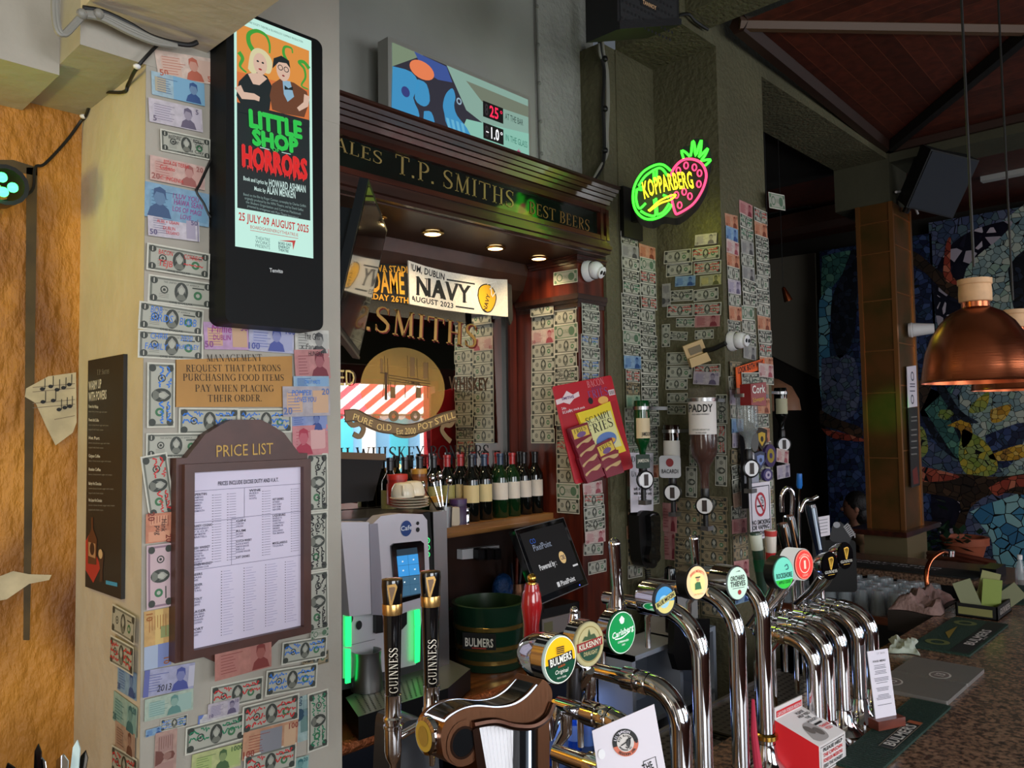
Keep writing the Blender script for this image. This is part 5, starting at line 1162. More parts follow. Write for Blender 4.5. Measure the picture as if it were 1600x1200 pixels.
jar('shaker', 727, 804, 2.5, .02, .06, CHROME, STEEL, 'small shiny steel shaker at the shelf edge before the bottles', 'shaker', lidh=.006)
b = MB(); p = P(711, 810, Y=2.5); b.ob(FL((p.x, p.y, 1.54), RT, (0, 0, 1)), -.02, .02, 0, .075, -.02, .02, flat((196, 182, 160)), .008); solo('cream_carton', b, 'small cream coloured carton beside the steel shaker', 'carton')
pc2 = P(695, 806, Y=2.48); root = thing('spoon_pot', 'steel pot of teaspoons at the corner of the coffee machine', 'pot', (pc2.x, pc2.y, 1.54))
b = MB(); b.lathe((pc2.x, pc2.y, 1.54), [(0, 0), (.028, 0), (.032, .085), (.028, .085), (.026, .01), (0, .01)], STEEL, 18); part('cup', b, root)
for i, (dx, dz) in enumerate(((-.09, .11), (-.05, .14), (-.02, .15), (.02, .13))):
    b = MB(); e = V((pc2.x, pc2.y, 1.6))+RT*dx+V((0, 0, dz)); b.tube([(pc2.x, pc2.y, 1.56), tuple(e)], .003, CHROME, 6); b.ball(e, (.014, .014, .02), CHROME, 10, 7); part('spoon', b, root)
# black box and cup on top of the machine
bx = Fr((0, 2.52, 0), (0, -1, 0)); root = thing('grinder_hopper', 'smoked black bean hopper standing on the coffee machine', 'hopper', P(545, 795, Y=2.45))
b = MB(); q = pz(bx, [(505, 790), (583, 782), (600, 716), (505, 712)]); b.prism(bx, q, -.18, 0, M('smoked_plastic', (22, 19, 18), .45, spec=.25)); part('bin', b, root)
b = MB(); q = pz(bx, [(505, 716), (600, 719), (602, 709), (505, 705)]); b.prism(bx, q, -.185, .006, M('hopper_lid', (92, 66, 36), .3)); part('lid', b, root)
# coffee machine
mf2 = Fr((1.3, 2.36, 0), (0, -1, 0)); CM = M('machine_silver', (196, 192, 200), .35, .25); DK = M('machine_charcoal', (48, 48, 50), .35)
root = thing('coffee_machine', 'silver bean to cup coffee machine with blue touch screen and green light strips', 'coffee machine', (1.7, 2.35, .97))
def mq(*pts): return pz(mf2, pts)
b = MB(); b.prism(mf2, mq((518, 815), (700, 800), (702, 1055), (518, 1085)), -.34, -.03, DK); part('cabinet', b, root)
b = MB(); b.prism(mf2, mq((655, 804), (674, 800), (690, 1000), (668, 1000)), -.03, -.01, MBLACK); b.prism(mf2, mq((678, 800), (699, 798), (704, 1055), (684, 1055)), -.04, -.005, STEEL)
for i, y in enumerate((845, 856, 867)): b.ring(mf2, *mf2.px(670.5, y), .008, .011, -.008, glow((60, 255, 130), 1.6), 16); b.disc(mf2, *mf2.px(670.5, y), .0035, .004, -.008, glow((60, 255, 130), 1.2), 8)
part('side_panel', b, root)
b = MB(); b.prism(mf2, mq((527, 815), (570, 815), (575, 820), (590, 806), (618, 802), (655, 803), (662, 812), (668, 940), (612, 962), (610, 958), (573, 958), (541, 962)), -.03, .02, CM)
b.prism(mf2, mq((571, 818), (584, 817), (594, 960), (575, 959)), .0, .024, M('machine_recess', (140, 136, 146), .4, .25))
b.disc(mf2, *mf2.px(629, 825), .026, .029, .022, flat((34, 62, 120), .3), 28)
tx(b, mf2, 'Cafe', (620, 829), (638, 826), 7, flat((206, 210, 220)), .0235)
for y, r in ((817, .007), (827, .009)): b.disc(mf2, *mf2.px(647, y), r, r, .022, INK, 14)
fc_ = part('front_cover', b, root)
b = MB(); b.prism(mf2, mq((604, 852), (609, 848), (650, 844), (655, 848), (658, 930), (612, 943)), .018, .028, GBLACK); sb_ = part('screen_bezel', b, fc_)
b = MB(); b.pp(mf2, [(612, 858), (644, 854), (651, 926), (619, 933)], .0285, glow((40, 70, 90), .5)); b.pp(mf2, [(612, 868), (645, 864), (648, 896), (615, 900)], .0295, glow((56, 150, 220), 1)); b.pp(mf2, [(615, 901), (648, 897), (650, 925), (618, 931)], .0295, glow((64, 110, 140), .8))
for (x, y) in ((621, 876), (638, 873), (622, 890), (640, 888), (640, 903), (641, 919), (624, 908)): b.disc(mf2, *mf2.px(x, y), .004, .003, .0305, glow((220, 236, 240), 1), 10)
b.line(mf2, pz(mf2, [(629, 866), (634, 929)]), .0012, .0303, glow((40, 90, 130), .6)); b.line(mf2, pz(mf2, [(614, 883), (647, 879)]), .0012, .0303, glow((40, 90, 130), .6)); b.line(mf2, pz(mf2, [(616, 914), (649, 910)]), .0012, .0303, glow((40, 90, 130), .6))
part('touch_screen', b, root)
b = MB(); b.prism(mf2, mq((541, 960), (668, 942), (655, 1040), (560, 1062), (541, 1062)), -.1, -.02, CM)
b.prism(mf2, mq((588, 960), (636, 952), (636, 975), (628, 984), (588, 990)), -.02, .0, BLACK)
for x, y in ((551, 968), (565, 978)): b.disc(mf2, *mf2.px(x, y), .013, .016, -.015, INK, 16)
b.line(mf2, pz(mf2, [(548, 1010), (590, 1000)]), .002, -.015, flat((120, 116, 126))); part('brew_chamber', b, root)
GS = glow((30, 255, 110), 2.2)
for lst in (((540, 964), (548, 963), (548, 1010), (540, 1010)), ((540, 1014), (547, 1014), (547, 1066), (540, 1068))), (((648, 954), (655, 952), (656, 976), (649, 978)), ((649, 979), (656, 977), (655, 1033), (649, 1036))):
    b = MB()
    for q_ in lst: b.prism(mf2, pz(mf2, q_), -.004, .004, GS)
    part('light_strip', b, root)
b = MB(); dz = .985; trp = [P(x, y, Z=1.03) for x, y in ((540, 1090), (640, 1040), (700, 1030), (735, 1045), (700, 1075), (560, 1120))]
b.prism(ZF, [(p.x, p.y) for p in trp], .955, 1.03, BLACK, M('drip_grid', (120, 120, 112), .4, .6))
for i in range(11):
    for j in range(16):
        p = trp[0].lerp(trp[1].lerp(trp[3], .6), .08+.055*j).lerp(trp[5].lerp(trp[4], .08+.055*j), .1+.08*i); b.rect(ZF, p.x-.003, p.y-.004, p.x+.003, p.y+.004, 1.0308, INK)
part('drip_tray', b, root)
pm = P(573, 1075, Z=1.035); b = MB(); b.lathe((pm.x, pm.y, 1.031), [(0, 0), (.055, 0), (.056, .03), (.05, .11), (.053, .135), (.05, .135), (.046, .1), (.05, .02), (0, .01)], STEEL, 28)
solo('milk_jug', b, 'brushed steel milk jug standing on the coffee machine tray', 'jug')
# back counter and cabinets
CT = wood('counter_oak', (120, 72, 36), (74, 40, 18), .25, 0, .5)
b = MB(); b.box((1.2, 2.2, .91), (3.17, 2.78, .95), CT); b.tube([(1.2, 2.2, .93), (3.17, 2.2, .93)], .022, M('copper_edge', (150, 84, 48), .35, .6, bump=.8, nscale=60), 10)
solo('back_counter', b, 'oak back counter with rounded coppery front edge under the coffee machine', 'counter')
bb_ = M('backboard', (52, 30, 20), .5, c2=(40, 22, 15), nscale=10)
b = MB(); b.box((1.2, 2.74, .95), (PIX, 2.77, 1.5), bb_); struct('trim_12', b)
b = MB(); b.lathe(P(505, 990, Y=2.3), [(.0, -.0), (.0, 0)], MAHOG, 8)
root = thing('chopping_board', 'rounded wooden board standing between the pillar and the coffee machine', 'board', P(515, 1120, Y=2.25))
b = MB(); f = Fr((1.3, 2.178, 0), (0, -1, 0)); b.prism(f, curve(pz(f, [(480, 856), (504, 850), (518, 870), (524, 900), (526, 1130), (480, 1140), (480, 856)]), 4)[:-1], -.02, 0, MAHOG); b.line(f, curve(pz(f, [(490, 852), (504, 852), (518, 870), (524, 900), (526, 1125)]), 5), .012, .001, M('board_rim', (70, 46, 30), .4)); tx(b, f, 'BEERS', (488, 1077), (527, 1070), 16, M('board_letters', (110, 84, 56), .5), .002, font='serif'); part('panel', b, root)
# bucket
pb = P(765, 1010, Y=2.44); o = V((pb.x, pb.y, .952)); root = thing('ice_bucket', 'dark green brass hooped ice bucket on the back counter', 'bucket', o)
GB, GBI = M('bucket_green', (16, 44, 30), .25, coat=.5), M('bucket_inside', (44, 66, 40), .3, coat=.3)
R1, R2_, H_ = .140, .158, .262
b = MB(); b.lathe(o, [(0, 0), (R1, 0), (R1+.002, .005), (R2_, H_), (R2_-.012, H_+.002, GBI), (R1-.012, .02, GBI), (0, .02, GBI)], GB, 40); tub_ = part('tub', b, root)
for z in (.03, .085, .165): 
    b = MB(); rr = R1+(R2_-R1)*z/H_+.002; b.lathe(o, [(rr, z), (rr+.0012, z+.001), (rr+.0016, z+.017), (rr+.0004, z+.018)], M('hoop_brass', (140, 116, 60), .25, .8), 40); part('hoop', b, tub_)
fx = V((-.86, -.5, 0)).normalized(); f = Fr(o+fx*(R2_-.004)+V((0, 0, .13)), fx)
b = MB(); b.rect(f, -.07, -.03, .07, .035, .004, INK); b.text(f, 'BULMERS', 0, -.018, .032, flat((214, 210, 200)), .006, font='bold', width=.12); b.rect(f, -.03, -.027, .03, -.022, .006, flat((150, 50, 40))); part('brand_plate', b, root)
b = MB(); c = o-RT*.15+V((0, 0, .2)); b.tube([c-RT*.01+V((0, 0, .03)), c-RT*.035+V((0, 0, .02)), c-RT*.035-V((0, 0, .06))], .007, GB, 8); part('handle', b, root)
# clutter behind the bucket
f = Fr((1.3, 2.735, 0), (0, -1, 0)); root = thing('power_strip', 'white multi-socket power strip fixed under the bottle shelf', 'power strip', P(740, 870, Y=2.735))
b = MB(); q = pz(f, [(714, 858), (772, 851), (772, 868), (714, 873)]); b.prism(f, q, 0, .035, WHITE); part('housing', b, root)
for x in (736, 750, 762): b = MB(); b.ob(f, f.px(x-5, 860)[0], f.px(x+5, 860)[0], f.px(x, 872)[1], f.px(x, 855)[1], .03, .07, BLACK, .006); part('plug', b, root)
b = MB(); p = P(785, 895, Y=2.66); b.ball((p.x, p.y, 1.19), (.06, .04, .07), M('blue_plastic_bag', (30, 84, 150), .3, noise=.3, nscale=30, bump=1), 14, 10); b.ball((p.x-.05, p.y-.03, 1.08), (.08, .05, .09), M('blue_plastic_bag', (30, 84, 150), .3), 14, 10); b.box((p.x-.1, p.y-.06, .951), (p.x+.03, p.y+.03, 1.04), M('blue_plastic_bag', (30, 84, 150), .3)); solo('crisp_bag', b, 'crumpled blue bag behind the bucket under the shelf', 'bag')
p = P(806, 915, Y=2.66); b = MB(); b.lathe((p.x, p.y, .952), [(0, 0), (.05, 0), (.05, .25), (.047, .25), (.046, .01), (0, .01)], M('copper_mug', (150, 104, 78), .25, .9), 22); solo('shaker_tin', b, 'tall copper coloured shaker tin behind the bucket', 'tin')
for i, (dx, c) in enumerate(((-.02, (40, 44, 50)), (.0, (120, 50, 30)), (.02, (60, 60, 66)))):
    b = MB(); b.tube([(p.x+dx*.5, p.y, 1.1), (p.x+dx*2, p.y-.01, 1.3+.02*i)], .007, flat(c, .3), 8); solo('bar_tool', b, ['dark bar tool standing in the copper tin', 'rust red handled bar tool standing in the copper tin', 'grey bar tool standing in the copper tin'][i], 'tool', 'tools in the copper tin')
b = MB(); r_ = random.Random(5)
for i in range(7):
    pts = [(2.2+.05*i+r_.uniform(-.05, .05), 2.6+r_.uniform(-.05, .1), 1.0+r_.uniform(0, .12)) for _ in range(5)]; b.tube(curve(pts, 5), .006, CB, 6)
solo('plug_cables', b, 'tangle of black plug cables on the counter behind the bucket', 'cables')
# till
TL, TRt, BLt = P(803, 828, d=3.2), P(880, 808, d=3.54), P(845, 945, d=3.13)
tf = FL(BLt, TRt-TL, TL-BLt); tf.v = (tf.v-tf.u*tf.v.dot(tf.u)).normalized(); tf.n = tf.u.cross(tf.v); TW, TH = (TRt-TL).length, (TL-BLt).length
root = thing('till_monitor', 'black touch screen till monitor tilted back above the cash drawer', 'till', BLt)
b = MB(); b.ob(tf, 0, TW, 0, TH, -.03, 0, GBLACK, .006); b.line(tf, [(0.002, .002), (TW-.002, .002), (TW-.002, TH-.002), (.002, TH-.002), (.002, .002)], .004, .0008, M('till_edge', (130, 130, 132), .3, .6)); b.disc(tf, TW*.82, .012, .004, .003, .001, glow((60, 80, 255), 4), 8); mc_ = part('monitor_case', b, root)
b = MB(); b.rect(tf, TW*.06, TH*.09, TW*.94, TH*.93, .001, glow((16, 16, 18), .8))
wl = glow((214, 214, 216), .8)
b.text(tf, 'PixelPoint', TW*.38, TH*.66, .026, glow((150, 160, 180), .7), .002, width=TW*.36); b.text(tf, 'CO', TW*.24, TH*.76, .02, glow((50, 90, 180), .8), .002); b.text(tf, 'Powered by :', TW*.36, TH*.4, .022, wl, .002, font='bold', width=TW*.34); b.text(tf, 'PixelPoint', TW*.62, TH*.12, .02, wl, .002, font='bold', width=TW*.3); b.rect(tf, TW*.4, TH*.12, TW*.45, TH*.185, .002, wl)
b.disc(tf, TW*.68, TH*.47, .026, .026, .002, glow((226, 190, 130), .8), 22); b.text(tf, 'CBE', TW*.68, TH*.44, .018, glow((40, 40, 70), .8), .003, font='bold', width=.038)
b.rect(tf, TW*.82, TH*.3, TW*.93, TH*.325, .002, wl); part('screen_panel', b, mc_)
b = MB(); c = tf.w(TW*.5, TH*.3, -.03); b.tube([c, (c.x+.02, c.y+.1, c.z-.1), (c.x+.02, c.y+.1, 1.15)], .025, BLACK, 10); part('stand', b, root)
df = Fr((2.5, 2.36, 0), (-.1, -1, 0)); c4 = pz(df, [(846, 968), (926, 928), (930, 955), (848, 996)]); x0, x1 = c4[0][0], c4[2][0]; zb_ = c4[0][1]+.03
root = thing('cash_drawer', 'black cash drawer under the till with a grey metal front', 'cash drawer', df.w((x0+x1)/2, .95, -.2))
b = MB(); b.ob(df, x0-.02, x1+.03, .952, zb_+.012, -.2, 0, BLACK); part('case', b, root)
b = MB(); b.ob(df, x0, x1, c4[3][1]+.005, zb_-.03, 0, .006, M('drawer_front', (130, 122, 120), .4, .4)); b.rect(df, x0+.008, c4[3][1]+.02, x0+.06, zb_-.045, .0075, flat((96, 92, 62))); b.rect(df, x1-.05, zb_-.09, x1-.02, zb_-.04, .0075, flat((150, 156, 150))); part('drawer', b, root)
pp_ = P(903, 927, Z=zb_+.013)
for i in range(2):
    b = MB(); b.lathe((pp_.x, pp_.y, zb_+.0125+.008*i), [(0, 0), (.05, 0), (.075, .012), (.073, .013), (.045, .005), (0, .005)], WHITE, 28); solo('tip_dish', b, ('lower' if i == 0 else 'upper')+' white dish of the pair on the cash drawer', 'dish', 'white dishes on the cash drawer')
# snack card
TL, TRt, BLt = P(863, 604, d=3.53), P(955, 586, d=3.715), P(899, 757, d=3.5)
cf = FL(BLt, TRt-TL, TL-BLt); cf.v = (cf.v-cf.u*cf.v.dot(cf.u)).normalized(); cf.n = cf.u.cross(cf.v); CWd, CH = (TRt-TL).length, (TL-BLt).length
root = thing('snack_card', 'red hanging snack card with yellow and maroon packets on the pier', 'snack card', BLt)
RC = M('snack_red', (178, 26, 40), .35)
b = MB(); b.prism(cf, rrect(0, 0, CWd, CH, .012), -.006, 0, RC); b.rect(cf, .01, .02, CWd-.01, CH*.73, .0008, flat((164, 22, 36)))
wt = flat((222, 200, 206))
b.pl(cf, [(.0, CH*.86), (.04, CH*.87), (.07, CH*.93), (.1, CH*.88), (.135, CH*.9), (.135, CH*.85), (.1, CH*.835), (.07, CH*.79), (.04, CH*.82), (0, CH*.81)], .001, wt); b.text(cf, 'SMITHS', .068, CH*.845, .012, flat((90, 50, 110)), .002, font='bold', width=.07)
f3 = cf.at(CWd*.7, CH*.92, 0, .03); b.text(f3, 'BACON', 0, 0, .03, flat((214, 140, 150)), .002, font='serif', width=.1); b.text(f3, 'FLAVOUR', 0, -.014, .011, flat((110, 50, 100)), .002, font='bold', width=.06); b.text(f3, 'FRIES', 0, -.052, .036, flat((120, 80, 140)), .002, font='serif', width=.12)
b.disc(cf, CWd*.76, CH*.76, .03, .018, .002, flat((222, 170, 90)), 20); b.disc(cf, CWd*.55, CH*.78, .014, .016, .002, INK, 14); b.rect(cf, CWd*.88, CH*.79, CWd*.985, CH*.85, .002, wt)
for k in range(5): b.rect(cf, CWd*(.895+.017*k), CH*.8, CWd*(.902+.017*k), CH*.84, .003, INK)
for k, s in enumerate(('24x', 'SCAMPI')): b.text(cf, s, .02, CH*(.75-.04*k), .011, wt, .002, al='l', font='bold')
b.text(cf, 'Bar snack pack', CWd*.3, CH*.72, .01, wt, .002, width=.09, font='bold'); b.text(cf, 'P.P.', CWd*.74, CH*.04, .02, wt, .002, font='bold'); part('backing_card', b, root)
b = MB(); yf = cf.at(CWd*.58, CH*.44, .002, .1); YL = M('packet_yellow', (226, 200, 50), .3)
b.prism(yf, [(-.1, -.12), (.0, -.115), (.1, -.12), (.092, 0), (.1, .12), (0, .115), (-.1, .12), (-.092, 0)], 0, .014, YL); b.pl(yf, [(-.085, -.075), (.085, -.09), (.085, .08), (-.085, .07)], .015, flat((216, 212, 150)))
b.text(yf, 'SCAMPI', .0, .055, .03, INK, .017, font='serif', width=.14); b.text(yf, 'FRIES', .0, .008, .042, INK, .017, font='serif', width=.15); b.disc(yf, .01, -.04, .06, .035, .0165, flat((90, 120, 180)), 22); b.disc(yf, .02, -.05, .04, .014, .0175, flat((220, 160, 60)), 16); part('yellow_packet', b, root)
rg5 = random.Random(5)
for (x, y, n) in ((.2, .47, 0), (.22, .36, 1), (.24, .27, 1), (.24, .17, 1), (.25, .07, 1), (.54, .25, 0), (.56, .15, 1), (.58, .06, 1)):
    b = MB(); f = cf.at(CWd*x, CH*y, .012+.01*(.5-y), .08+rg5.uniform(-.18, .18)); mr = M('packet_maroon', (116, 22, 44), .3)
    b.prism(f, [(-.052, -.03), (.052, -.034), (.05, 0), (.055, .04), (-.05, .045), (-.055, 0)], 0, .022, mr)
    b.pl(f, [(-.045, -.01), (.045, -.014), (.046, .03), (-.044, .035)] if n == 0 else curve([(-.046, .0), (-.01, .012), (.02, .004), (.047, .014), (.046, .024), (.0, .02), (-.046, .012), (-.046, .0)], 3), .0235, flat((214, 182, 70)) if n == 0 else flat((190, 160, 110)))
    if n == 0: b.text(f, 'FRIES', 0, .012, .018, INK, .025, font='serif', width=.07); b.disc(f, 0, .0, .026, .012, .0245, flat((110, 80, 130)), 16)
    part('snack_packet', b, root)
# ================================================================ niche and column
# ---- neon cider sign
nb = P(1027, 300, d=3.42); nn = V((-.86, -.5, 0)).normalized(); ns = Fr(nb, nn)
root = thing('neon_fruit_sign', 'glowing neon sign of a green lime and pink strawberry bracketed beside the canopy', 'neon sign', nb)
CASE = M('neon_case', (20, 20, 18), .5)
lime = curve(pz(ns, [(988, 322), (991, 290), (1006, 262), (1030, 252), (1050, 258), (1062, 248), (1066, 230), (1078, 226), (1084, 216), (1100, 217), (1108, 228), (1112, 248), (1108, 262), (1106, 285), (1092, 312), (1074, 330), (1058, 340), (1036, 338), (1018, 346), (998, 340), (988, 322)]), 4)[:-1]
b = MB(); b.prism(ns, lime, -.13, -.012, CASE); b.prism(ns, [(x*1.0, y) for x, y in lime], -.012, -.008, flat((10, 16, 8))); part('case', b, root)
NGc, NP, NYc = glow((60, 255, 50), 2.6), glow((255, 64, 110), 2.2), glow((255, 232, 40), 2.4)
def neon(b, pts, m, r=.0055, closed=False, k=5):
    q = curve(pz(ns, pts+([pts[0]] if closed else [])), k); q = q[:-1] if closed else q
    b.tube([ns.w(x, y, .004) for x, y in q], r, m, 8, closed=closed)
b = MB()
neon(b, [(1048, 267), (1036, 258), (1022, 259), (1004, 270), (992, 290), (989, 310), (993, 328), (1004, 340), (1018, 343), (1034, 338), (1045, 328), (1049, 320)], NGc)
neon(b, [(1043, 275), (1034, 264), (1024, 265), (1008, 276), (998, 291)], NGc); neon(b, [(1021, 265), (1022, 285)], NGc); neon(b, [(1026, 265), (1026, 283)], NGc)
neon(b, [(998, 292), (1006, 293)], NGc); neon(b, [(995, 296), (1004, 297)], NGc); neon(b, [(995, 296), (994, 312), (999, 326), (1009, 318)], NGc); neon(b, [(1001, 330), (1012, 336), (1024, 336), (1022, 312)], NGc); neon(b, [(1026, 336), (1036, 332), (1046, 318)], NGc); neon(b, [(1027, 335), (1025, 310)], NGc); neon(b, [(1036, 305), (1045, 309)], NGc)
part('lime_tubes', b, root, 'green lime slice tubing')
b = MB()
neon(b, [(1068, 248), (1065, 236), (1072, 239), (1079, 244), (1082, 222), (1085, 226), (1087, 244), (1092, 228), (1096, 220), (1094, 240), (1092, 246), (1102, 236), (1106, 233), (1101, 244), (1096, 251), (1106, 250), (1110, 251), (1102, 259)], NGc, k=3); part('leaf_tubes', b, root, 'green leaf tubing')
b = MB(); neon(b, [(1048, 275), (1054, 262), (1066, 251), (1080, 249), (1094, 254), (1102, 266), (1103, 280), (1096, 300), (1082, 320), (1060, 334), (1055, 332), (1051, 318), (1048, 304)], NP)
for x, y in ((1060, 267), (1072, 259), (1085, 262), (1093, 271), (1092, 288), (1057, 305), (1069, 300), (1078, 307), (1062, 321)):
    a_, z_ = ns.px(x, y); b.tube([ns.w(a_+.009*math.cos(t), z_+.014*math.sin(t), .004) for t in [2*math.pi*i/10 for i in range(10)]], .0035, NP, 6, closed=True)
part('strawberry_tubes', b, root, 'pink strawberry tubing')
b = MB(); p0, p1 = ns.px(1006, 309), ns.px(1085, 292); L = math.hypot(p1[0]-p0[0], p1[1]-p0[1]); f = ns.at((p0[0]+p1[0])/2, (p0[1]+p1[1])/2, .006, math.atan2(p1[1]-p0[1], p1[0]-p0[0]))
b.text(f, 'KOPPARBERG', 0, .006, .07, NYc, .004, font='bold', width=L, arc=.014); b.line(f, curve([(-L*.46, -.062), (-L*.4, -.056), (-L*.2, -.03), (L*.05, -.018), (L*.12, -.022), (0, -.036), (-L*.2, -.042), (-L*.44, -.066)], 4), .008, .004, NYc); part('lettering', b, root, 'yellow glowing lettering')
b = MB(); pl_ = P(982, 315, Y=2.275); b.box((pl_.x-.07, 2.255, 2.87), (pl_.x+.09, 2.28, 3.12), CASE); b.box((pl_.x-.01, 2.0, 2.95), (pl_.x+.03, 2.27, 3.05), CASE)
part('wall_bracket', b, root)
lamp('neon_glow', 'POINT', ns.w(.02, -.02, .1), 1.6, (.55, 1, .1), radius=.12)
lamp('neon_back_glow', 'POINT', P(1085, 352, X=3.36), .5, (.85, .9, .05), radius=.03)
# ---- loudspeaker over the niche
root = thing('loudspeaker', 'black loudspeaker with mesh grille high above the recess', 'speaker', P(1010, 30, Y=1.9))
f = Fr((2.6, 1.86, 0), (-.12, -1, -.08)); q = pz(f, [(964, -40), (1060, -40), (1061, 40), (965, 46)])
b = MB(); b.prism(f, q, -.16, 0, M('speaker_case', (22, 22, 24), .5)); b.prism(f, pz(f, [(964, 34), (1061, 30), (1061, 40), (965, 47)]), 0, .012, M('speaker_case', (22, 22, 24), .5)); part('case', b, root)
b = MB(); b.pp(f, [(968, -36), (1056, -36), (1057, 32), (969, 36)], .002, M('speaker_mesh', (30, 30, 32), .6))
x0, y0 = f.px(969, 34); x1, y1 = f.px(1056, -30)
for i in range(14):
    for j in range(8): b.disc(f, x0+(x1-x0)*(i+.5*(j % 2)+.3)/14.5, y0+(y1-y0)*(j+.5)/8, .006, .006, .003, INK, 6)
a_, z_ = f.px(1013, 9); b.rect(f, a_-.045, z_-.012, a_+.045, z_+.014, .0045, flat((24, 22, 22))); b.text(f, 'TANNOY', a_, z_-.006, .014, flat((200, 160, 120)), .006, font='bold', width=.075); part('grille', b, root)
b = MB(); b.tube(curve([tuple(P(x, y, Y=1.88)) for x, y in ((1060, 24), (1075, 22), (1085, 32), (1096, 40), (1106, 46))], 5), .008, CB, 6); solo('speaker_lead', b, 'black lead clipped along the beam behind the loudspeaker', 'cable')
# ---- wall sensor and cable
nr = Fr((3.45, 2.28, 0), (-1, -.25, 0)); p = P(1088, 552, X=3.44); root = thing('motion_sensor', 'tilted tan motion sensor among the bills below the neon sign', 'sensor', p)
f = Fr(p, (-.7, -.6, -.15)).at(0, 0, 0, .35); TANP = M('tan_plastic', (190, 160, 110), .5)
b = MB(); b.prism(f, [(-.05, -.055), (.05, -.055), (.05, .055), (-.05, .055)], -.03, .0, TANP); b.prism(f, [(-.05, -.055), (.05, -.055), (.045, -.01), (-.045, -.01)], 0, .03, TANP); part('body', b, root)
b = MB(); b.prism(f, [(-.03, .0), (.03, .0), (.03, .035), (-.03, .035)], 0, .006, flat((110, 96, 70))); part('window', b, root)
b = MB(); b.tube(curve([tuple(P(x, y, X=3.46)) for x, y in ((1100, 548), (1112, 546), (1126, 540), (1134, 536))], 5), .012, CB, 8); solo('sensor_lead', b, 'dark lead looping from the tan sensor to the column camera', 'cable')
# ---- orange and small notices
def flatsign(name, fr, quad, m, label, cat='sign', writing=(), th=.004, off=0):
    b = MB(); q = pz(fr, quad); b.prism(fr, q, off, off+th, m)
    for w_ in writing: tx(b, fr, *w_[:4], w_[4], off+th+.0012, **(w_[5] if len(w_) > 5 else {}))
    return b
cfs = Fr((3.5, 1.88, 0), (0, -1, 0)); ORG_ = flat((226, 92, 30))
b = flatsign('', cfs, [(1149, 574), (1193, 560), (1194, 576), (1162, 585), (1164, 616), (1151, 618)], ORG_, '', writing=[('LOOK BOTH WAYS', (1152, 584), (1192, 571), 9, INK)])
solo('orange_sign', b, 'orange angled sign with black capitals half hidden by notes on the column', 'sign')
bill(Fr((3.5, 1.87, 0), (0, -1, 0)), (1185, 567), (1208, 570), 'pink', 'pale pink note across the end of the orange sign', 'notes over the orange sign', off=.001, hgt=.07)
bill(Fr((3.5, 1.87, 0), (0, -1, 0)), (1158, 582), (1186, 582), 'one_k1', 'dollar bill tucked under the orange sign', 'notes over the orange sign', off=.002)
# ---- spirit optics
def optic(p, r, h, glass, liq, level, label, name='spirit_bottle', labelmat=None, lab=(.3, .7), writing=None, neckr=.014, face=(-.75, -.65, 0), cl=(0, .2), square=False, cap=True, shoulder=.22):
    """an upside-down bottle: p is the top centre of the bottle's base"""
    root = thing(name, label, 'spirit bottle', p, 'spirit bottles in the optics')
    o = V(p); n = 4 if square else 24
    pr = [(0, 0), (r*.94, 0), (r, -.012), (r, -h*.6), (r*.93, -h*.66), (r*.68, -h*.72), (neckr*1.35, -h*.77), (neckr, -h*.86), (neckr, -h)]
    b = MB(); b.lathe(o, [(a, c) for a, c in pr][::-1], glass, n if not square else 4, xdir=V((1, 0, 0)) if not square else V((.7, .7, 0))); part('glass_body', b, root)
    if liq:
        b = MB(); lv = -h*level; b.lathe(o, [(neckr*.85, -h), (neckr*.85, -h*.86), (neckr*1.2, -h*.77), (r*.64, -h*.72), (r*.9, -h*.66), (r*.96, -h*.6), (r*.96, lv), (0, lv)], liq, 24); part('liquid', b, root)
    if labelmat:
        b = MB(); b.lathe(o, [(r*1.03, -h*lab[1]), (r*1.03, -h*lab[0])], labelmat, 14, a0=-75, a1=75, xdir=V(face).normalized())
        if writing:
            f = Fr(o+V(face).normalized()*r*1.05, face)
            for s, hgt, z, w_, m in writing: b.text(f, s, 0, -h*z, hgt, m, .001, font='bold', width=w_)
        part('label', b, root)
    b = MB(); q = o-V((0, 0, h)); b.lathe(q, [(.016, -.06), (.02, -.05), (.02, .0), (.016, .015)], BLACK, 16); ms_ = part('measure', b, root)
    d = V(face).normalized(); c = q-V((0, 0, .075))+d*.012
    b = MB(); b.lathe(c, [(.04, -.008), (.044, 0), (.044, .01), (.04, .012)], BLACK, 24, d); b.lathe(c, [(.036, .013), (0, .014)], WHITE, 24, d); f = Fr(c+d*.015, d); b.rect(f, -.011, -.026, .011, .026, .001, flat((50, 40, 36))); part('gauge', b, ms_)
    b = MB(); b.cyl(q-V((0, 0, .06)), q-V((0, 0, .17)), .012, BLACK, n=10); b.box((q.x-.015, q.y-.02, q.z-.19), (q.x+.035, q.y+.02, q.z-.17), STEEL); part('nozzle', b, root)
    b = MB(); b.lathe(o-V((0, 0, h*.12)), [(r*1.08, -.008), (r*1.12, -.008), (r*1.12, .008), (r*1.08, .008)], STEEL, 24); b.box((o.x+cl[0], o.y-.012, o.z-h*.12-.008), (o.x+cl[1], o.y+.012, o.z-h*.12+.008), STEEL); part('clamp', b, root)
    return root
CLG = M('clear_glass', (236, 238, 236), .03, trans=.92, ior=1.3)
TINT = M('whiskey', (60, 20, 10), .1, trans=0, coat=.4); AMB = M('amber_glass', (26, 12, 6), .08, coat=.5)
GRB = M('emerald_glass', (8, 62, 28), .06, coat=.5)
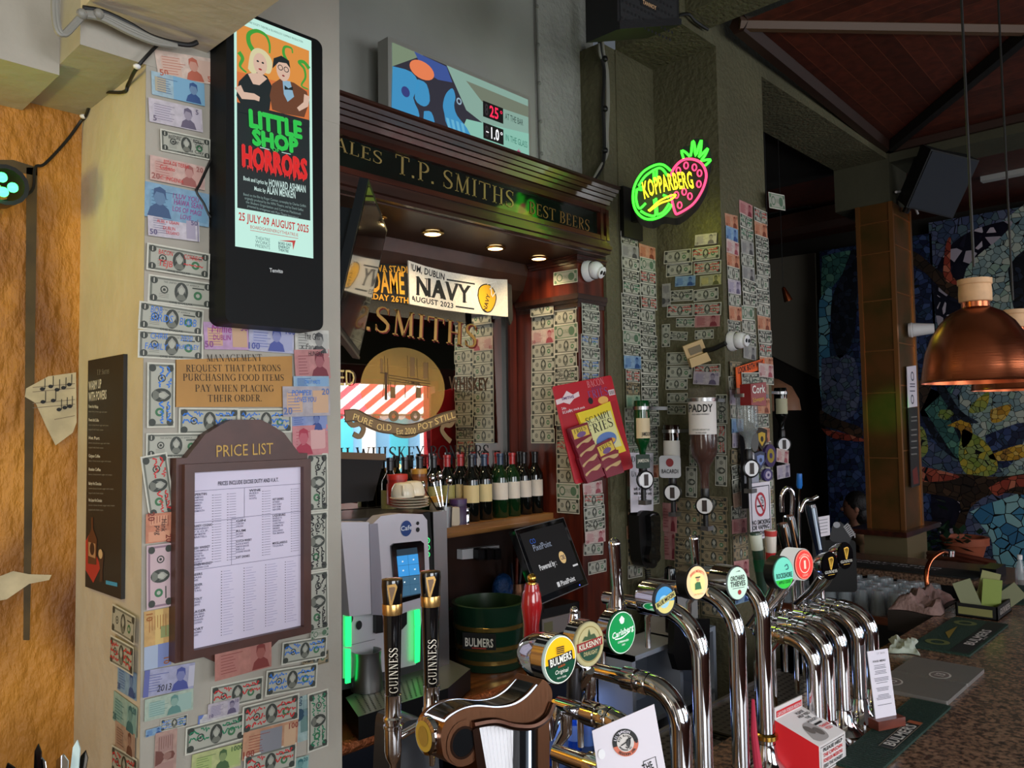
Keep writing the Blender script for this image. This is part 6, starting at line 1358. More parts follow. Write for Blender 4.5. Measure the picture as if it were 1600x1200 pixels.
wp = P(1097, 606, X=3.3); optic((wp.x, wp.y, wp.z), .064, .47, M('pale_glass', (130, 120, 112), .05, alpha=.14, coat=.4), M('whiskey', (84, 30, 14), .1), .26, 'large inverted whiskey bottle with white label in an optic on the column side', labelmat=flat((220, 214, 210)), lab=(.1, .46), writing=[('PADDY', .034, .24, .11, INK), ('OLD IRISH WHISKEY', .006, .27, .08, flat((90, 90, 90))), ('DISTILLED AND BOTTLED', .006, .42, .08, flat((110, 110, 110))), ('IN IRELAND', .006, .45, .05, flat((110, 110, 110)))], face=(-.93, -.37, 0), neckr=.022)
lf = Fr(V((wp.x, wp.y, wp.z-.15))+V((-.93, -.37, 0)).normalized()*.068, (-.93, -.37, 0))
gp_ = P(1002, 626, Y=2.12); optic(gp_, .036, .29, GRB, None, 0, 'inverted green whiskey bottle with cream label in the recess', labelmat=flat((206, 186, 150)), lab=(.28, .6), writing=[('JAMESON', .016, .56, .05, INK)], face=(-.4, -.9, 0))
bp_ = P(1049, 664, X=3.33); optic(bp_, .04, .25, AMB, None, 0, 'small dark rum bottle inverted beside the large whiskey bottle', labelmat=flat((206, 202, 196)), lab=(.3, .68), face=(-.9, -.4, 0))
b = MB(); f = Fr(P(1047, 730, X=3.25), (-.9, -.4, 0)); b.prism(f, rrect(-.05, -.05, .05, .055, .015), 0, .006, flat((176, 176, 180))); b.disc(f, 0, .022, .018, .02, .0075, flat((120, 26, 32)), 20); b.text(f, 'BACARDI', 0, -.028, .018, INK, .0075, font='bold', width=.08); solo('rum_optic_plate', b, 'grey rum plaque with a red dot under the small dark bottle', 'plaque')
b = MB(); f = Fr(P(1004, 722, Y=2.07), (-.4, -.9, 0)); b.prism(f, rrect(-.035, -.028, .035, .035, .006), 0, .006, flat((20, 44, 30))); b.text(f, 'JAMESON', 0, 0, .014, flat((200, 196, 180)), .0075, font='bold', width=.058); solo('whiskey_optic_plate', b, 'dark green whiskey plaque under the green bottle', 'plaque')
cp_ = P(1166, 606, Y=1.78); optic(cp_, .05, .3, M('clear_bottle', (150, 156, 156), .04, alpha=.45, coat=.6), None, 0, 'large clear spirit bottle inverted on the front of the column', face=(-.5, -.85, 0))
b = MB(); f = Fr(P(1183, 617, Y=1.72), (-.15, -1, 0)); q = pz(f, [(1173, 600), (1197, 597), (1197, 634), (1174, 633)]); b.prism(f, q, -.06, 0, M('cork_red', (132, 24, 26), .4)); tx(b, f, 'Cork', (1175, 615), (1195, 613), 12, flat((226, 220, 214)), .002); tx(b, f, 'Schweppes', (1176, 629), (1194, 625), 7, flat((216, 170, 60)), .002, font='sans'); solo('gin_plaque', b, 'dark red gin plaque with white and yellow script on the clear bottle', 'plaque')
wq = P(1219, 606, Y=2.05); optic(wq, .036, .25, DARKG, None, 0, 'dark spirit bottle inverted beyond the outer edge of the column', labelmat=flat((176, 172, 140)), lab=(.25, .6), face=(-.6, -.8, 0), cl=(-.22, 0))
wq2 = P(1212, 666, Y=2.02)
cd_ = P(1208, 642, Y=2.3); root = thing('pendant_lamp', 'copper pendant lamp half hidden behind the outer edge of the column', 'pendant lamp', cd_); b = MB(); b.lathe(cd_, [(.17, 0), (.16, .07), (.12, .15), (.04, .2), (0, .21)], M('tan_shade', (120, 84, 62), .4), 24); part('shade', b, root); b = MB(); b.cyl(cd_+V((0, 0, .2)), (cd_.x, cd_.y, 3.9), .004, CB, n=6); part('cord', b, root)
# badges and stickers
for x, y, w_, h_, c, c2, lab in ((1189, 686, 9, 18, (40, 30, 20), (196, 160, 50), 'black and gold shield badge on the column'), (1187, 719, 9, 14, (60, 66, 90), (120, 140, 190), 'round blue grey badge below the gold shield'), (1203, 712, 9, 18, (60, 44, 90), (150, 130, 40), 'purple patch beside the round blue badge'), (1180, 745, 8, 9, (30, 44, 26), (110, 150, 60), 'dark badge with a green dome above the no smoking notice'), (1199, 742, 7, 10, (70, 60, 110), (180, 170, 190), 'violet badge above the no smoking notice'), (1173, 716, 6, 11, (150, 150, 156), (220, 222, 226), 'round white optic gauge badge beside the blue badge')):
    f = Fr((3.5, 1.85, 0), (0, -1, 0)); a_, z_ = f.px(x, y); ra = f.px(x+w_, y)[0]-a_; rb = z_-f.px(x, y+h_)[1]; b = MB()
    pts = ell(a_, z_, ra, rb, 20) if 'shield' not in lab else [(a_-ra, z_+rb*.8), (a_, z_+rb), (a_+ra, z_+rb*.8), (a_+ra*.9, z_-rb*.2), (a_, z_-rb), (a_-ra*.9, z_-rb*.2)]
    b.prism(f, pts, -.01, .004, flat(c)); b.pl(f, [(a_+(x_-a_)*.62, z_+(y_-z_)*.62) for x_, y_ in pts], .0052, flat(c2)); b.disc(f, a_, z_, ra*.25, rb*.25, .0062, flat(c), 12); solo('badge', b, lab, 'badge')
b = MB(); f = Fr((3.5, 1.86, 0), (0, -1, 0)); a_, z_ = f.px(1169, 690); b.ob(f, a_-.045, a_+.0, z_-.32, z_+.05, -.02, .01, M('optic_rail', (40, 42, 48), .3, .6)); b.ob(f, a_-.05, a_+.02, z_-.2, z_-.1, 0, .04, flat((150, 154, 168))); b.disc(f, a_+.03, z_-.0, .04, .05, .02, flat((90, 90, 88)), 20); solo('optic_rail', b, 'dark optic rail with pale block below the clear bottle', 'optic rail')
# paper notice, telephone, no smoking sign
b = MB(); f = Fr((3.18, 2.22, 0), (0, -1, 0)); q = pz(f, [(984, 707), (1021, 708), (1021, 798), (986, 801)]); b.prism(f, q, -.003, 0, PAPER)
for s, p0, p1, h in (('Drivers', (986, 722), (1018, 722), 9), ('Unaltered', (986, 745), (1019, 745), 9), ('Meals', (1003, 757), (1016, 757), 9), ('soft drinks on tap', (990, 766), (1018, 766), 5), ('with this offer only', (990, 773), (1018, 773), 5), ('12.95', (996, 784), (1010, 784), 8)): tx(b, f, s, p0, p1, h, INK, .0014, font='serif' if h > 6 else 'bold')
solo('paper_notice', b, 'white paper notice with dark printing in the recess behind the green bottle', 'notice')
p = P(1017, 845, Y=2.2); root = thing('wall_telephone', 'black wall telephone handset hanging in the recess below the paper notice', 'telephone', p)
f = Fr((3.1, 2.2, 0), (0, -1, 0)); b = MB(); b.prism(f, curve(pz(f, [(998, 806), (1006, 798), (1024, 800), (1031, 808), (1032, 850), (1026, 884), (1014, 887), (1004, 880), (1000, 850), (998, 806)]), 4)[:-1], -.06, .0, BLACK); part('body', b, root)
b = MB(); b.prism(f, curve(pz(f, [(1008, 806), (1018, 802), (1024, 810), (1022, 850), (1024, 872), (1014, 880), (1006, 872), (1010, 845), (1008, 806)]), 4)[:-1], .0, .03, GBLACK); part('handset', b, root)
b = MB(); pts = []
for i in range(90): 
    q = P(1011+3*math.sin(i*.02), 888+i*.5, Y=2.16); pts.append((q.x+.013*math.cos(i*.9), q.y+.013*math.sin(i*.9), q.z))
b.tube(pts, .003, CB, 5); part('coiled_cord', b, root)
b = MB(); f = Fr((3.5, 1.80, 0), (-.1, -1, 0)); q = pz(f, [(1170, 756), (1203, 752), (1206, 838), (1174, 846)]); b.prism(f, q, -.004, 0, PAPER)
bd = pz(f, [(1173, 762), (1201, 758), (1204, 834), (1176, 841), (1173, 762)]); b.line(f, bd, .006, .001, flat((40, 40, 56)))
a_, z_ = f.px(1188, 788); NR_ = flat((176, 36, 52)); b.ring(f, a_, z_, .036, .046, .0016, NR_, 30, 1.25); b.line(f, [(a_-.03, z_+.042), (a_+.03, z_-.042)], .01, .0022, NR_)
b.rect(f, a_-.03, z_-.012, a_+.028, z_-.004, .0012, INK)
for dx in (.008, .018): b.line(f, curve([(a_+dx, z_+.002), (a_+dx+.01, z_+.014), (a_+dx-.006, z_+.024), (a_+dx+.004, z_+.036)], 4), .003, .0012, INK)
for s, p0, p1 in (('NO SMOKING', (1175, 821), (1203, 817)), ('OR VAPING', (1176, 829), (1202, 825)), ('ALLOWED', (1178, 838), (1202, 834))): tx(b, f, s, p0, p1, 7, INK, .0016)
solo('no_smoking_sign', b, 'white no smoking or vaping sign with red circle on the column', 'sign')
# counter top clutter at the niche foot
b = MB(); p = P(1060, 905, X=3.35); b.box((3.2, 2.05, .95), (3.42, 2.2, 1.2), M('white_tub', (150, 150, 150), .5)); solo('paper_dispenser', b, 'pale paper dispenser on the back counter under the telephone', 'dispenser')
b = MB(); q = P(1048, 925, X=3.2); b.lathe((q.x, q.y, 1.19), [(0, -.2), (.03, -.2), (.03, .06), (.025, .09), (.01, .1), (0, .1)], GBLACK, 16); solo('dark_bottle', b, 'dark squat bottle beside the paper dispenser', 'bottle')
# ================================================================ front bar
GRAN = M('brown_granite', (140, 108, 86), .25, c2=(52, 36, 28), nscale=70, coat=.1)
CX = wood('bar_front_wood', (84, 40, 24), (48, 22, 14), .35, 2)
root = thing('bar_counter', 'long brown granite bar counter turning across the far end of the bar', 'bar counter', (2.5, .75, 0))
b = MB(); b.box((-.6, .18, 1.01), (5.6, 1.17, 1.05), GRAN); b.box((5.0, 1.17, 1.01), (5.6, 2.75, 1.05), GRAN); part('granite_top', b, root)
b = MB(); b.box((-.5, .36, .1), (5.5, .42, 1.01), CX); b.box((-.5, 1.06, .1), (5.0, 1.1, 1.01), M('bar_inner', (24, 26, 30), .5)); b.box((5.04, 1.1, .1), (5.5, 2.7, 1.01), M('bar_inner', (24, 26, 30), .5)); part('bar_front', b, root)
# under-counter: fridges and grey shelving on the bartender's side
root = thing('grey_shelf_unit', 'grey painted shelf unit below the telephone, seen between the tall taps', 'shelf unit', (3.1, 2.2, 0))
GSH = M('grey_shelf_paint', (150, 158, 172), .6); y0, y1 = 2.0, 2.19
b = MB()
for x in (2.8, 3.17, 3.47): b.box((x, y0, .1), (x+.025, y1, .97), GSH)
b.box((2.8, y1-.01, .1), (3.49, y1+.01, .97), GSH); part('carcass', b, root)
for z in (.36, .66, .95):
    b = MB(); b.box((2.8, y0, z), (3.47, y1-.01, z+.02), GSH); part('shelf', b, root)
b = MB(); p = P(1067, 1075, Y=2.06); b.lathe((p.x, 2.1, .381), [(0, 0), (.038, 0), (.04, .1), (.02, .15), (.018, .19), (0, .19)], GBLACK, 16); solo('shelf_bottle', b, 'dark glossy bottle standing in the grey shelf unit', 'bottle')
b = MB(); f = Fr((2.9, 1.96, 0), (0, -1, 0)); q = pz(f, [(1045, 968), (1100, 965), (1100, 1045), (1050, 1045), (1043, 1020)]); b.prism(f, q, -.0, .03, BLACK); solo('black_terminal', b, 'black card terminal hanging at the front of the grey shelf unit', 'terminal')
def fridge(x0, x1, col, glowc, label, e, bottles):
    root = thing('bottle_fridge', label, 'fridge', ((x0+x1)/2, 2.4, 0)); yf = 2.235
    b = MB(); b.box((x0, yf+.02, .05), (x1, yf+.5, .09), MBLACK); b.box((x0, yf+.02, .86), (x1, yf+.5, .905), MBLACK); b.box((x0, yf+.02, .05), (x0+.03, yf+.5, .9), MBLACK); b.box((x1-.03, yf+.02, .05), (x1, yf+.5, .9), MBLACK); b.box((x0, yf+.48, .05), (x1, yf+.5, .9), flat((60, 70, 90))); part('cabinet', b, root)
    b = MB(); 
    for q in (((x0, .05), (x0+.05, .9)), ((x1-.05, .05), (x1, .9)), ((x0, .05), (x1, .11)), ((x0, .8), (x1, .9))): b.box((q[0][0], yf, q[0][1]), (q[1][0], yf+.02, q[1][1]), M('fridge_frame', col, .4))
    part('door_frame', b, root)
    b = MB(); b.box((x0+.03, yf+.03, .84), (x1-.03, yf+.06, .858), glow(glowc, e)); part('light_tube', b, root)
    b = MB(); b.box((x0+.03, yf+.05, .46), (x1-.03, yf+.48, .475), STEEL); part('shelf', b, root)
    for i, (bx_, m, lab) in enumerate(bottles):
        o = (bx_, yf+.13, .476); r2 = thing('beer_bottle', lab, 'bottle', o, 'bottles in the fridges'); b = MB(); b.lathe(o, [(0, 0), (.031, 0), (.032, .15), (.013, .22), (.013, .27), (0, .27)], m, 16); part('glass_body', b, r2); b = MB(); b.lathe(o, [(.0325, .05), (.0325, .12)], flat((170, 190, 210)), 16); part('label', b, r2)
BG = M('blue_bottle', (40, 90, 170), .08, coat=.4); GG = M('green_bottle_b', (30, 110, 60), .08, coat=.4); CGl = M('clear_bottle_b', (170, 200, 220), .08, coat=.4)
fridge(1.3, 1.95, (20, 24, 34), (190, 226, 255), 'lit bottle fridge under the coffee machine', 3, [(1.43, CGl, 'clear bottle nearest the pillar in the lit fridge'), (1.53, GG, 'green bottle second from the pillar in the lit fridge'), (1.63, CGl, 'pale bottle third from the pillar in the lit fridge'), (1.73, GG, 'green bottle fourth from the pillar in the lit fridge')])
fridge(2.3, 3.04, (26, 40, 74), (110, 150, 255), 'blue lit bottle fridge under the till', 14, [(2.38+.095*i, BG if i % 2 else CGl, '%s bottle, %s from the coffee machine end in the blue fridge' % ('blue' if i % 2 else 'pale', ['first']+ORD[1:] and (['first']+ORD[1:])[i])) for i in range(7)])
lamp('fridge_glow', 'POINT', (1.52, 2.4, .8), .8, (.75, .9, 1), radius=.1)
lamp('fridge_glow_blue', 'POINT', (2.66, 2.42, .8), 7, (.35, .5, 1), radius=.15)
# drip trays
def driptray(x0, x1, label, y0=1.19, y1=1.40):
    root = thing('drip_tray', label, 'drip tray', ((x0+x1)/2, 1.29, 1.0)); b = MB(); b.box((x0, y0, .98), (x1, y1, 1.005), DSTEEL); b.box((x0, y0, 1.005), (x1, y0+.012, 1.02), STEEL); b.box((x0, y1-.012, 1.005), (x1, y1, 1.02), STEEL); part('pan', b, root)
    b = MB(); b.box((x0+.01, y0+.012, 1.008), (x1-.01, y1-.012, 1.014), M('grid_steel', (96, 92, 86), .35, .9))
    for i in range(int((x1-x0)/.024)):
        for j in range(7): b.rect(ZF, x0+.02+.024*i+(j % 2)*.012, y0+.022+.024*j, x0+.034+.024*i+(j % 2)*.012, y0+.032+.024*j, 1.0146, INK)
    part('grid', b, root)
driptray(1.5, 2.16, 'perforated steel drip tray behind the tall taps')
driptray(2.2, 2.9, 'perforated steel drip tray behind the row of five short taps')
# ---- chrome taps
def cobra(x, y, ztop, yend, label, R=.1, r=.021, group='chrome beer taps', base=1.05, spout=True):
    root = thing('beer_tap', label, 'beer tap', (x, y, base), group)
    pts = [(x, y, base+.02), (x, y, ztop-R)]+[(x, y+R-R*math.cos(a), ztop-R+R*math.sin(a)) for a in [math.pi/2*i/9 for i in range(1, 10)]]
    b = MB(); b.tube(pts, r, CHROME, 20); part('column', b, root)
    b = MB(); b.lathe((x, y, base), [(.0, 0), (.052, 0), (.052, .006), (.04, .018), (.028, .035), (.0225, .07)], CHROME, 28); part('flange', b, root)
    b = MB(); yc = y+R; b.lathe((x, yc, ztop), [(r*1.04, 0), (r*1.1, .004), (r*1.1, .02), (r*.95, .022), (r*.95, .028), (r*1.1, .03), (r*1.1, .06), (r*.8, .064), (r*.72, yend-yc), (0, yend-yc)], CHROME, 20, (0, 1, 0)); part('arm', b, root)
    if spout:
        b = MB(); b.tube([(x, yend-.02, ztop), (x, yend-.02, ztop-.05), (x, yend+.01, ztop-.09), (x, yend+.01, ztop-.17)], [.013, .012, .008, .007], CHROME, 12); part('spout', b, root)
    return root
def badge(root, c, n, ra, rb, depth, edge, draw, name='badge', stem=None, housing=CHROME, bowl=False):
    c = V(c); n = V(n).normalized(); f = Fr(c, n)
    b = MB(); pts = ell(0, 0, ra*1.06, rb*1.06, 28)
    if bowl: 
        k = rb/ra; b.lathe(c, [(0, -depth), (ra*.55, -depth*.92), (ra*.9, -depth*.5), (ra*1.06, 0)], housing, 28, n)
    else: b.prism(f, pts, -depth, 0, housing, smooth=True)
    if stem: b.tube([f.w(0, -rb*.9, -depth*.5), stem], .009, CHROME, 10)
    bh_ = part('badge_housing', b, root)
    b = MB(); b.prism(f, ell(0, 0, ra, rb, 32), 0, .003, edge); draw(b, f, ra, rb); part(name, b, bh_)
def half(ra, rb, y, up=True, n=20):
    t0 = math.asin(max(-1, min(1, y/rb))); a, c = (t0, math.pi-t0) if up else (math.pi-t0, 2*math.pi+t0)
    return [(ra*math.cos(a+(c-a)*i/n), rb*math.sin(a+(c-a)*i/n)) for i in range(n+1)]
def lens(c, e): return M('lens_%d_%d_%d_%d' % (c[0], c[1], c[2], int(e*100)), c, .3, emit=e*.45, keep=True)
def d_bulmers(b, f, ra, rb):
    g, y, w_ = lens((8, 66, 44), .55), lens((238, 180, 20), .8), lens((226, 226, 214), .8)
    b.disc(f, 0, 0, ra*.95, rb*.95, .0035, y, 32); b.pl(f, half(ra*.95, rb*.95, -rb*.12, False), .0045, g); b.ring(f, 0, 0, ra*.93, ra*.97, .0046, w_, 32, rb/ra)
    f2 = f.at(0, 0, .005, .1); b.rect(f2, -ra*.74, -rb*.2, ra*.76, rb*.2, 0, INK); b.text(f2, 'BULMERS', 0, -rb*.13, rb*.3, w_, .001, font='bold', width=ra*1.35); b.text(f2, 'DUBLIN', 0, -rb*.3, rb*.08, lens((180, 80, 40), .7), .001, font='bold')
    b.text(f, 'Original', 0, -rb*.56, rb*.17, w_, .006, slant=.25, font='sans'); b.text(f, 'IRISH CIDER', 0, -rb*.76, rb*.07, w_, .006)
    for k in range(4): b.rect(f, -ra*.24, rb*(.26+.08*k), ra*.24, rb*(.31+.08*k), .006, flat((70, 56, 24)))
def d_kilkenny(b, f, ra, rb):
    cr_, rd_, g = flat((190, 180, 130)), flat((150, 34, 30)), flat((24, 70, 48))
    b.disc(f, 0, 0, ra*.95, rb*.95, .0035, cr_, 32); b.ring(f, 0, 0, ra*.76, ra*.8, .004, flat((150, 130, 70)), 32, rb/ra); b.pl(f, half(ra*.74, rb*.74, -rb*.15, False), .0042, g)
    f2 = f.at(0, 0, .005, .06); b.rect(f2, -ra*.86, -rb*.2, ra*.86, rb*.18, 0, rd_); b.text(f2, 'KILKENNY', 0, -rb*.12, rb*.24, flat((226, 220, 200)), .001, font='bold', width=ra*1.55); b.text(f, 'DRAUGHT', 0, -rb*.46, rb*.17, cr_, .006, font='bold', width=ra*.95)
    b.pl(f, [(-ra*.5, rb*.2), (-ra*.3, rb*.4), (-ra*.1, rb*.35), (0, rb*.68), (ra*.1, rb*.4), (ra*.35, rb*.42), (ra*.5, rb*.2)], .0045, flat((60, 84, 50)))
def d_carls(b, f, ra, rb):
    g, w_ = lens((12, 140, 72), .75), lens((226, 236, 226), .85)
    b.disc(f, 0, 0, ra*.97, rb*.97, .0035, w_, 32); b.disc(f, 0, 0, ra*.93, rb*.93, .004, g, 32)
    f2 = f.at(0, 0, .005, .12); b.text(f2, 'Carlsberg', 0, -rb*.08, rb*.26, w_, .001, slant=.2, font='bold', width=ra*1.6); b.line(f2, curve([(-ra*.6, -rb*.14), (-ra*.1, -rb*.2), (ra*.5, -rb*.08)], 5), rb*.06, .0012, w_)
    b.disc(f, 0, rb*.55, ra*.16, rb*.14, .0055, w_, 16); b.pl(f, [(-ra*.2, rb*.62), (0, rb*.8), (ra*.2, rb*.62), (ra*.1, rb*.5), (-ra*.1, rb*.5)], .005, w_); b.text(f, 'COPENHAGEN', 0, -rb*.44, rb*.09, w_, .006, font='bold', width=ra*.8); b.text(f, '1847', 0, -rb*.6, rb*.09, w_, .006)
def d_moon(b, f, ra, rb):
    b.disc(f, 0, 0, ra*.95, rb*.95, .0035, flat((24, 26, 34)), 32); b.disc(f, 0, 0, ra*.84, rb*.84, .004, lens((60, 140, 196), .7), 30); b.pl(f, half(ra*.84, rb*.84, -rb*.1, False), .0045, lens((210, 196, 120), .7)); b.disc(f, -ra*.1, -rb*.1, ra*.45, rb*.4, .005, lens((150, 196, 214), .7), 20)
    f2 = f.at(0, 0, .006, .35); b.rect(f2, -ra*.95, -rb*.18, ra*.95, rb*.2, 0, flat((206, 196, 120))); b.text(f2, 'BLUE MOON', 0, -rb*.1, rb*.24, INK, .001, font='bold', width=ra*1.7)
def d_moretti(b, f, ra, rb):
    b.disc(f, 0, 0, ra*.97, rb*.97, .0035, lens((236, 200, 150), .95), 32); b.disc(f, 0, -rb*.05, ra*.66, rb*.62, .0045, lens((240, 220, 140), 1), 28)
    b.text(f, 'BIRRA MORETTI', 0, rb*.6, rb*.16, lens((190, 60, 40), .8), .005, font='bold', width=ra*1.3, arc=rb*.25)
    b.pl(f, [(-ra*.3, -rb*.4), (-ra*.28, -rb*.05), (-ra*.1, rb*.05), (ra*.2, rb*.02), (ra*.3, -rb*.4)], .006, lens((60, 110, 70), .7)); b.disc(f, 0, rb*.2, ra*.14, rb*.14, .0062, lens((200, 150, 110), .8), 14); b.rect(f, -ra*.22, rb*.28, ra*.22, rb*.36, .0065, lens((70, 80, 60), .7)); b.text(f, "L'AUTENTICA", 0, -rb*.72, rb*.09, lens((150, 110, 40), .8), .006)
def d_orch(b, f, ra, rb):
    b.disc(f, 0, 0, ra*.97, rb*.97, .0035, lens((196, 226, 206), .75), 32)
    b.text(f, 'ORCHARD', 0, rb*.18, rb*.28, INK, .005, font='bold', width=ra*1.4); b.text(f, 'THIEVES', 0, -rb*.18, rb*.3, INK, .005, font='bold', width=ra*1.45); b.rect(f, -ra*.55, -rb*.3, ra*.6, -rb*.27, .005, INK); b.disc(f, ra*.1, -rb*.55, ra*.17, rb*.15, .005, flat((170, 40, 40)), 14); b.pl(f, [(-ra*.2, rb*.7), (ra*.2, rb*.76), (ra*.3, rb*.7)], .005, INK)
def d_rock(b, f, ra, rb):
    b.disc(f, 0, 0, ra*.97, rb*.97, .0035, lens((110, 206, 180), .85), 32); b.pl(f, half(ra*.97, rb*.97, -rb*.42, False), .0045, lens((50, 190, 60), .85)); b.text(f, 'ROCKSHORE', 0, -rb*.3, rb*.3, lens((24, 60, 60), .5), .005, font='bold', width=ra*1.6); b.text(f, 'APPLE CIDER', 0, -rb*.66, rb*.18, lens((20, 90, 40), .5), .0055, font='bold', width=ra*1.2); b.line(f, curve([(ra*.1, rb*.4), (ra*.35, rb*.5), (ra*.45, rb*.25), (ra*.2, rb*.2)], 5), rb*.06, .005, lens((30, 80, 90), .5))
def d_red(b, f, ra, rb):
    w_ = lens((240, 200, 180), .85); b.disc(f, 0, 0, ra*.97, rb*.97, .0035, lens((236, 130, 110), .9), 32); b.disc(f, 0, 0, ra*.88, rb*.9, .0045, lens((226, 60, 52), .95), 30); b.ring(f, 0, 0, ra*.5, ra*.56, .005, w_, 30, rb/ra); b.rect(f, -ra*.09, -rb*.28, ra*.12, rb*.28, .0055, w_); b.text(f, 'ROCKSHORE', 0, rb*.6, rb*.14, w_, .0055, width=ra*1.1, arc=rb*.22); b.text(f, 'LIGHT', 0, -rb*.76, rb*.14, w_, .0055)
def d_guin(b, f, ra, rb):
    b.disc(f, 0, 0, ra*.97, rb*.97, .0035, GBLACK, 32); gd = lens((206, 160, 60), .7)
    b.line(f, curve([(-ra*.2, rb*.55), (ra*.15, rb*.6), (ra*.32, rb*.52), (ra*.25, rb*.2), (ra*.02, -rb*.28)], 5), rb*.1, .005, gd); b.line(f, [(-ra*.2, rb*.55), (-ra*.02, -rb*.25)], rb*.08, .005, gd)
    for k in range(3): b.line(f, [(-ra*.08+ra*.1*k, rb*.52), (-ra*.0+ra*.05*k, -rb*.05)], rb*.03, .0052, gd)
    b.text(f, 'GUINNESS', 0, -rb*.52, rb*.2, lens((226, 222, 210), .7), .005, font='serif', width=ra*1.5); b.rect(f, -ra*.4, -rb*.66, ra*.4, -rb*.63, .005, gd)
NB = V((-.08, -1, .04)); NB2 = V((-.22, -.97, .04))
def bat(px, py, d): return P(px, py, d=d)
# tall taps
X1, X2, X3 = 1.626, 1.797, 1.971
t = cobra(X1, .97, 1.515, 1.24, 'tall chrome tap with the green lager badge and its tall chrome lever')
c = bat(970, 988, 1.79); badge(t, c, NB, .047, .047, .03, flat((16, 90, 50)), d_carls, name='lager_badge'); b = MB(); b.tube([c-NB*.0+V((.0, .03, 0)), (X1, 1.2, 1.515)], .02, CHROME, 14); part('badge_arm', b, t)
b = MB(); p0, p1 = bat(966, 938, 1.84), bat(960, 850, 1.84); b.tube([p0+V((0, 0, -.03)), p0, p0.lerp(p1, .25), p0.lerp(p1, .3), p1], [.018, .016, .012, .0125, .014], CHROME, 14); b.ball(p1, .0145, CHROME, 12, 8); part('lever', b, t, 'tall plain chrome lever')
c = bat(1037, 937, 1.79); badge(t, c, NB2, .034, .035, .055, flat((24, 26, 34)), d_moon, name='wheat_beer_badge', stem=V((X1, 1.11, 1.53)))
t = cobra(X2, .97, 1.527, 1.22, 'tall middle chrome tap with the glowing amber round badge')
c = bat(1088, 910, 1.97); badge(t, c, NB2, .038, .041, .03, flat((30, 26, 22)), d_moretti, name='amber_badge', stem=V((X2, 1.13, 1.53)), housing=BLACK)
b = MB(); p0, p1 = bat(1088, 888, 2.02), bat(1084, 842, 2.02); b.tube([p0, p1], [.009, .012], CHROME, 12); b.ball(p1, .012, CHROME, 12, 8); part('lever', b, t, 'short chrome lever')
b = MB(); b.tube([(X2+.02, .93, 1.06), (X2+.022, .945, 1.2), (X2+.022, .945, 1.28)], [.012, .008, .004], M('red_sleeve', (176, 40, 66), .4), 8); part('sleeve', b, t, 'red strip up the column')
t = cobra(X3, .99, 1.537, 1.2, 'tall chrome tap with the pale green cider badge')
c = bat(1151, 911, 2.06); badge(t, c, NB2, .039, .042, .06, flat((120, 130, 126)), d_orch, name='cider_badge', stem=V((X3, 1.12, 1.54)))
b = MB(); b.lathe((X3, .99, 1.13), [(.023, 0), (.03, .004), (.03, .014), (.023, .018)], BRASS, 18); part('collar', b, t)
# five short taps
XS = (2.163, 2.247, 2.35, 2.48, 2.594); ZT = (1.35, 1.36, 1.362, 1.36, 1.356)
spec5 = [('short chrome tap with the mint green apple cider badge, first of five', (1223, 895, 2.2), d_rock, 'mint_badge'), ('short chrome tap with the red lager badge, second of five', (1255, 882, 2.3), d_red, 'red_badge'), ('short chrome tap with white and teal side lit badge, third of five', (1236, 884, 2.36), d_rock, 'teal_badge'), ('short chrome tap with the first black stout badge, fourth of five', (1296, 884, 2.42), d_guin, 'stout_badge'), ('short chrome tap with the second black stout badge, fifth of five', (1320, 868, 2.52), d_guin, 'stout_badge')]
for i, (lab, (bx_, by_, bd_), fn, nm) in enumerate(spec5):
    t = cobra(XS[i], .94, ZT[i], 1.1, lab, R=.075)
    c = bat(bx_, by_, bd_); top = V((XS[i], 1.1, ZT[i]))
    if fn is d_guin: badge(t, c, NB2, .04, .041, .05, GBLACK, fn, name=nm, bowl=True)
    else: badge(t, c, NB2, .042, .043, .03 if i != 1 else .05, flat((90, 160, 140)) if i != 1 else flat((120, 40, 36)), fn, name=nm, housing=glow((226, 226, 220), .7) if i == 1 else BLACK)
    b = MB(); b.tube([top, top+V((0, .03, .01)), top.lerp(c, .55)+V((.02, .03, -.02)), c-V((0, 0, .035))-NB2*.03], .011, CHROME, 12); b.ball(top, .019, CHROME, 12, 8); part('angled_stem', b, t)
# tap handles standing up behind the five
def handle(p0, p1, r0, r1, m, label, bands=(), txt=None, mk='tap_lever', grp='tap handles behind the short taps'):
    p0, p1 = V(p0), V(p1); root = thing(mk, label, 'tap handle', p0, grp)
    b = MB(); b.tube([p0, p0.lerp(p1, .06), p0.lerp(p1, .5), p0.lerp(p1, .93), p1], [r0*.8, r0, (r0+r1)/2, r1, r1*.86], m, 16); part('grip', b, root)
    zf = 1.055 if p0.y < 1.17 else 1.02
    b = MB(); b.tube([(p0.x, p0.y, zf), (p0.x, p0.y, p0.z)], r0*.6, CHROME, 10); part('stem', b, root)
    for (a0, a1, mm) in bands:
        b = MB(); q0, q1 = p0.lerp(p1, a0), p0.lerp(p1, a1); b.tube([q0, q1], [(r0+(r1-r0)*a0)*1.05, (r0+(r1-r0)*a1)*1.05], mm, 16); part('band', b, root)
    return root
handle(bat(1193, 935, 2.55), bat(1180, 832, 2.55), .014, .019, M('handle_green', (34, 62, 48), .3), 'green and white tap handle in front of the no smoking sign', [(.74, .97, flat((196, 200, 186), .3)), (.42, .6, flat((16, 84, 56), .3))])
handle(bat(1205, 905, 2.6), bat(1204, 828, 2.6), .013, .019, M('handle_white', (206, 196, 184), .3), 'white and red tap handle beside the green one', [(.35, .55, flat((176, 36, 40), .3)), (.88, .99, flat((176, 60, 56), .3))])
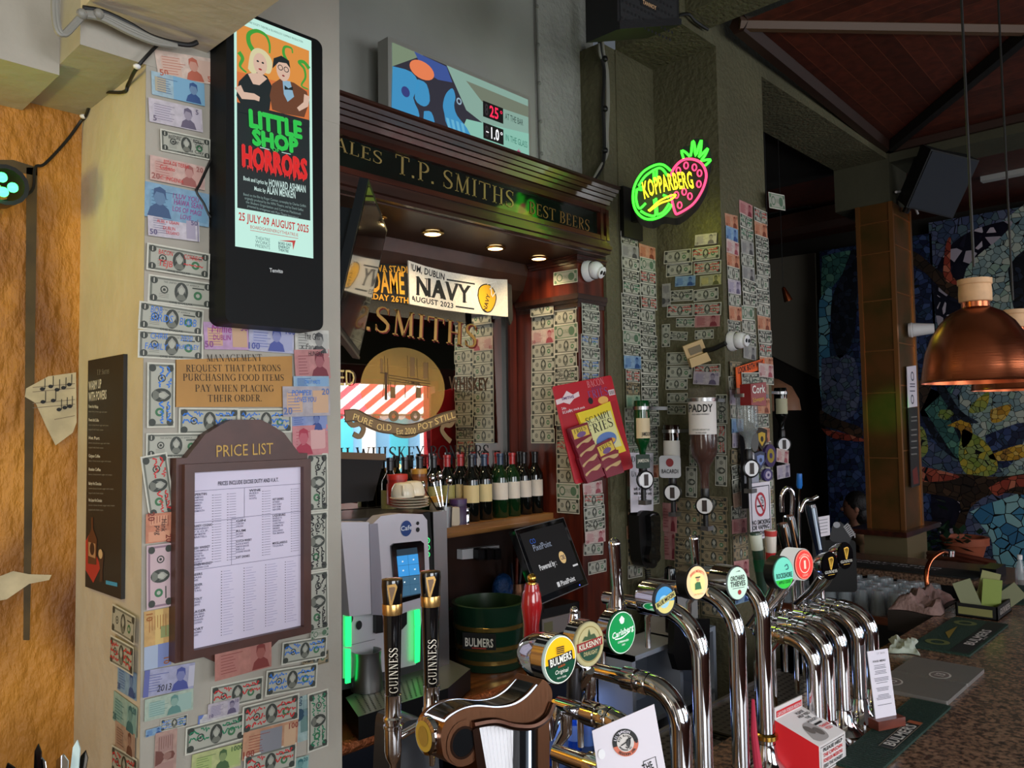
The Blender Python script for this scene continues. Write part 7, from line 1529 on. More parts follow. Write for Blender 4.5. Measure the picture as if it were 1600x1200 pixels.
for (x0, y0, x1, y1, d, lab) in ((1240, 905, 1222, 818, 2.75, 'black tap handle with bronze line, first behind the short taps'), (1252, 900, 1232, 806, 2.9, 'black tap handle with bronze line, second behind the short taps'), (1283, 880, 1266, 788, 3.1, 'dark blue tap handle with white letters behind the stout badges')):
    t = handle(bat(x0, y0, d), bat(x1, y1, d), .014, .022, GBLACK if 'blue' not in lab else M('handle_navy', (16, 26, 44), .15, coat=.5), lab); p0, p1 = bat(x0, y0, d), bat(x1, y1, d)
    b = MB(); b.tube([p0.lerp(p1, .25)-FW*.02, p0.lerp(p1, .95)-FW*.021], .003 if 'blue' not in lab else .006, BRONZE if 'blue' not in lab else flat((190, 206, 226)), 6); part('inlay', b, t)
t = handle(bat(1249, 850, 3.1), bat(1249, 792, 3.1), .006, .006, CHROME, 'slim chrome rod with a bright blue grip behind the taps'); b = MB(); p0, p1 = bat(1249, 763, 3.1), bat(1249, 740, 3.1); b.tube([bat(1249, 792, 3.1), p0], .004, CHROME, 8); b.tube([p0, p0.lerp(p1, .2), p1], [.008, .012, .01], M('blue_grip', (24, 96, 170), .3), 14); part('blue_grip', b, t)
b = MB(); p = bat(1235, 775, 3.0); b.tube(curve([tuple(bat(x, y, 3.0)) for x, y in ((1222, 800), (1222, 775), (1229, 763), (1238, 770), (1238, 800), (1236, 830))], 5), .009, CHROME, 12); b.tube(curve([tuple(bat(x, y, 3.05)) for x, y in ((1251, 800), (1258, 783), (1270, 780), (1278, 776))], 5), .008, CHROME, 10); solo('tap_font', b, 'tangle of chrome tap fittings at the outer edge of the column', 'tap font')
# ---- near taps: cider and ale, half hidden by the paper sheet
t = cobra(1.23, .86, 1.395, 1.06, 'chrome tap with the yellow and green cider badge behind the bronze harp', R=.07, base=1.05)
c = bat(873, 1030, 1.5); badge(t, c, NB, .043, .044, .03, glow((206, 226, 214), .6), d_bulmers, name='cider_badge'); b = MB(); q = c-NB*.03; b.lathe(q, [(.046, 0), (.042, -.03), (.03, -.055), (0, -.068)], CHROME, 24, NB); b.tube([q-NB*.03, (q.x+.02, q.y+.02, 1.35), (1.23, 1.06, 1.395)], .016, CHROME, 12); part('badge_bowl', b, t)
t = cobra(1.36, .86, 1.43, 1.1, 'chrome tap with the cream and red ale badge beside the paper sheet', R=.07, base=1.05)
c = bat(919, 1006, 1.6); badge(t, c, NB, .043, .044, .03, flat((170, 160, 120)), d_kilkenny, name='ale_badge'); b = MB(); b.tube([c-V((0, 0, .05)), (c.x+.01, c.y+.03, 1.42), (1.36, 1.1, 1.43)], .013, CHROME, 12); b.tube([bat(898, 1040, 1.62), bat(896, 1120, 1.62)], .016, DSTEEL, 12); part('badge_stem', b, t)
b = MB(); b.tube([bat(897, 985, 1.66), bat(897, 958, 1.66)], [.016, .01], CHROME, 12); b.ball(bat(897, 954, 1.66), .009, CHROME, 10, 7); part('finial', b, t)
b = MB(); b.tube([bat(908, 1040, 1.62), bat(908, 1062, 1.62), bat(918, 1066, 1.62), bat(918, 1110, 1.62)], .006, CHROME, 8); part('pipe', b, t)
t = cobra(1.15, .8, 1.34, 1.0, 'small curved chrome tap at the foot of the bronze harp', R=.06, base=1.05, spout=False)
# red hand pump handle
t = handle(bat(830, 1005, 1.75), bat(831, 912, 1.75), .018, .017, M('pump_red', (150, 22, 26), .15, coat=.6), 'turned red hand pump handle with brass ball in front of the bucket', mk='hand_pump_lever', grp=None); p0, p1 = bat(830, 1005, 1.75), bat(831, 912, 1.75)
b = MB(); b.tube([p0, p0.lerp(p1, .3), p0.lerp(p1, .62), p0.lerp(p1, .85), p1], [.016, .017, .0235, .02, .009], M('pump_red', (150, 22, 26), .15, coat=.6), 20); part('turned_body', b, t); b = MB(); b.lathe(p1, [(.009, -.004), (.01, .0), (.008, .004)], BRASS, 14); b.ball(p1+V((0, 0, .012)), .0105, BRASS, 14, 9); part('finial', b, t)
# stout handles
SB = M('stout_black', (10, 10, 11), .12, coat=.7)
for x, yt, yb, d, lab in ((612, 905, 1180, 1.33, 'tall black stout tap handle standing before the milk jug'), (672, 893, 1165, 1.36, 'tall black stout tap handle standing before the drip tray')):
    top, bot = P(x, yt, d=d), P(x+3, yb, d=d); o = V((bot.x, bot.y, bot.z)); o.x, o.y = (top.x+bot.x)/2, (top.y+bot.y)/2; Hh = top.z-bot.z
    root = thing('stout_tap_lever', lab, 'tap handle', o, 'stout tap handles')
    b = MB(); b.lathe(o, [(0, Hh*.35), (.0125, Hh*.35), (.0135, Hh*.5), (.0155, Hh*.75), (.016, Hh*.79), (.0165, Hh*.86), (.0185, Hh*.96), (.0178, Hh*.995), (0, Hh)], SB, 24); gr_ = part('grip', b, root)
    b = MB(); b.lathe(o, [(.0168, Hh*.80), (.0172, Hh*.81), (.0174, Hh*.855), (.017, Hh*.86)], M('handle_gold', (190, 150, 90), .25, .9), 24); part('gold_band', b, root)
    n = V((-.62, -.78, 0)).normalized(); f = Fr(o+n*.0175, n)
    b = MB(); f2 = f.at(.0, Hh*.5, .0, math.pi/2); 
    for q in range(1): b.text(f2, 'GUINNESS', 0, -.0085, .014, flat((214, 206, 190), .4), .0012, font='serif', width=Hh*.25)
    part('lettering', b, root)
    b = MB(); f3 = Fr(o+n*.0185+V((0, 0, Hh*.92)), n); b.prism(f3, [(-.008, .016), (.006, .018), (.009, .012), (.0, -.018), (-.004, -.016)], -.004, .0015, M('handle_gold', (190, 150, 90), .25, .9)); b.prism(f3, [(-.005, .012), (.004, .013), (.0055, .01), (-.001, -.011)], .0015, .002, flat((110, 84, 60), .3)); part('emblem', b, gr_)
    b = MB(); b.lathe(o, [(.004, -.03), (.005, -.028), (.006, -.012), (.0125, 0), (.0145, .01), (.0145, Hh*.16), (.016, Hh*.165), (.016, Hh*.18), (.0135, Hh*.185), (.0135, Hh*.2), (.016, Hh*.205), (.016, Hh*.22), (.0135, Hh*.23), (.0135, Hh*.345), (.0142, Hh*.35), (.0125, Hh*.352)], CHROME, 20); part('faucet', b, root)
    b = MB(); c = o+V((.012, .0, Hh*.1)); b.tube([c, c+V((.03, -.012, .012))], .007, CHROME, 10); b.tube([c+V((.03, -.012, .012)), c+V((.033, -.013, -.012))], .004, flat((176, 60, 40)), 8); part('side_valve', b, root)
# ================================================================ bronze harp, sheet, box, stand, mats
hn = V((-.12, -.98, .06)); ho = P(770, 1130, d=1.16); hf_ = Fr(ho, hn)
root = thing('harp_tap_font', 'bronze harp shaped stout tap font with white lit edges at the counter front', 'tap font', V((ho.x, ho.y+.04, 1.05)))
BZ = M('brushed_bronze', (140, 96, 70), .33, 1, bump=.05, nscale=200, stretch=(1, 1, .05)); BZD = M('dark_bronze', (74, 52, 42), .3, 1); INL = M('harp_inlay', (12, 14, 16), .2, coat=.4); LED = glow((214, 232, 255), 2.0)
D0 = -.062
top = [(690, 1166), (689, 1148), (694, 1132), (706, 1119), (726, 1108), (748, 1104), (780, 1106), (806, 1101), (826, 1088), (842, 1070), (850, 1062)]
bot = [(862, 1078), (861, 1100), (850, 1122), (830, 1132), (800, 1132), (770, 1125), (748, 1124), (737, 1130)]
scr = [(748, 1150), (750, 1172), (740, 1190), (722, 1198), (706, 1194), (694, 1183)]
out = curve(pz(hf_, top+bot+scr+[top[0]]), 4)[:-1]
b = MB(); b.prism(hf_, out, D0, 0, BZ, smooth=True); part('scroll_body', b, root)
b = MB(); a_, z_ = hf_.px(723, 1160); rr = hf_.px(740, 1160)[0]-a_
b.pl(hf_, ell(a_, z_, rr*1.5, rr*1.6, 24), .0012, BZ); b.ring(hf_, a_, z_, rr, rr*1.18, .002, BZD, 24); b.disc(hf_, a_, z_, rr, rr, .0015, INL, 24)
b.tube([hf_.w(x, y, .003) for x, y in curve(pz(hf_, [(737, 1132), (770, 1127), (800, 1134), (830, 1134), (852, 1120), (862, 1098)]), 5)], .006, BZD, 8); part('scroll_eye', b, root)
tl_ = curve(pz(hf_, [(697, 1131), (707, 1121), (726, 1111), (748, 1106), (780, 1108), (806, 1103), (826, 1090), (842, 1073)]), 6)
def off(pts, d): return [(x, y+d) for x, y in pts]
b = MB(); k = len(tl_); up_ = off(tl_, .0028)
b.add([hf_.w(x, y, -.012) for x, y in up_]+[hf_.w(x, y, D0+.012) for x, y in up_], [(i, i+1, k+i+1, k+i) for i in range(k-1)], INL); part('top_inlay', b, root)
b = MB(); b.tube([hf_.w(x, y+.001, -.004) for x, y in tl_], .0022, LED, 8); b.tube([hf_.w(x, y+.001, D0+.008) for x, y in tl_], .0016, LED, 8); x, y = up_[0]; b.tube([hf_.w(x, y, -.006), hf_.w(x, y, D0+.01)], .0016, LED, 8); part('edge_light', b, root)
b = MB(); mx, my = pz(hf_, [(690, 1156)])[0]; c = hf_.w(mx-.003, my, D0*.5); n2 = (-hf_.u+hf_.v*.02); fm_ = Fr(c, n2); b.lathe(c, [(.026, -.004), (.026, .004), (.021, .006)], CHROME, 24, n2); b.disc(fm_, 0, 0, .021, .021, .0065, flat((176, 146, 56)), 24); b.disc(fm_, 0, 0, .012, .014, .0075, flat((150, 120, 50)), 16); part('medallion', b, root, 'yellow medallion')
b = MB(); st = pz(hf_, [(746, 1130), (806, 1134), (812, 1300), (800, 1300)]); SV = M('harp_strings', (236, 234, 238), .35, .3)
x0, y0 = hf_.px(748, 1132); x1, y1 = hf_.px(812, 1137)
for i in range(11):
    t = i/10; x = x0+(x1-x0)*t; y = y0+(y1-y0)*t; b.tube([hf_.w(x, y-.003, -.02), hf_.w(x+.035*(1-t), y-.2, -.02)], .0052, SV, 8)
b.pl(hf_, [(x0, y0), (x1, y1), (x1, y1-.2), (x0+.035, y0-.2)], -.024, M('harp_string_bed', (120, 112, 110), .4, .6)); part('strings', b, root)
b = MB(); b.prism(hf_, pz(hf_, [(736, 1140), (746, 1134), (775, 1300), (756, 1300)]), -.05, .004, BZD); b.prism(hf_, pz(hf_, [(812, 1137), (850, 1120), (850, 1300), (812, 1300)]), -.06, 0, INL); b.prism(hf_, pz(hf_, [(838, 1128), (856, 1112), (856, 1300), (838, 1300)]), -.06, .004, BZ); part('pillar', b, root)
b = MB(); q = pz(hf_, [(826, 1134), (826, 1300)]); b.tube([hf_.w(*q[0], .003), hf_.w(*q[1], .003)], .002, LED, 8); part('pillar_light', b, root)
b = MB(); hb_ = Fr(P(650, 1140, d=1.5), hn); b.prism(hb_, curve(pz(hb_, [(628, 1150), (632, 1130), (650, 1124), (668, 1126), (682, 1136), (684, 1160), (686, 1320), (628, 1320), (628, 1150)]), 3)[:-1], -.1, 0, M('font_housing', (22, 26, 32), .3, coat=.3)); part('housing', b, root)
# paper sheet hung on the taps
sn = V((-.72, -.69, .12)); so = P(975, 1160, d=1.3); sf_ = Fr(so, sn); root = thing('paper_sheet', 'white beer notice sheet with a round black and orange logo hung on the taps', 'notice', V((so.x, so.y, 1.2)))
q = pz(sf_, [(925, 1142), (1022, 1100), (1056, 1290), (950, 1320)]); b = MB(); b.prism(sf_, q, -.0015, 0, PAPER)
a_, z_ = sf_.px(977, 1160); R0 = (sf_.px(997, 1160)[0]-a_)*1.02; OR_ = flat((206, 110, 84))
b.disc(sf_, a_, z_, R0, R0, .001, INK, 36); b.pl(sf_, [(a_+R0*math.cos(t), z_+R0*math.sin(t)) for t in [math.radians(200+170*i/20) for i in range(21)]], .0016, OR_); b.disc(sf_, a_, z_, R0*.66, R0*.66, .0022, flat((206, 200, 196)), 30)
b.line(sf_, curve([(a_-R0*.35, z_-R0*.2), (a_+R0*.05, z_+R0*.05), (a_+R0*.3, z_+R0*.35), (a_+R0*.35, z_), (a_+R0*.2, z_-R0*.35), (a_, z_-R0*.3)], 4), R0*.08, .003, INK); b.disc(sf_, a_+R0*.2, z_, R0*.17, R0*.3, .003, flat((60, 60, 60)), 16); b.disc(sf_, a_+R0*.84, z_+R0*.1, R0*.12, R0*.12, .0028, INK, 14)
def arct(s, r, a0, a1, h, m, inv=False):
    for i, ch in enumerate(s):
        t = math.radians(a0+(a1-a0)*i/max(1, len(s)-1)); f = sf_.at(a_+R0*r*math.cos(t), z_+R0*r*math.sin(t), .003, t-math.pi/2 if not inv else t+math.pi/2); b.text(f, ch, 0, -R0*h/2, R0*h, m, 0, font='bold')
arct("LIL'BANGIN", .82, 165, 70, .18, PAPER); arct('RYE RIVER', .52, 165, 40, .16, INK); arct('SESSION IPA', .82, 235, 325, .18, INK, True); arct('BREWING CO', .52, 215, 320, .12, INK, True)
q = pz(sf_, [(1005, 1190), (1024, 1182), (1030, 1216), (1010, 1224)]); b.line(sf_, q+[q[0]], .0012, .001, INK); tx(b, sf_, 'THE', (1007, 1206), (1022, 1199), 11, INK, .001)
part('sheet', b, root); b = MB(); b.disc(sf_, *sf_.px(940, 1178), .006, .008, .002, flat((236, 236, 240), .1), 12); part('pin', b, root)
# donation box
b0, b1, b2 = P(1213, 1202, Z=1.05), P(1281, 1212, Z=1.05), P(1322, 1186, Z=1.05); wv = b2-b1; b3 = b0+wv
root = thing('donation_box', 'red and white cardboard donation box leaning by the first short tap', 'box', (b0+b2)/2); ZV = V((0, 0, 1))
RDm, WTm = flat((206, 28, 36), .4), flat((214, 208, 206), .5); h0, h1, hb = .125, .072, .155
b = MB(); tl, tr = b0+ZV*h0, b3+ZV*h0; fl, fr_ = b1+ZV*h1, b2+ZV*h1
b.poly([b0, b1, fl, tl], RDm); b.poly([b3, tr, fr_, b2], RDm); b.poly([b1, b2, fr_, fl], WTm); b.poly([tl, fl, fr_, tr], WTm); b.poly([b0, tl, tr, b3], RDm); b.poly([b0, b3, b2, b1], RDm)
bk0, bk1 = b0+ZV*hb, b3+ZV*hb; dpt = (b0-b1).normalized()*.004
b.poly([tl, tr, bk1, bk0], WTm); b.poly([tl+dpt, bk0+dpt, bk1+dpt, tr+dpt], WTm); b.poly([bk0, bk1, bk1+dpt, bk0+dpt], WTm)
fb = FL(tl, wv, bk0-tl); L = wv.length; b.rect(fb, .008, .004, L-.006, .02, .001, RDm); b.text(fb, 'CAPUCHIN FOREIGN MISSIONS', L/2, .007, .009, flat((226, 200, 200)), .002, font='bold', width=L*.86)
ft = FL(fl, wv, tl-fl); H = (tl-fl).length
b.pl(ft, curve([(L*.12, H*.2), (L*.3, H*.55), (L*.55, H*.6), (L*.62, H*.3), (L*.5, H*.08), (L*.2, H*.08), (L*.12, H*.2)], 4), .001, flat((150, 144, 142))); b.disc(ft, L*.33, H*.42, .012, .016, .002, flat((96, 88, 84)), 16); b.disc(ft, L*.48, H*.3, .012, .016, .002, flat((96, 88, 84)), 16)
for i, (s, m) in enumerate((('PLEASE', INK), ('HELP FEED', INK), ('THE', INK), ('HUNGRY', INK))): b.text(ft, s, L*.72, H*(.86-.1*i), .008, m, .002, font='bold')
b.rect(ft, L*.6, H*.44, L*.86, H*.49, .002, INK); b.text(ft, 'THANK', L*.8, H*.32, .009, RDm, .002, font='bold'); b.text(ft, 'YOU', L*.8, H*.22, .009, RDm, .002, font='bold')
f1 = FL(b1, wv, ZV); b.line(f1, [(.008, .006), (L-.008, .006), (L-.008, h1-.006), (.008, h1-.006), (.008, .006)], .0014, .001, INK)
for i, (s, m) in enumerate((('PLEASE HELP', INK), ('THE CAPUCHIN', RDm), ('FOREIGN MISSIONS', RDm), ('FEED THE HUNGRY', INK))): b.text(f1, s, L/2, h1*(.74-.19*i), .0085, m, .0015, font='bold', width=L*.72)
b.rect(FL(b2, V((0, 0, 1)), b3-b2), 0, 0, .001, .001, .001, RDm); part('carton', b, root)
# menu card stand
cn = V((-.42, -.9, .12)); cb = P(1382, 1126, Z=1.075); cf_ = Fr(cb, cn); q = pz(cf_, [(1362, 1024), (1396, 1005), (1400, 1112), (1369, 1128)]); x0, x1 = q[3][0], q[2][0]; yb, yt = min(q[2][1], q[3][1]), (q[0][1]+q[1][1])/2
root = thing('menu_card', 'white printed menu card upright in a small wooden stand on the green mat', 'menu card', V((cb.x, cb.y, 1.058)))
b = MB(); b.ob(cf_, x0, x1, .0, yt, -.002, .0, PAPER); b.text(cf_, 'FOOD MENU', (x0+x1)/2, yt*.83, .0055, flat((70, 70, 76)), .001, font='bold')
rr_ = random.Random(4)
for i, y in enumerate((.78, .755, .735, .7, .68, .66, .6, .58, .56, .53, .46, .44, .42, .36, .34, .32, .3, .22)): w_ = (x1-x0)*rr_.uniform(.25, .36); b.rect(cf_, (x0+x1)/2-w_, yt*y, (x0+x1)/2+w_, yt*y+.0016, .001, flat((110, 108, 118)))
b.text(cf_, 'T.P. Smiths', x1-.03, yt*.94, .005, flat((120, 118, 124)), .001, font='serif'); part('card', b, root)
b = MB(); fz = FL(V((cb.x, cb.y, 1.058)), cf_.u, V((0, 0, 1))); b.ob(fz, x0-.012, x1+.012, 0, .026, -.018, .02, wood('stand_wood', (110, 52, 38), (78, 34, 24), .4, 0)); part('wooden_stand', b, root)
# bar mats
MG = M('mat_green', (20, 50, 40), .7, bump=.5, nscale=160); MK = M('mat_black', (18, 22, 22), .7)
def mat(x0, x1, y0, y1, m, label, deco, th=.007):
    b = MB(); b.ob(ZF, x0, x1, y0, y1, 1.0505, 1.0505+th, m, .008); f = FL((0, 0, 1.0505+th), (1, 0, 0), (0, 1, 0)); deco(b, f); solo('bar_mat', b, label, 'bar mat', 'rubber bar mats')
def dm1(b, f):
    for i in range(44): b.rect(f, 2.13+.0145*i, .775, 2.134+.0145*i, .88, .0006, flat((12, 34, 28), .7))
    b.rect(f, 2.3, .786, 2.56, .83, .001, MK); b.line(f, [(2.303, .789), (2.557, .789), (2.557, .827), (2.303, .827), (2.303, .789)], .002, .0015, flat((120, 110, 90))); b.text(f, 'BULMERS', 2.42, .794, .028, flat((190, 188, 180)), .002, font='bold', width=.2); b.rect(f, 2.53, .79, 2.555, .826, .0022, flat((150, 80, 50)))
mat(2.12, 2.77, .77, .886, MG, 'ribbed green rubber bar mat under the menu card stand', dm1)
def dm2(b, f):
    b.rect(f, 3.42, .885, 4.0, .95, .0006, MK)
    b.text(f, 'BULMERS', 3.7, .9, .034, flat((196, 190, 190)), .0015, font='bold', width=.3); b.text(f, 'IRISH CIDER', 3.7, .888, .008, flat((196, 190, 190)), .0015)
    for x in (3.52, 3.92): b.ring(f, x, 1.02, .025, .045, .001, flat((96, 104, 60)), 20)
    b.pl(f, [(3.6, 1.0), (3.7, 1.04), (3.84, 1.03), (3.72, 1.015)], .001, flat((130, 110, 40)))
mat(3.4, 4.02, .875, 1.09, MG, 'green and black bar mat with pale lettering beyond the steel plate', dm2)
mat(4.5, 5.0, .86, 1.08, MG, 'dark green bar mat near the turn of the bar', lambda b, f: b.ring(f, 4.75, .97, .03, .05, .001, flat((110, 100, 60)), 20))
mat(5.04, 5.3, 1.25, 2.15, MK, 'black bar mat with white lettering on the far arm of the bar', lambda b, f: [b.text(FL(f.w(5.24, 1.75, .001), (0, -1, 0), (1, 0, 0)), 'CARLSBERG', 0, .0, .03, flat((206, 204, 206)), 0, font='bold', width=.55), b.text(FL(f.w(5.18, 1.78, .001), (0, -1, 0), (1, 0, 0)), 'PROBABLY THE BEST', 0, .0, .022, flat((206, 204, 206)), 0, font='bold', width=.6)])
b = MB(); SP = M('plate_steel', (120, 116, 112), .4, .3); b.ob(ZF, 2.785, 3.005, .785, 1.02, 1.0505, 1.064, SP, .006); b.ob(ZF, 3.01, 3.23, .785, 1.02, 1.0505, 1.064, SP, .006)
fz = FL((0, 0, 1.0642), (1, 0, 0), (0, 1, 0))
for x, y in ((3.05, .88), (2.87, .98)): b.disc(fz, x, y, .045, .034, .0006, flat((180, 176, 172)), 24); b.disc(fz, x, y, .038, .028, .001, flat((110, 100, 98)), 24); b.text(fz, '13', x, y-.014, .028, flat((196, 190, 186)), .0016, font='bold')
solo('steel_plate', b, 'brushed steel cover plate with an oval emblem between the two green mats', 'plate')
# Guinness leaflet box
root = thing('leaflet_box', 'black open box of yellowish leaflets on the bar beyond the far mat', 'box', (4.2, 1.0, 1.0505)); b = MB(); x0, x1, y0, y1 = 4.08, 4.34, .93, 1.1
b.box((x0, y0, 1.0505), (x1, y0+.006, 1.11), MBLACK); b.box((x0, y1-.006, 1.0505), (x1, y1, 1.11), MBLACK); b.box((x0, y0, 1.0505), (x0+.006, y1, 1.11), MBLACK); b.box((x1-.006, y0, 1.0505), (x1, y1, 1.11), MBLACK); b.box((x0, y0, 1.0505), (x1, y1, 1.055), MBLACK)
f = Fr((x0, y0-.0005, 1.05), (0, -1, 0)); b.text(f, 'GUINNESS', .13, .02, .026, flat((206, 200, 190)), .001, font='serif', width=.18); b.rect(Fr((x0-.0005, y1, 1.05), (-1, 0, 0)), .012, .012, .15, .045, .001, flat((130, 128, 80))); part('tray', b, root)
for i, (x, y, a, lab) in enumerate(((4.13, 1.03, -.35, 'pale green leaflet leaning back in the black box'), (4.2, 1.02, .25, 'tallest yellow leaflet standing in the black box'), (4.17, .98, .1, 'bright yellow-green leaflet at the front of the black box'), (4.28, 1.0, .9, 'leaflet tipped sideways out of the black box'))):
    b = MB(); f = Fr((x, y, 1.056), (-.85, -.5, 0)).at(0, 0, 0, -a); b.ob(f, -.04, .04, 0, .16 if i != 1 else .19, -.002, .002, flat(((112, 114, 80), (132, 132, 80), (118, 134, 52), (104, 106, 74))[i])); solo('leaflet', b, lab, 'leaflet', 'leaflets in the black box')
# ================================================================ the far end of the bar
# glass rack
root = thing('glass_shelf', 'low brown shelf of upturned glasses behind the far arm of the bar', 'shelf', (4.74, 1.9, .86)); b = MB(); b.box((4.47, 1.385, .86), (4.99, 2.5, .9), wood('rack_wood', (150, 84, 58), (108, 58, 40), .4, 1)); part('board', b, root); b = MB(); b.box((4.5, 1.4, .1), (4.98, 2.5, .855), M('rack_steel', (30, 32, 34), .4)); part('cupboard', b, root)
GLA = M('glassware', (190, 200, 206), .04, alpha=.4, coat=1)
b = MB(); b.lathe((0, 0, 0), [(.04, 0), (.041, .004), (.034, .1), (.03, .125), (0, .126)], GLA, 16); b.lathe((0, 0, 0), [(.0385, .001), (.032, .1), (0, .115)], GLA, 16)
gm = b.mesh('upturned_glass', (0, 0, 0)); rg = random.Random(9)
for i in range(6):
    for j in range(12):
        if i == 0 and j > 8: continue
        o = bpy.data.objects.new('upturned_glass', gm); COL.objects.link(o); o.location = (4.52+.084*i+rg.uniform(-.004, .004), 1.43+.086*j+rg.uniform(-.004, .004), .9005); o.scale = (1, 1, rg.uniform(.95, 1.1))
        props(o, 'clear upturned glass among the rows on the low shelf behind the far bar', 'glass', 'glasses on the low shelf')
b = MB(); TW = M('towel_pink', (140, 112, 106), .9, bump=.4, nscale=60)
def drape(b, cx, cy, z0, lx, ly, h, m, seed, rot=0):
    r = random.Random(seed); ph = [r.uniform(0, 6) for _ in range(6)]; n, k = 26, 14; c_, s_ = math.cos(rot), math.sin(rot); top = []
    for i in range(n):
        for j in range(k):
            u, v = 2*i/(n-1)-1, 2*j/(k-1)-1; e = max(0, 1-abs(u)**5)*max(0, 1-abs(v)**4)
            z = h*e**.5*(.62+.22*math.sin(5*v+2*u+ph[0])+.16*math.sin(9*u-3*v+ph[1])+.1*math.sin(14*v+5*u+ph[2]))
            x = u*lx*(1+.1*math.sin(3*v+ph[3])); y = v*ly*(1+.16*math.sin(3*u+ph[4])); top.append((cx+x*c_-y*s_, cy+x*s_+y*c_, z0+max(.002, z)))
    b.add(top, [(i*k+j, (i+1)*k+j, (i+1)*k+j+1, i*k+j+1) for i in range(n-1) for j in range(k-1)], m, True)
    edge = [i*k for i in range(n)]+[(n-1)*k+j for j in range(1, k)]+[i*k+k-1 for i in range(n-2, -1, -1)]+[j for j in range(k-2, 0, -1)]
    b.add([(top[q][0], top[q][1], z0) for q in edge], [tuple(range(len(edge)))], m)
drape(b, 4.22, 1.28, 1.05, .2, .1, .085, TW, 3, .1)
b.box((4.02, 1.18, .95), (4.4, 1.38, 1.05), M('sink_edge', (40, 32, 28), .5)); solo('bar_towel', b, 'bunched pinkish bar towel on the ledge beside the glasses', 'towel')
b = MB(); p = P(1412, 1010, Z=1.055); CP = M('cloth_pale', (170, 178, 164), .8, bump=.3, nscale=40)
drape(b, p.x, p.y, 1.051, .1, .05, .035, CP, 5, .3); solo('bar_cloth', b, 'small pale cloth on the granite behind the menu card', 'cloth')
b = MB(); b.tube(curve([(4.42, 1.3, 1.0), (4.42, 1.32, 1.15), (4.5, 1.32, 1.22), (4.62, 1.3, 1.25), (4.68, 1.29, 1.24)], 6), .012, COPPER, 12); b.lathe((4.7, 1.29, 1.24), [(0, -.02), (.03, -.018), (.034, .012), (0, .02)], CHROME, 18); solo('bar_faucet', b, 'curved copper faucet above the sink near the far arm of the bar', 'faucet')
b = MB(); b.box((5.1, 1.16, 1.0505), (5.32, 1.24, 1.11), M('chrome_box', (96, 110, 130), .15, 1)); solo('napkin_box', b, 'chrome napkin box at the turn of the bar', 'box')
p = P(1595, 905, Z=1.0505); root = thing('cruet_bottle', 'slim clear cruet bottle with white top at the far end of the granite', 'bottle', p); b = MB(); b.lathe(p, [(0, 0), (.026, 0), (.027, .05), (.014, .09), (.012, .11), (0, .11)], GLA, 16); part('bottle_body', b, root); b = MB(); b.lathe(p, [(.013, .11), (.013, .135), (0, .137)], WHITE, 14); part('stopper', b, root)
p = P(1270, 845, d=3.6); b = MB(); f = Fr(P(1285, 825, d=3.8), (-.8, -.6, .1)); q = pz(f, [(1273, 809), (1296, 805), (1297, 836), (1276, 840)]); b.prism(f, q, -.002, 0, PAPER)
for i in range(5): b.line(f, pz(f, [(1276, 814+5*i), (1293, 811+5*i)]), .004, .001, flat((150, 148, 156)))
b.prism(f, pz(f, [(1280, 838), (1290, 837), (1292, 900), (1282, 900)]), -.03, -.004, MBLACK); solo('order_slip', b, 'white order slip clipped behind the blue tap handle', 'paper')
b = MB(); pm = P(1300, 850, d=4.2); f = Fr(pm, (-.8, -.6, 0)); b.prism(f, rrect(-.1, -.25, .12, .02, .02), -.1, 0, MBLACK); b.pl(f, pz(f, [(1296, 842), (1300, 822), (1312, 815), (1322, 822), (1332, 838), (1326, 850), (1300, 846)]), .002, flat((22, 22, 26)))
a_, z_ = f.px(1307, 820); b.disc(f, a_, z_, .018, .016, .004, flat((150, 150, 156)), 16)
for i in range(7): b.line(f, pz(f, [(1318+1.6*i, 824+2.4*i), (1324+2*i, 818+2.6*i), (1328+1.2*i, 822+3*i)]), .007, .004, flat((150, 148, 150)))
solo('striped_bag', b, 'dark bag with white stripes beyond the black stout badges', 'bag')
# person seated beyond the bar, seen from behind, mostly hidden by the copper column
SKN = M('skin_tone', (150, 104, 82), .55); HRD = M('dark_hair', (14, 11, 10), .5, bump=.4, nscale=60); BEI = M('beige_cloth', (128, 104, 74), .8)
pc = P(1338, 800, d=6.9); px_, py_ = pc.x, pc.y
def body(name, pts, edges, m, root):
    me = bpy.data.meshes.new(name); o = bpy.data.objects.new(name, me); COL.objects.link(o); org = V(root.location)
    me.from_pydata([tuple(V(p[0])-org) for p in pts], edges, []); me.materials.append(m)
    md = o.modifiers.new('skin', 'SKIN'); md.use_smooth_shade = True
    for i, p in enumerate(pts): me.skin_vertices[0].data[i].radius = (p[1], p[2] if len(p) > 2 else p[1])
    me.skin_vertices[0].data[0].use_root = True
    o.modifiers.new('sub', 'SUBSURF').levels = 2; o.modifiers['sub'].render_levels = 2; o.parent = root; return o
hz_ = P(1338, 782, d=6.9).z-.06
root = thing('person', 'person with dark hair in a beige top seated beyond the bar behind the copper column', 'person', (px_, py_, 0))
B_0 = V((px_, py_, 0)); S_ = hz_-.3
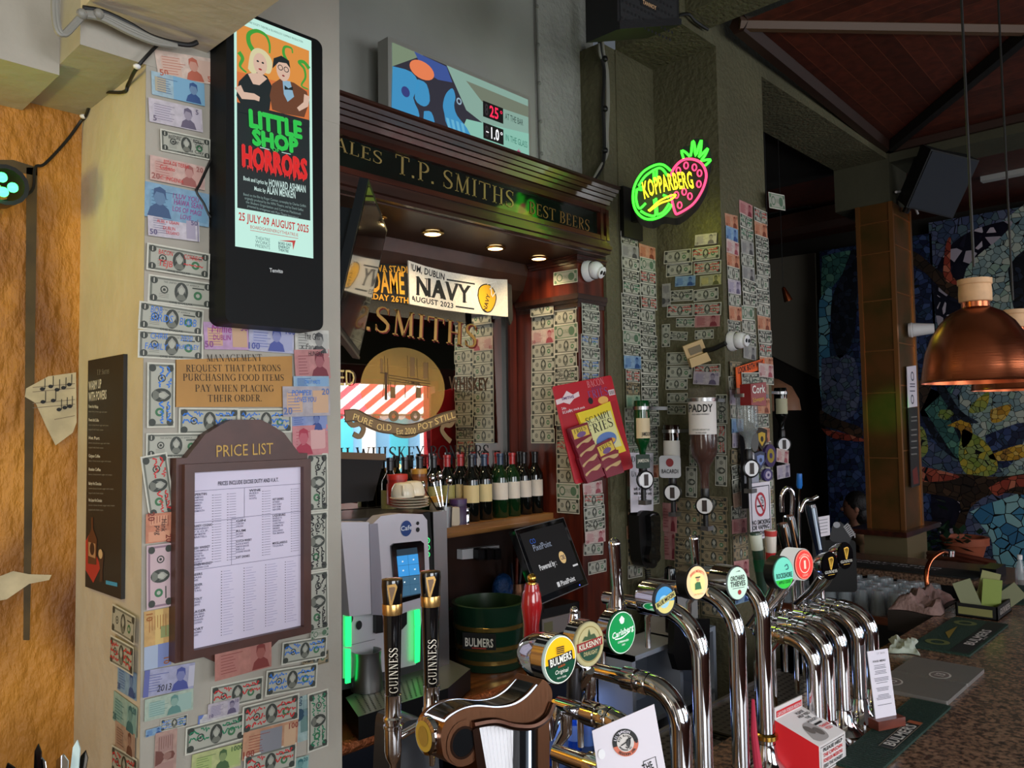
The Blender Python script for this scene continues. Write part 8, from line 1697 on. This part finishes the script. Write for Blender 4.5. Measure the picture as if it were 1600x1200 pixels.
pts = [(B_0+V((0, 0, S_-.42)), .16, .12), (B_0+V((.02, 0, S_-.2)), .15, .11), (B_0+V((.02, 0, S_)), .17, .1), (B_0+V((0, 0, S_+.09)), .055), (B_0+V((-.01, 0, S_+.2)), .05),
       (B_0+V((.0, .19, S_-.02)), .06), (B_0+V((-.04, .25, S_-.28)), .045), (B_0+V((-.26, .16, S_-.36)), .035), (B_0+V((.0, -.19, S_-.02)), .06), (B_0+V((-.04, -.25, S_-.28)), .045), (B_0+V((-.26, -.16, S_-.36)), .035),
       (B_0+V((-.05, .1, S_-.5)), .09), (B_0+V((-.42, .12, S_-.5)), .07), (B_0+V((-.44, .12, .1)), .045), (B_0+V((-.05, -.1, S_-.5)), .09), (B_0+V((-.42, -.12, S_-.5)), .07), (B_0+V((-.44, -.12, .1)), .045)]
body('torso_and_limbs', pts, [(0, 1), (1, 2), (2, 3), (3, 4), (2, 5), (5, 6), (6, 7), (2, 8), (8, 9), (9, 10), (0, 11), (11, 12), (12, 13), (0, 14), (14, 15), (15, 16)], BEI, root)
b = MB(); hc = B_0+V((-.015, 0, S_+.3)); b.ball(hc, (.095, .078, .118), SKN, 20, 14); b.ball(hc+V((-.098, 0, -.015)), (.02, .012, .018), SKN, 10, 7)
for sy in (-1, 1): b.ball(hc+V((.0, sy*.08, -.01)), (.02, .01, .03), SKN, 10, 7); b.ball(hc+V((-.082, sy*.03, .012)), (.008, .012, .007), flat((40, 34, 32)), 8, 6)
b.ball(hc+V((-.083, 0, -.055)), (.008, .022, .007), flat((130, 70, 64)), 8, 6); b.cyl(hc-V((0, 0, .2)), hc-V((0, 0, .06)), .048, SKN, n=16); part('head', b, root)
b = MB(); b.ball(hc+V((.022, 0, .03)), (.105, .092, .115), HRD, 20, 14); b.ball(hc+V((.05, 0, -.06)), (.07, .085, .1), HRD, 16, 10); part('hair', b, root)
root.rotation_euler = (0, 0, -math.radians(55))
# chairs, plant
CHW = wood('chair_wood', (96, 44, 30), (62, 26, 18), .35, 1)
def chair(x, y, rot, label):
    o = V((x, y, 0)); root = thing('wooden_chair', label, 'chair', o, 'wooden chairs beyond the bar'); c, s = math.cos(rot), math.sin(rot)
    def T(a, b_, z): return (x+a*c-b_*s, y+a*s+b_*c, z)
    for a in (-.2, .2):
        for b_ in (-.2, .2): b = MB(); b.tube([T(a, b_, 0), T(a, b_, .45 if a < 0 else .95)], .02, CHW, 8); part('leg', b, root)
    f = FL(T(0, 0, .45), (c, s, 0), (-s, c, 0)); b = MB(); b.ob(f, -.23, .23, -.22, .22, -.02, .02, CHW, .03); part('seat', b, root)
    b = MB(); pts = curve([T(.2, -.24, .9), T(.25, -.1, .92), T(.26, 0, .93), T(.25, .1, .92), T(.2, .24, .9)], 5)
    for dz in (0, .03, .06, .09): b.tube([(p[0], p[1], p[2]+dz) for p in pts], .02, CHW, 8)
    part('backrest', b, root)
chair(6.35, 1.55, math.pi*.9, 'curved back wooden chair below the bright blue part of the mosaic')
chair(6.5, 2.35, math.pi*.75, 'wooden chair beside the plinth of the copper column')
p = P(1508, 865, d=6.6); o = V((p.x, p.y, 0)); root = thing('potted_plant', 'leafy plant in a tilted terracotta pot before the mosaic', 'plant', (o.x, o.y, p.z-.12))
b = MB(); b.lathe((o.x, o.y, p.z-.12), [(0, 0), (.1, 0), (.16, .2), (.18, .2), (.18, .26), (.15, .26), (.14, .22), (0, .2)], M('terracotta', (150, 78, 50), .7), 24); part('pot', b, root)
b = MB(); rp_ = random.Random(3); LG = M('leaf_dark_green', (24, 52, 34), .5); lc = P(1470, 845, d=6.6)
for i in range(70):
    c = V((lc.x+rp_.gauss(0, .12), lc.y+rp_.gauss(0, .13), lc.z+rp_.gauss(0, .13))); d = V((rp_.uniform(-1, 1), rp_.uniform(-1, 1), rp_.uniform(-.4, 1))).normalized()*rp_.uniform(.07, .13); sd = d.cross(V((.3, .2, 1))).normalized()*.03
    b.add([c, c+d*.5+sd, c+d, c+d*.5-sd], [(0, 1, 2, 3)], LG)
for i in range(6): b.tube([(o.x, o.y, p.z+.08), (lc.x+rp_.uniform(-.1, .1), lc.y+rp_.uniform(-.1, .1), lc.z)], .006, LG, 6)
part('foliage', b, root)
b = MB(); b.box((o.x-.25, o.y-.3, 0), (o.x+.25, o.y+.3, p.z-.121), MAHOGX); solo('plant_stand', b, 'dark wooden stand under the terracotta pot', 'stand')
# pendants
CUP = M('pendant_copper', (164, 92, 62), .25, 1, bump=.03, nscale=300, stretch=(.05, .05, 1)); CUI = M('pendant_inside', (216, 112, 70), .3, .8); CORK = M('pale_wood', (190, 150, 110), .6, noise=.15, nscale=20)
def pendant(x, y, label):
    o = V((x, y, 2.044)); K = .717; root = thing('pendant_lamp', label, 'pendant lamp', o, 'copper pendant lamps over the bar')
    pr = [(.186, 0), (.189, .004), (.186, .01), (.181, .05), (.17, .11), (.15, .165), (.12, .215), (.085, .25), (.05, .268), (.046, .27), (.046, .288), (0, .289)]
    b = MB(); b.lathe(o, [(r*K, h*K) for r, h in pr], CUP, 48); b.lathe(o, [(r*K, h*K) for r, h in [(.186, 0), (.179, .05), (.167, .11), (.146, .165), (.115, .213), (.04, .262)]], CUI, 48); part('shade', b, root)
    b = MB(); b.lathe(o, [(r*K, h*K) for r, h in [(.048, .289), (.053, .292), (.054, .32), (.052, .35), (.056, .354), (.056, .372), (.02, .376), (0, .376)]], CORK, 32); part('wooden_cap', b, root)
    b = MB(); b.cyl(o+V((0, 0, .3)), (x, y, 3.87), .0035, CB, n=6); part('cord', b, root)
    b = MB(); b.lathe((x, y, 3.79), [(0, 0), (.04, .0), (.055, .03), (.06, .11), (0, .11)], CUP, 20); part('ceiling_rose', b, root)
p = P(1530, 600, d=2.05); pendant(p.x, p.y, 'big copper dome pendant lamp with pale wooden cap over the bar')
p = P(1589, 600, d=2.65); pendant(p.x, p.y, 'second copper pendant lamp, partly behind the big one')
# loudspeaker, camera, notices and cable on the copper column
sp = P(1472, 288, d=5.4); f = Fr(sp, (-.75, -.45, -.45)).at(0, 0, 0, -.32); root = thing('tilted_loudspeaker', 'large black loudspeaker tilted down from the copper column', 'speaker', sp)
b = MB(); b.ob(f, -.16, .16, -.2, .2, -.26, 0, M('speaker_case_b', (22, 24, 28), .6)); part('case', b, root); b = MB(); b.ob(f, -.15, .15, -.19, .19, .0, .012, M('speaker_cloth', (44, 48, 56), .9)); part('grille', b, root); b = MB(); b.tube([f.w(-.05, .05, -.26), (6.1, 1.86, 3.45)], .025, BLACK, 10); part('bracket', b, root)
root = thing('bullet_camera', 'small white camera on the edge of the copper column', 'security camera', P(1424, 516, Y=1.87)); p = P(1420, 516, Y=1.875); b = MB(); b.lathe(p, [(.05, 0), (.055, .02), (.05, .03)], WHITE, 20, (.2, -1, 0)); part('mount', b, root); b = MB(); b.tube([p+V((0, -.03, 0)), p+V((.03, -.16, -.0))], [.05, .035], WHITE, 18); part('barrel', b, root)
f = Fr((5.9, 1.868, 0), (0, -1, 0)); b = MB(); q = pz(f, [(1417, 573), (1431, 571), (1433, 635), (1419, 637)]); b.prism(f, q, -.003, .002, PAPER)
for y in (588, 624): b.ring(f, *f.px(1425, y), .024, .034, .003, flat((60, 60, 80)), 20)
for y in (600, 604, 611): b.line(f, pz(f, [(1421, y), (1429, y)]), .008, .003, flat((90, 90, 110)))
solo('column_notice', b, 'tall white notice with two round symbols on the copper column', 'notice')
b = MB(); q = pz(f, [(1419, 638), (1433, 636), (1437, 758), (1424, 762)]); b.prism(f, q, -.003, .002, flat((40, 38, 37))); 
for y in (652, 658, 672, 680, 690, 700, 710): b.line(f, pz(f, [(1423, y), (1432, y-1)]), .01, .003, flat((120, 118, 114)))
b.pp(f, [(1425, 735), (1432, 728), (1435, 755), (1427, 757)], .003, flat((110, 40, 34))); solo('column_poster', b, 'dark drinks poster below the white notice on the copper column', 'poster')
b = MB(); b.tube(curve([tuple(P(x, y, Y=1.86)) for x, y in ((1400, 300), (1412, 300), (1422, 310), (1430, 325), (1434, 334))], 6), .009, flat((190, 186, 184)), 8); solo('white_cable', b, 'short white cable at the top of the copper column', 'cable')
b = MB(); p = P(1232, 470, d=5.2); b.lathe(p, [(0, 0), (.028, .0), (.012, .09), (0, .1)], COPPER, 16, (-.3, .2, .9)); b.cyl(p+V((-.03, .02, .09)), (p.x-.03, p.y+.02, 3.9), .002, CB, n=5); solo('hanging_bell', b, 'small copper bell hanging on a thin string in the gloom', 'bell')
b = MB(); b.box((7.2, .9, 3.86), (7.28, 1.62, 3.9), M('strip_white', (170, 170, 166), .5)); solo('strip_light', b, 'white fluorescent strip on the far dark ceiling', 'light')
# ================================================================ street seen in the mirror
def translucent(name, c):
    m = M(name, c, .8); nt = m.node_tree; b = nt.nodes['Principled BSDF']; t = nt.nodes.new('ShaderNodeBsdfTranslucent'); t.inputs[0].default_value = rgb(c); a = nt.nodes.new('ShaderNodeAddShader')
    nt.links.new(b.outputs[0], a.inputs[0]); nt.links.new(t.outputs[0], a.inputs[1]); nt.links.new(a.outputs[0], nt.nodes['Material Output'].inputs[0]); return m
b = MB(); ST = [translucent('awning_red', (206, 60, 66)), translucent('awning_white', (240, 236, 230))]
n = 26
for i in range(n):
    x0, x1 = 4.2+3.9*i/n, 4.2+3.9*(i+1)/n; sk = .25
    b.poly([(x0+sk, -2.85, 2.64), (x1+sk, -2.85, 2.64), (x1, -3.55, 2.14), (x0, -3.55, 2.14)], ST[i % 2])
    b.poly([(x0, -3.55, 2.14), (x1, -3.55, 2.14), (x1, -3.55, 2.09), ((x0+x1)/2, -3.55, 2.06), (x0, -3.55, 2.09)], ST[i % 2])
b.cyl((4.2, -3.55, 2.14), (7.6, -3.55, 2.14), .02, WHITE)
solo('awning', b, 'red and white striped awning over the street window, seen in the bar mirror', 'awning')
b = MB(); b.box((3.2, -6.2, -.2), (14, -6.0, 4.5), M('street_facade', (120, 168, 206), .6))
b.box((3.2, -6.0, 2.35), (14, -5.9, 2.8), M('facade_red_band', (206, 60, 70), .5)); b.box((3.2, -6.0, 2.8), (14, -5.92, 3.05), M('facade_cream', (226, 200, 160), .6))
for x in (4.0, 5.6, 6.9, 8.2, 9.5, 10.8): b.box((x, -6.0, -.2), (x+.22, -5.9, 2.35), M('facade_white', (236, 232, 230), .6))
for x in (4.8, 6.3, 7.6, 8.8, 10.1): b.box((x, -6.0, -.2), (x+.4, -5.97, 2.3), M('facade_glass', (90, 190, 214), .3))
solo('street_facade', b, 'pale blue shopfront with red band across the street, seen in the bar mirror', 'building')
b = MB(); b.box((6.99, -2.9, .4), (7.12, -2.78, 2.5), M('red_door_post', (206, 44, 50), .5)); solo('door_post', b, 'bright red door post outside the street window, seen in the bar mirror', 'post')
b = MB(); b.box((2.5, -6.0, -.25), (14, -2.76, -.2), M('street_paving', (150, 146, 140), .8)); struct('floor_street', b)
root = thing('string_lights', 'string of warm bulbs across the street window, seen in the bar mirror', 'lights', (6, -2.4, 1.5))
b = MB(); b.tube(curve([(4.9, -2.45, 1.62), (5.4, -2.45, 1.5), (6.0, -2.45, 1.56), (6.5, -2.45, 1.46), (7.0, -2.45, 1.58)], 8), .004, CB, 6); part('wire', b, root)
for x, z in ((5.2, 1.52), (5.55, 1.49), (5.9, 1.52), (6.2, 1.5), (6.5, 1.44), (6.8, 1.5)):
    b = MB(); b.ball((x, -2.45, z-.03), .035, glow((255, 190, 110), 4), 10, 7); part('bulb', b, root)
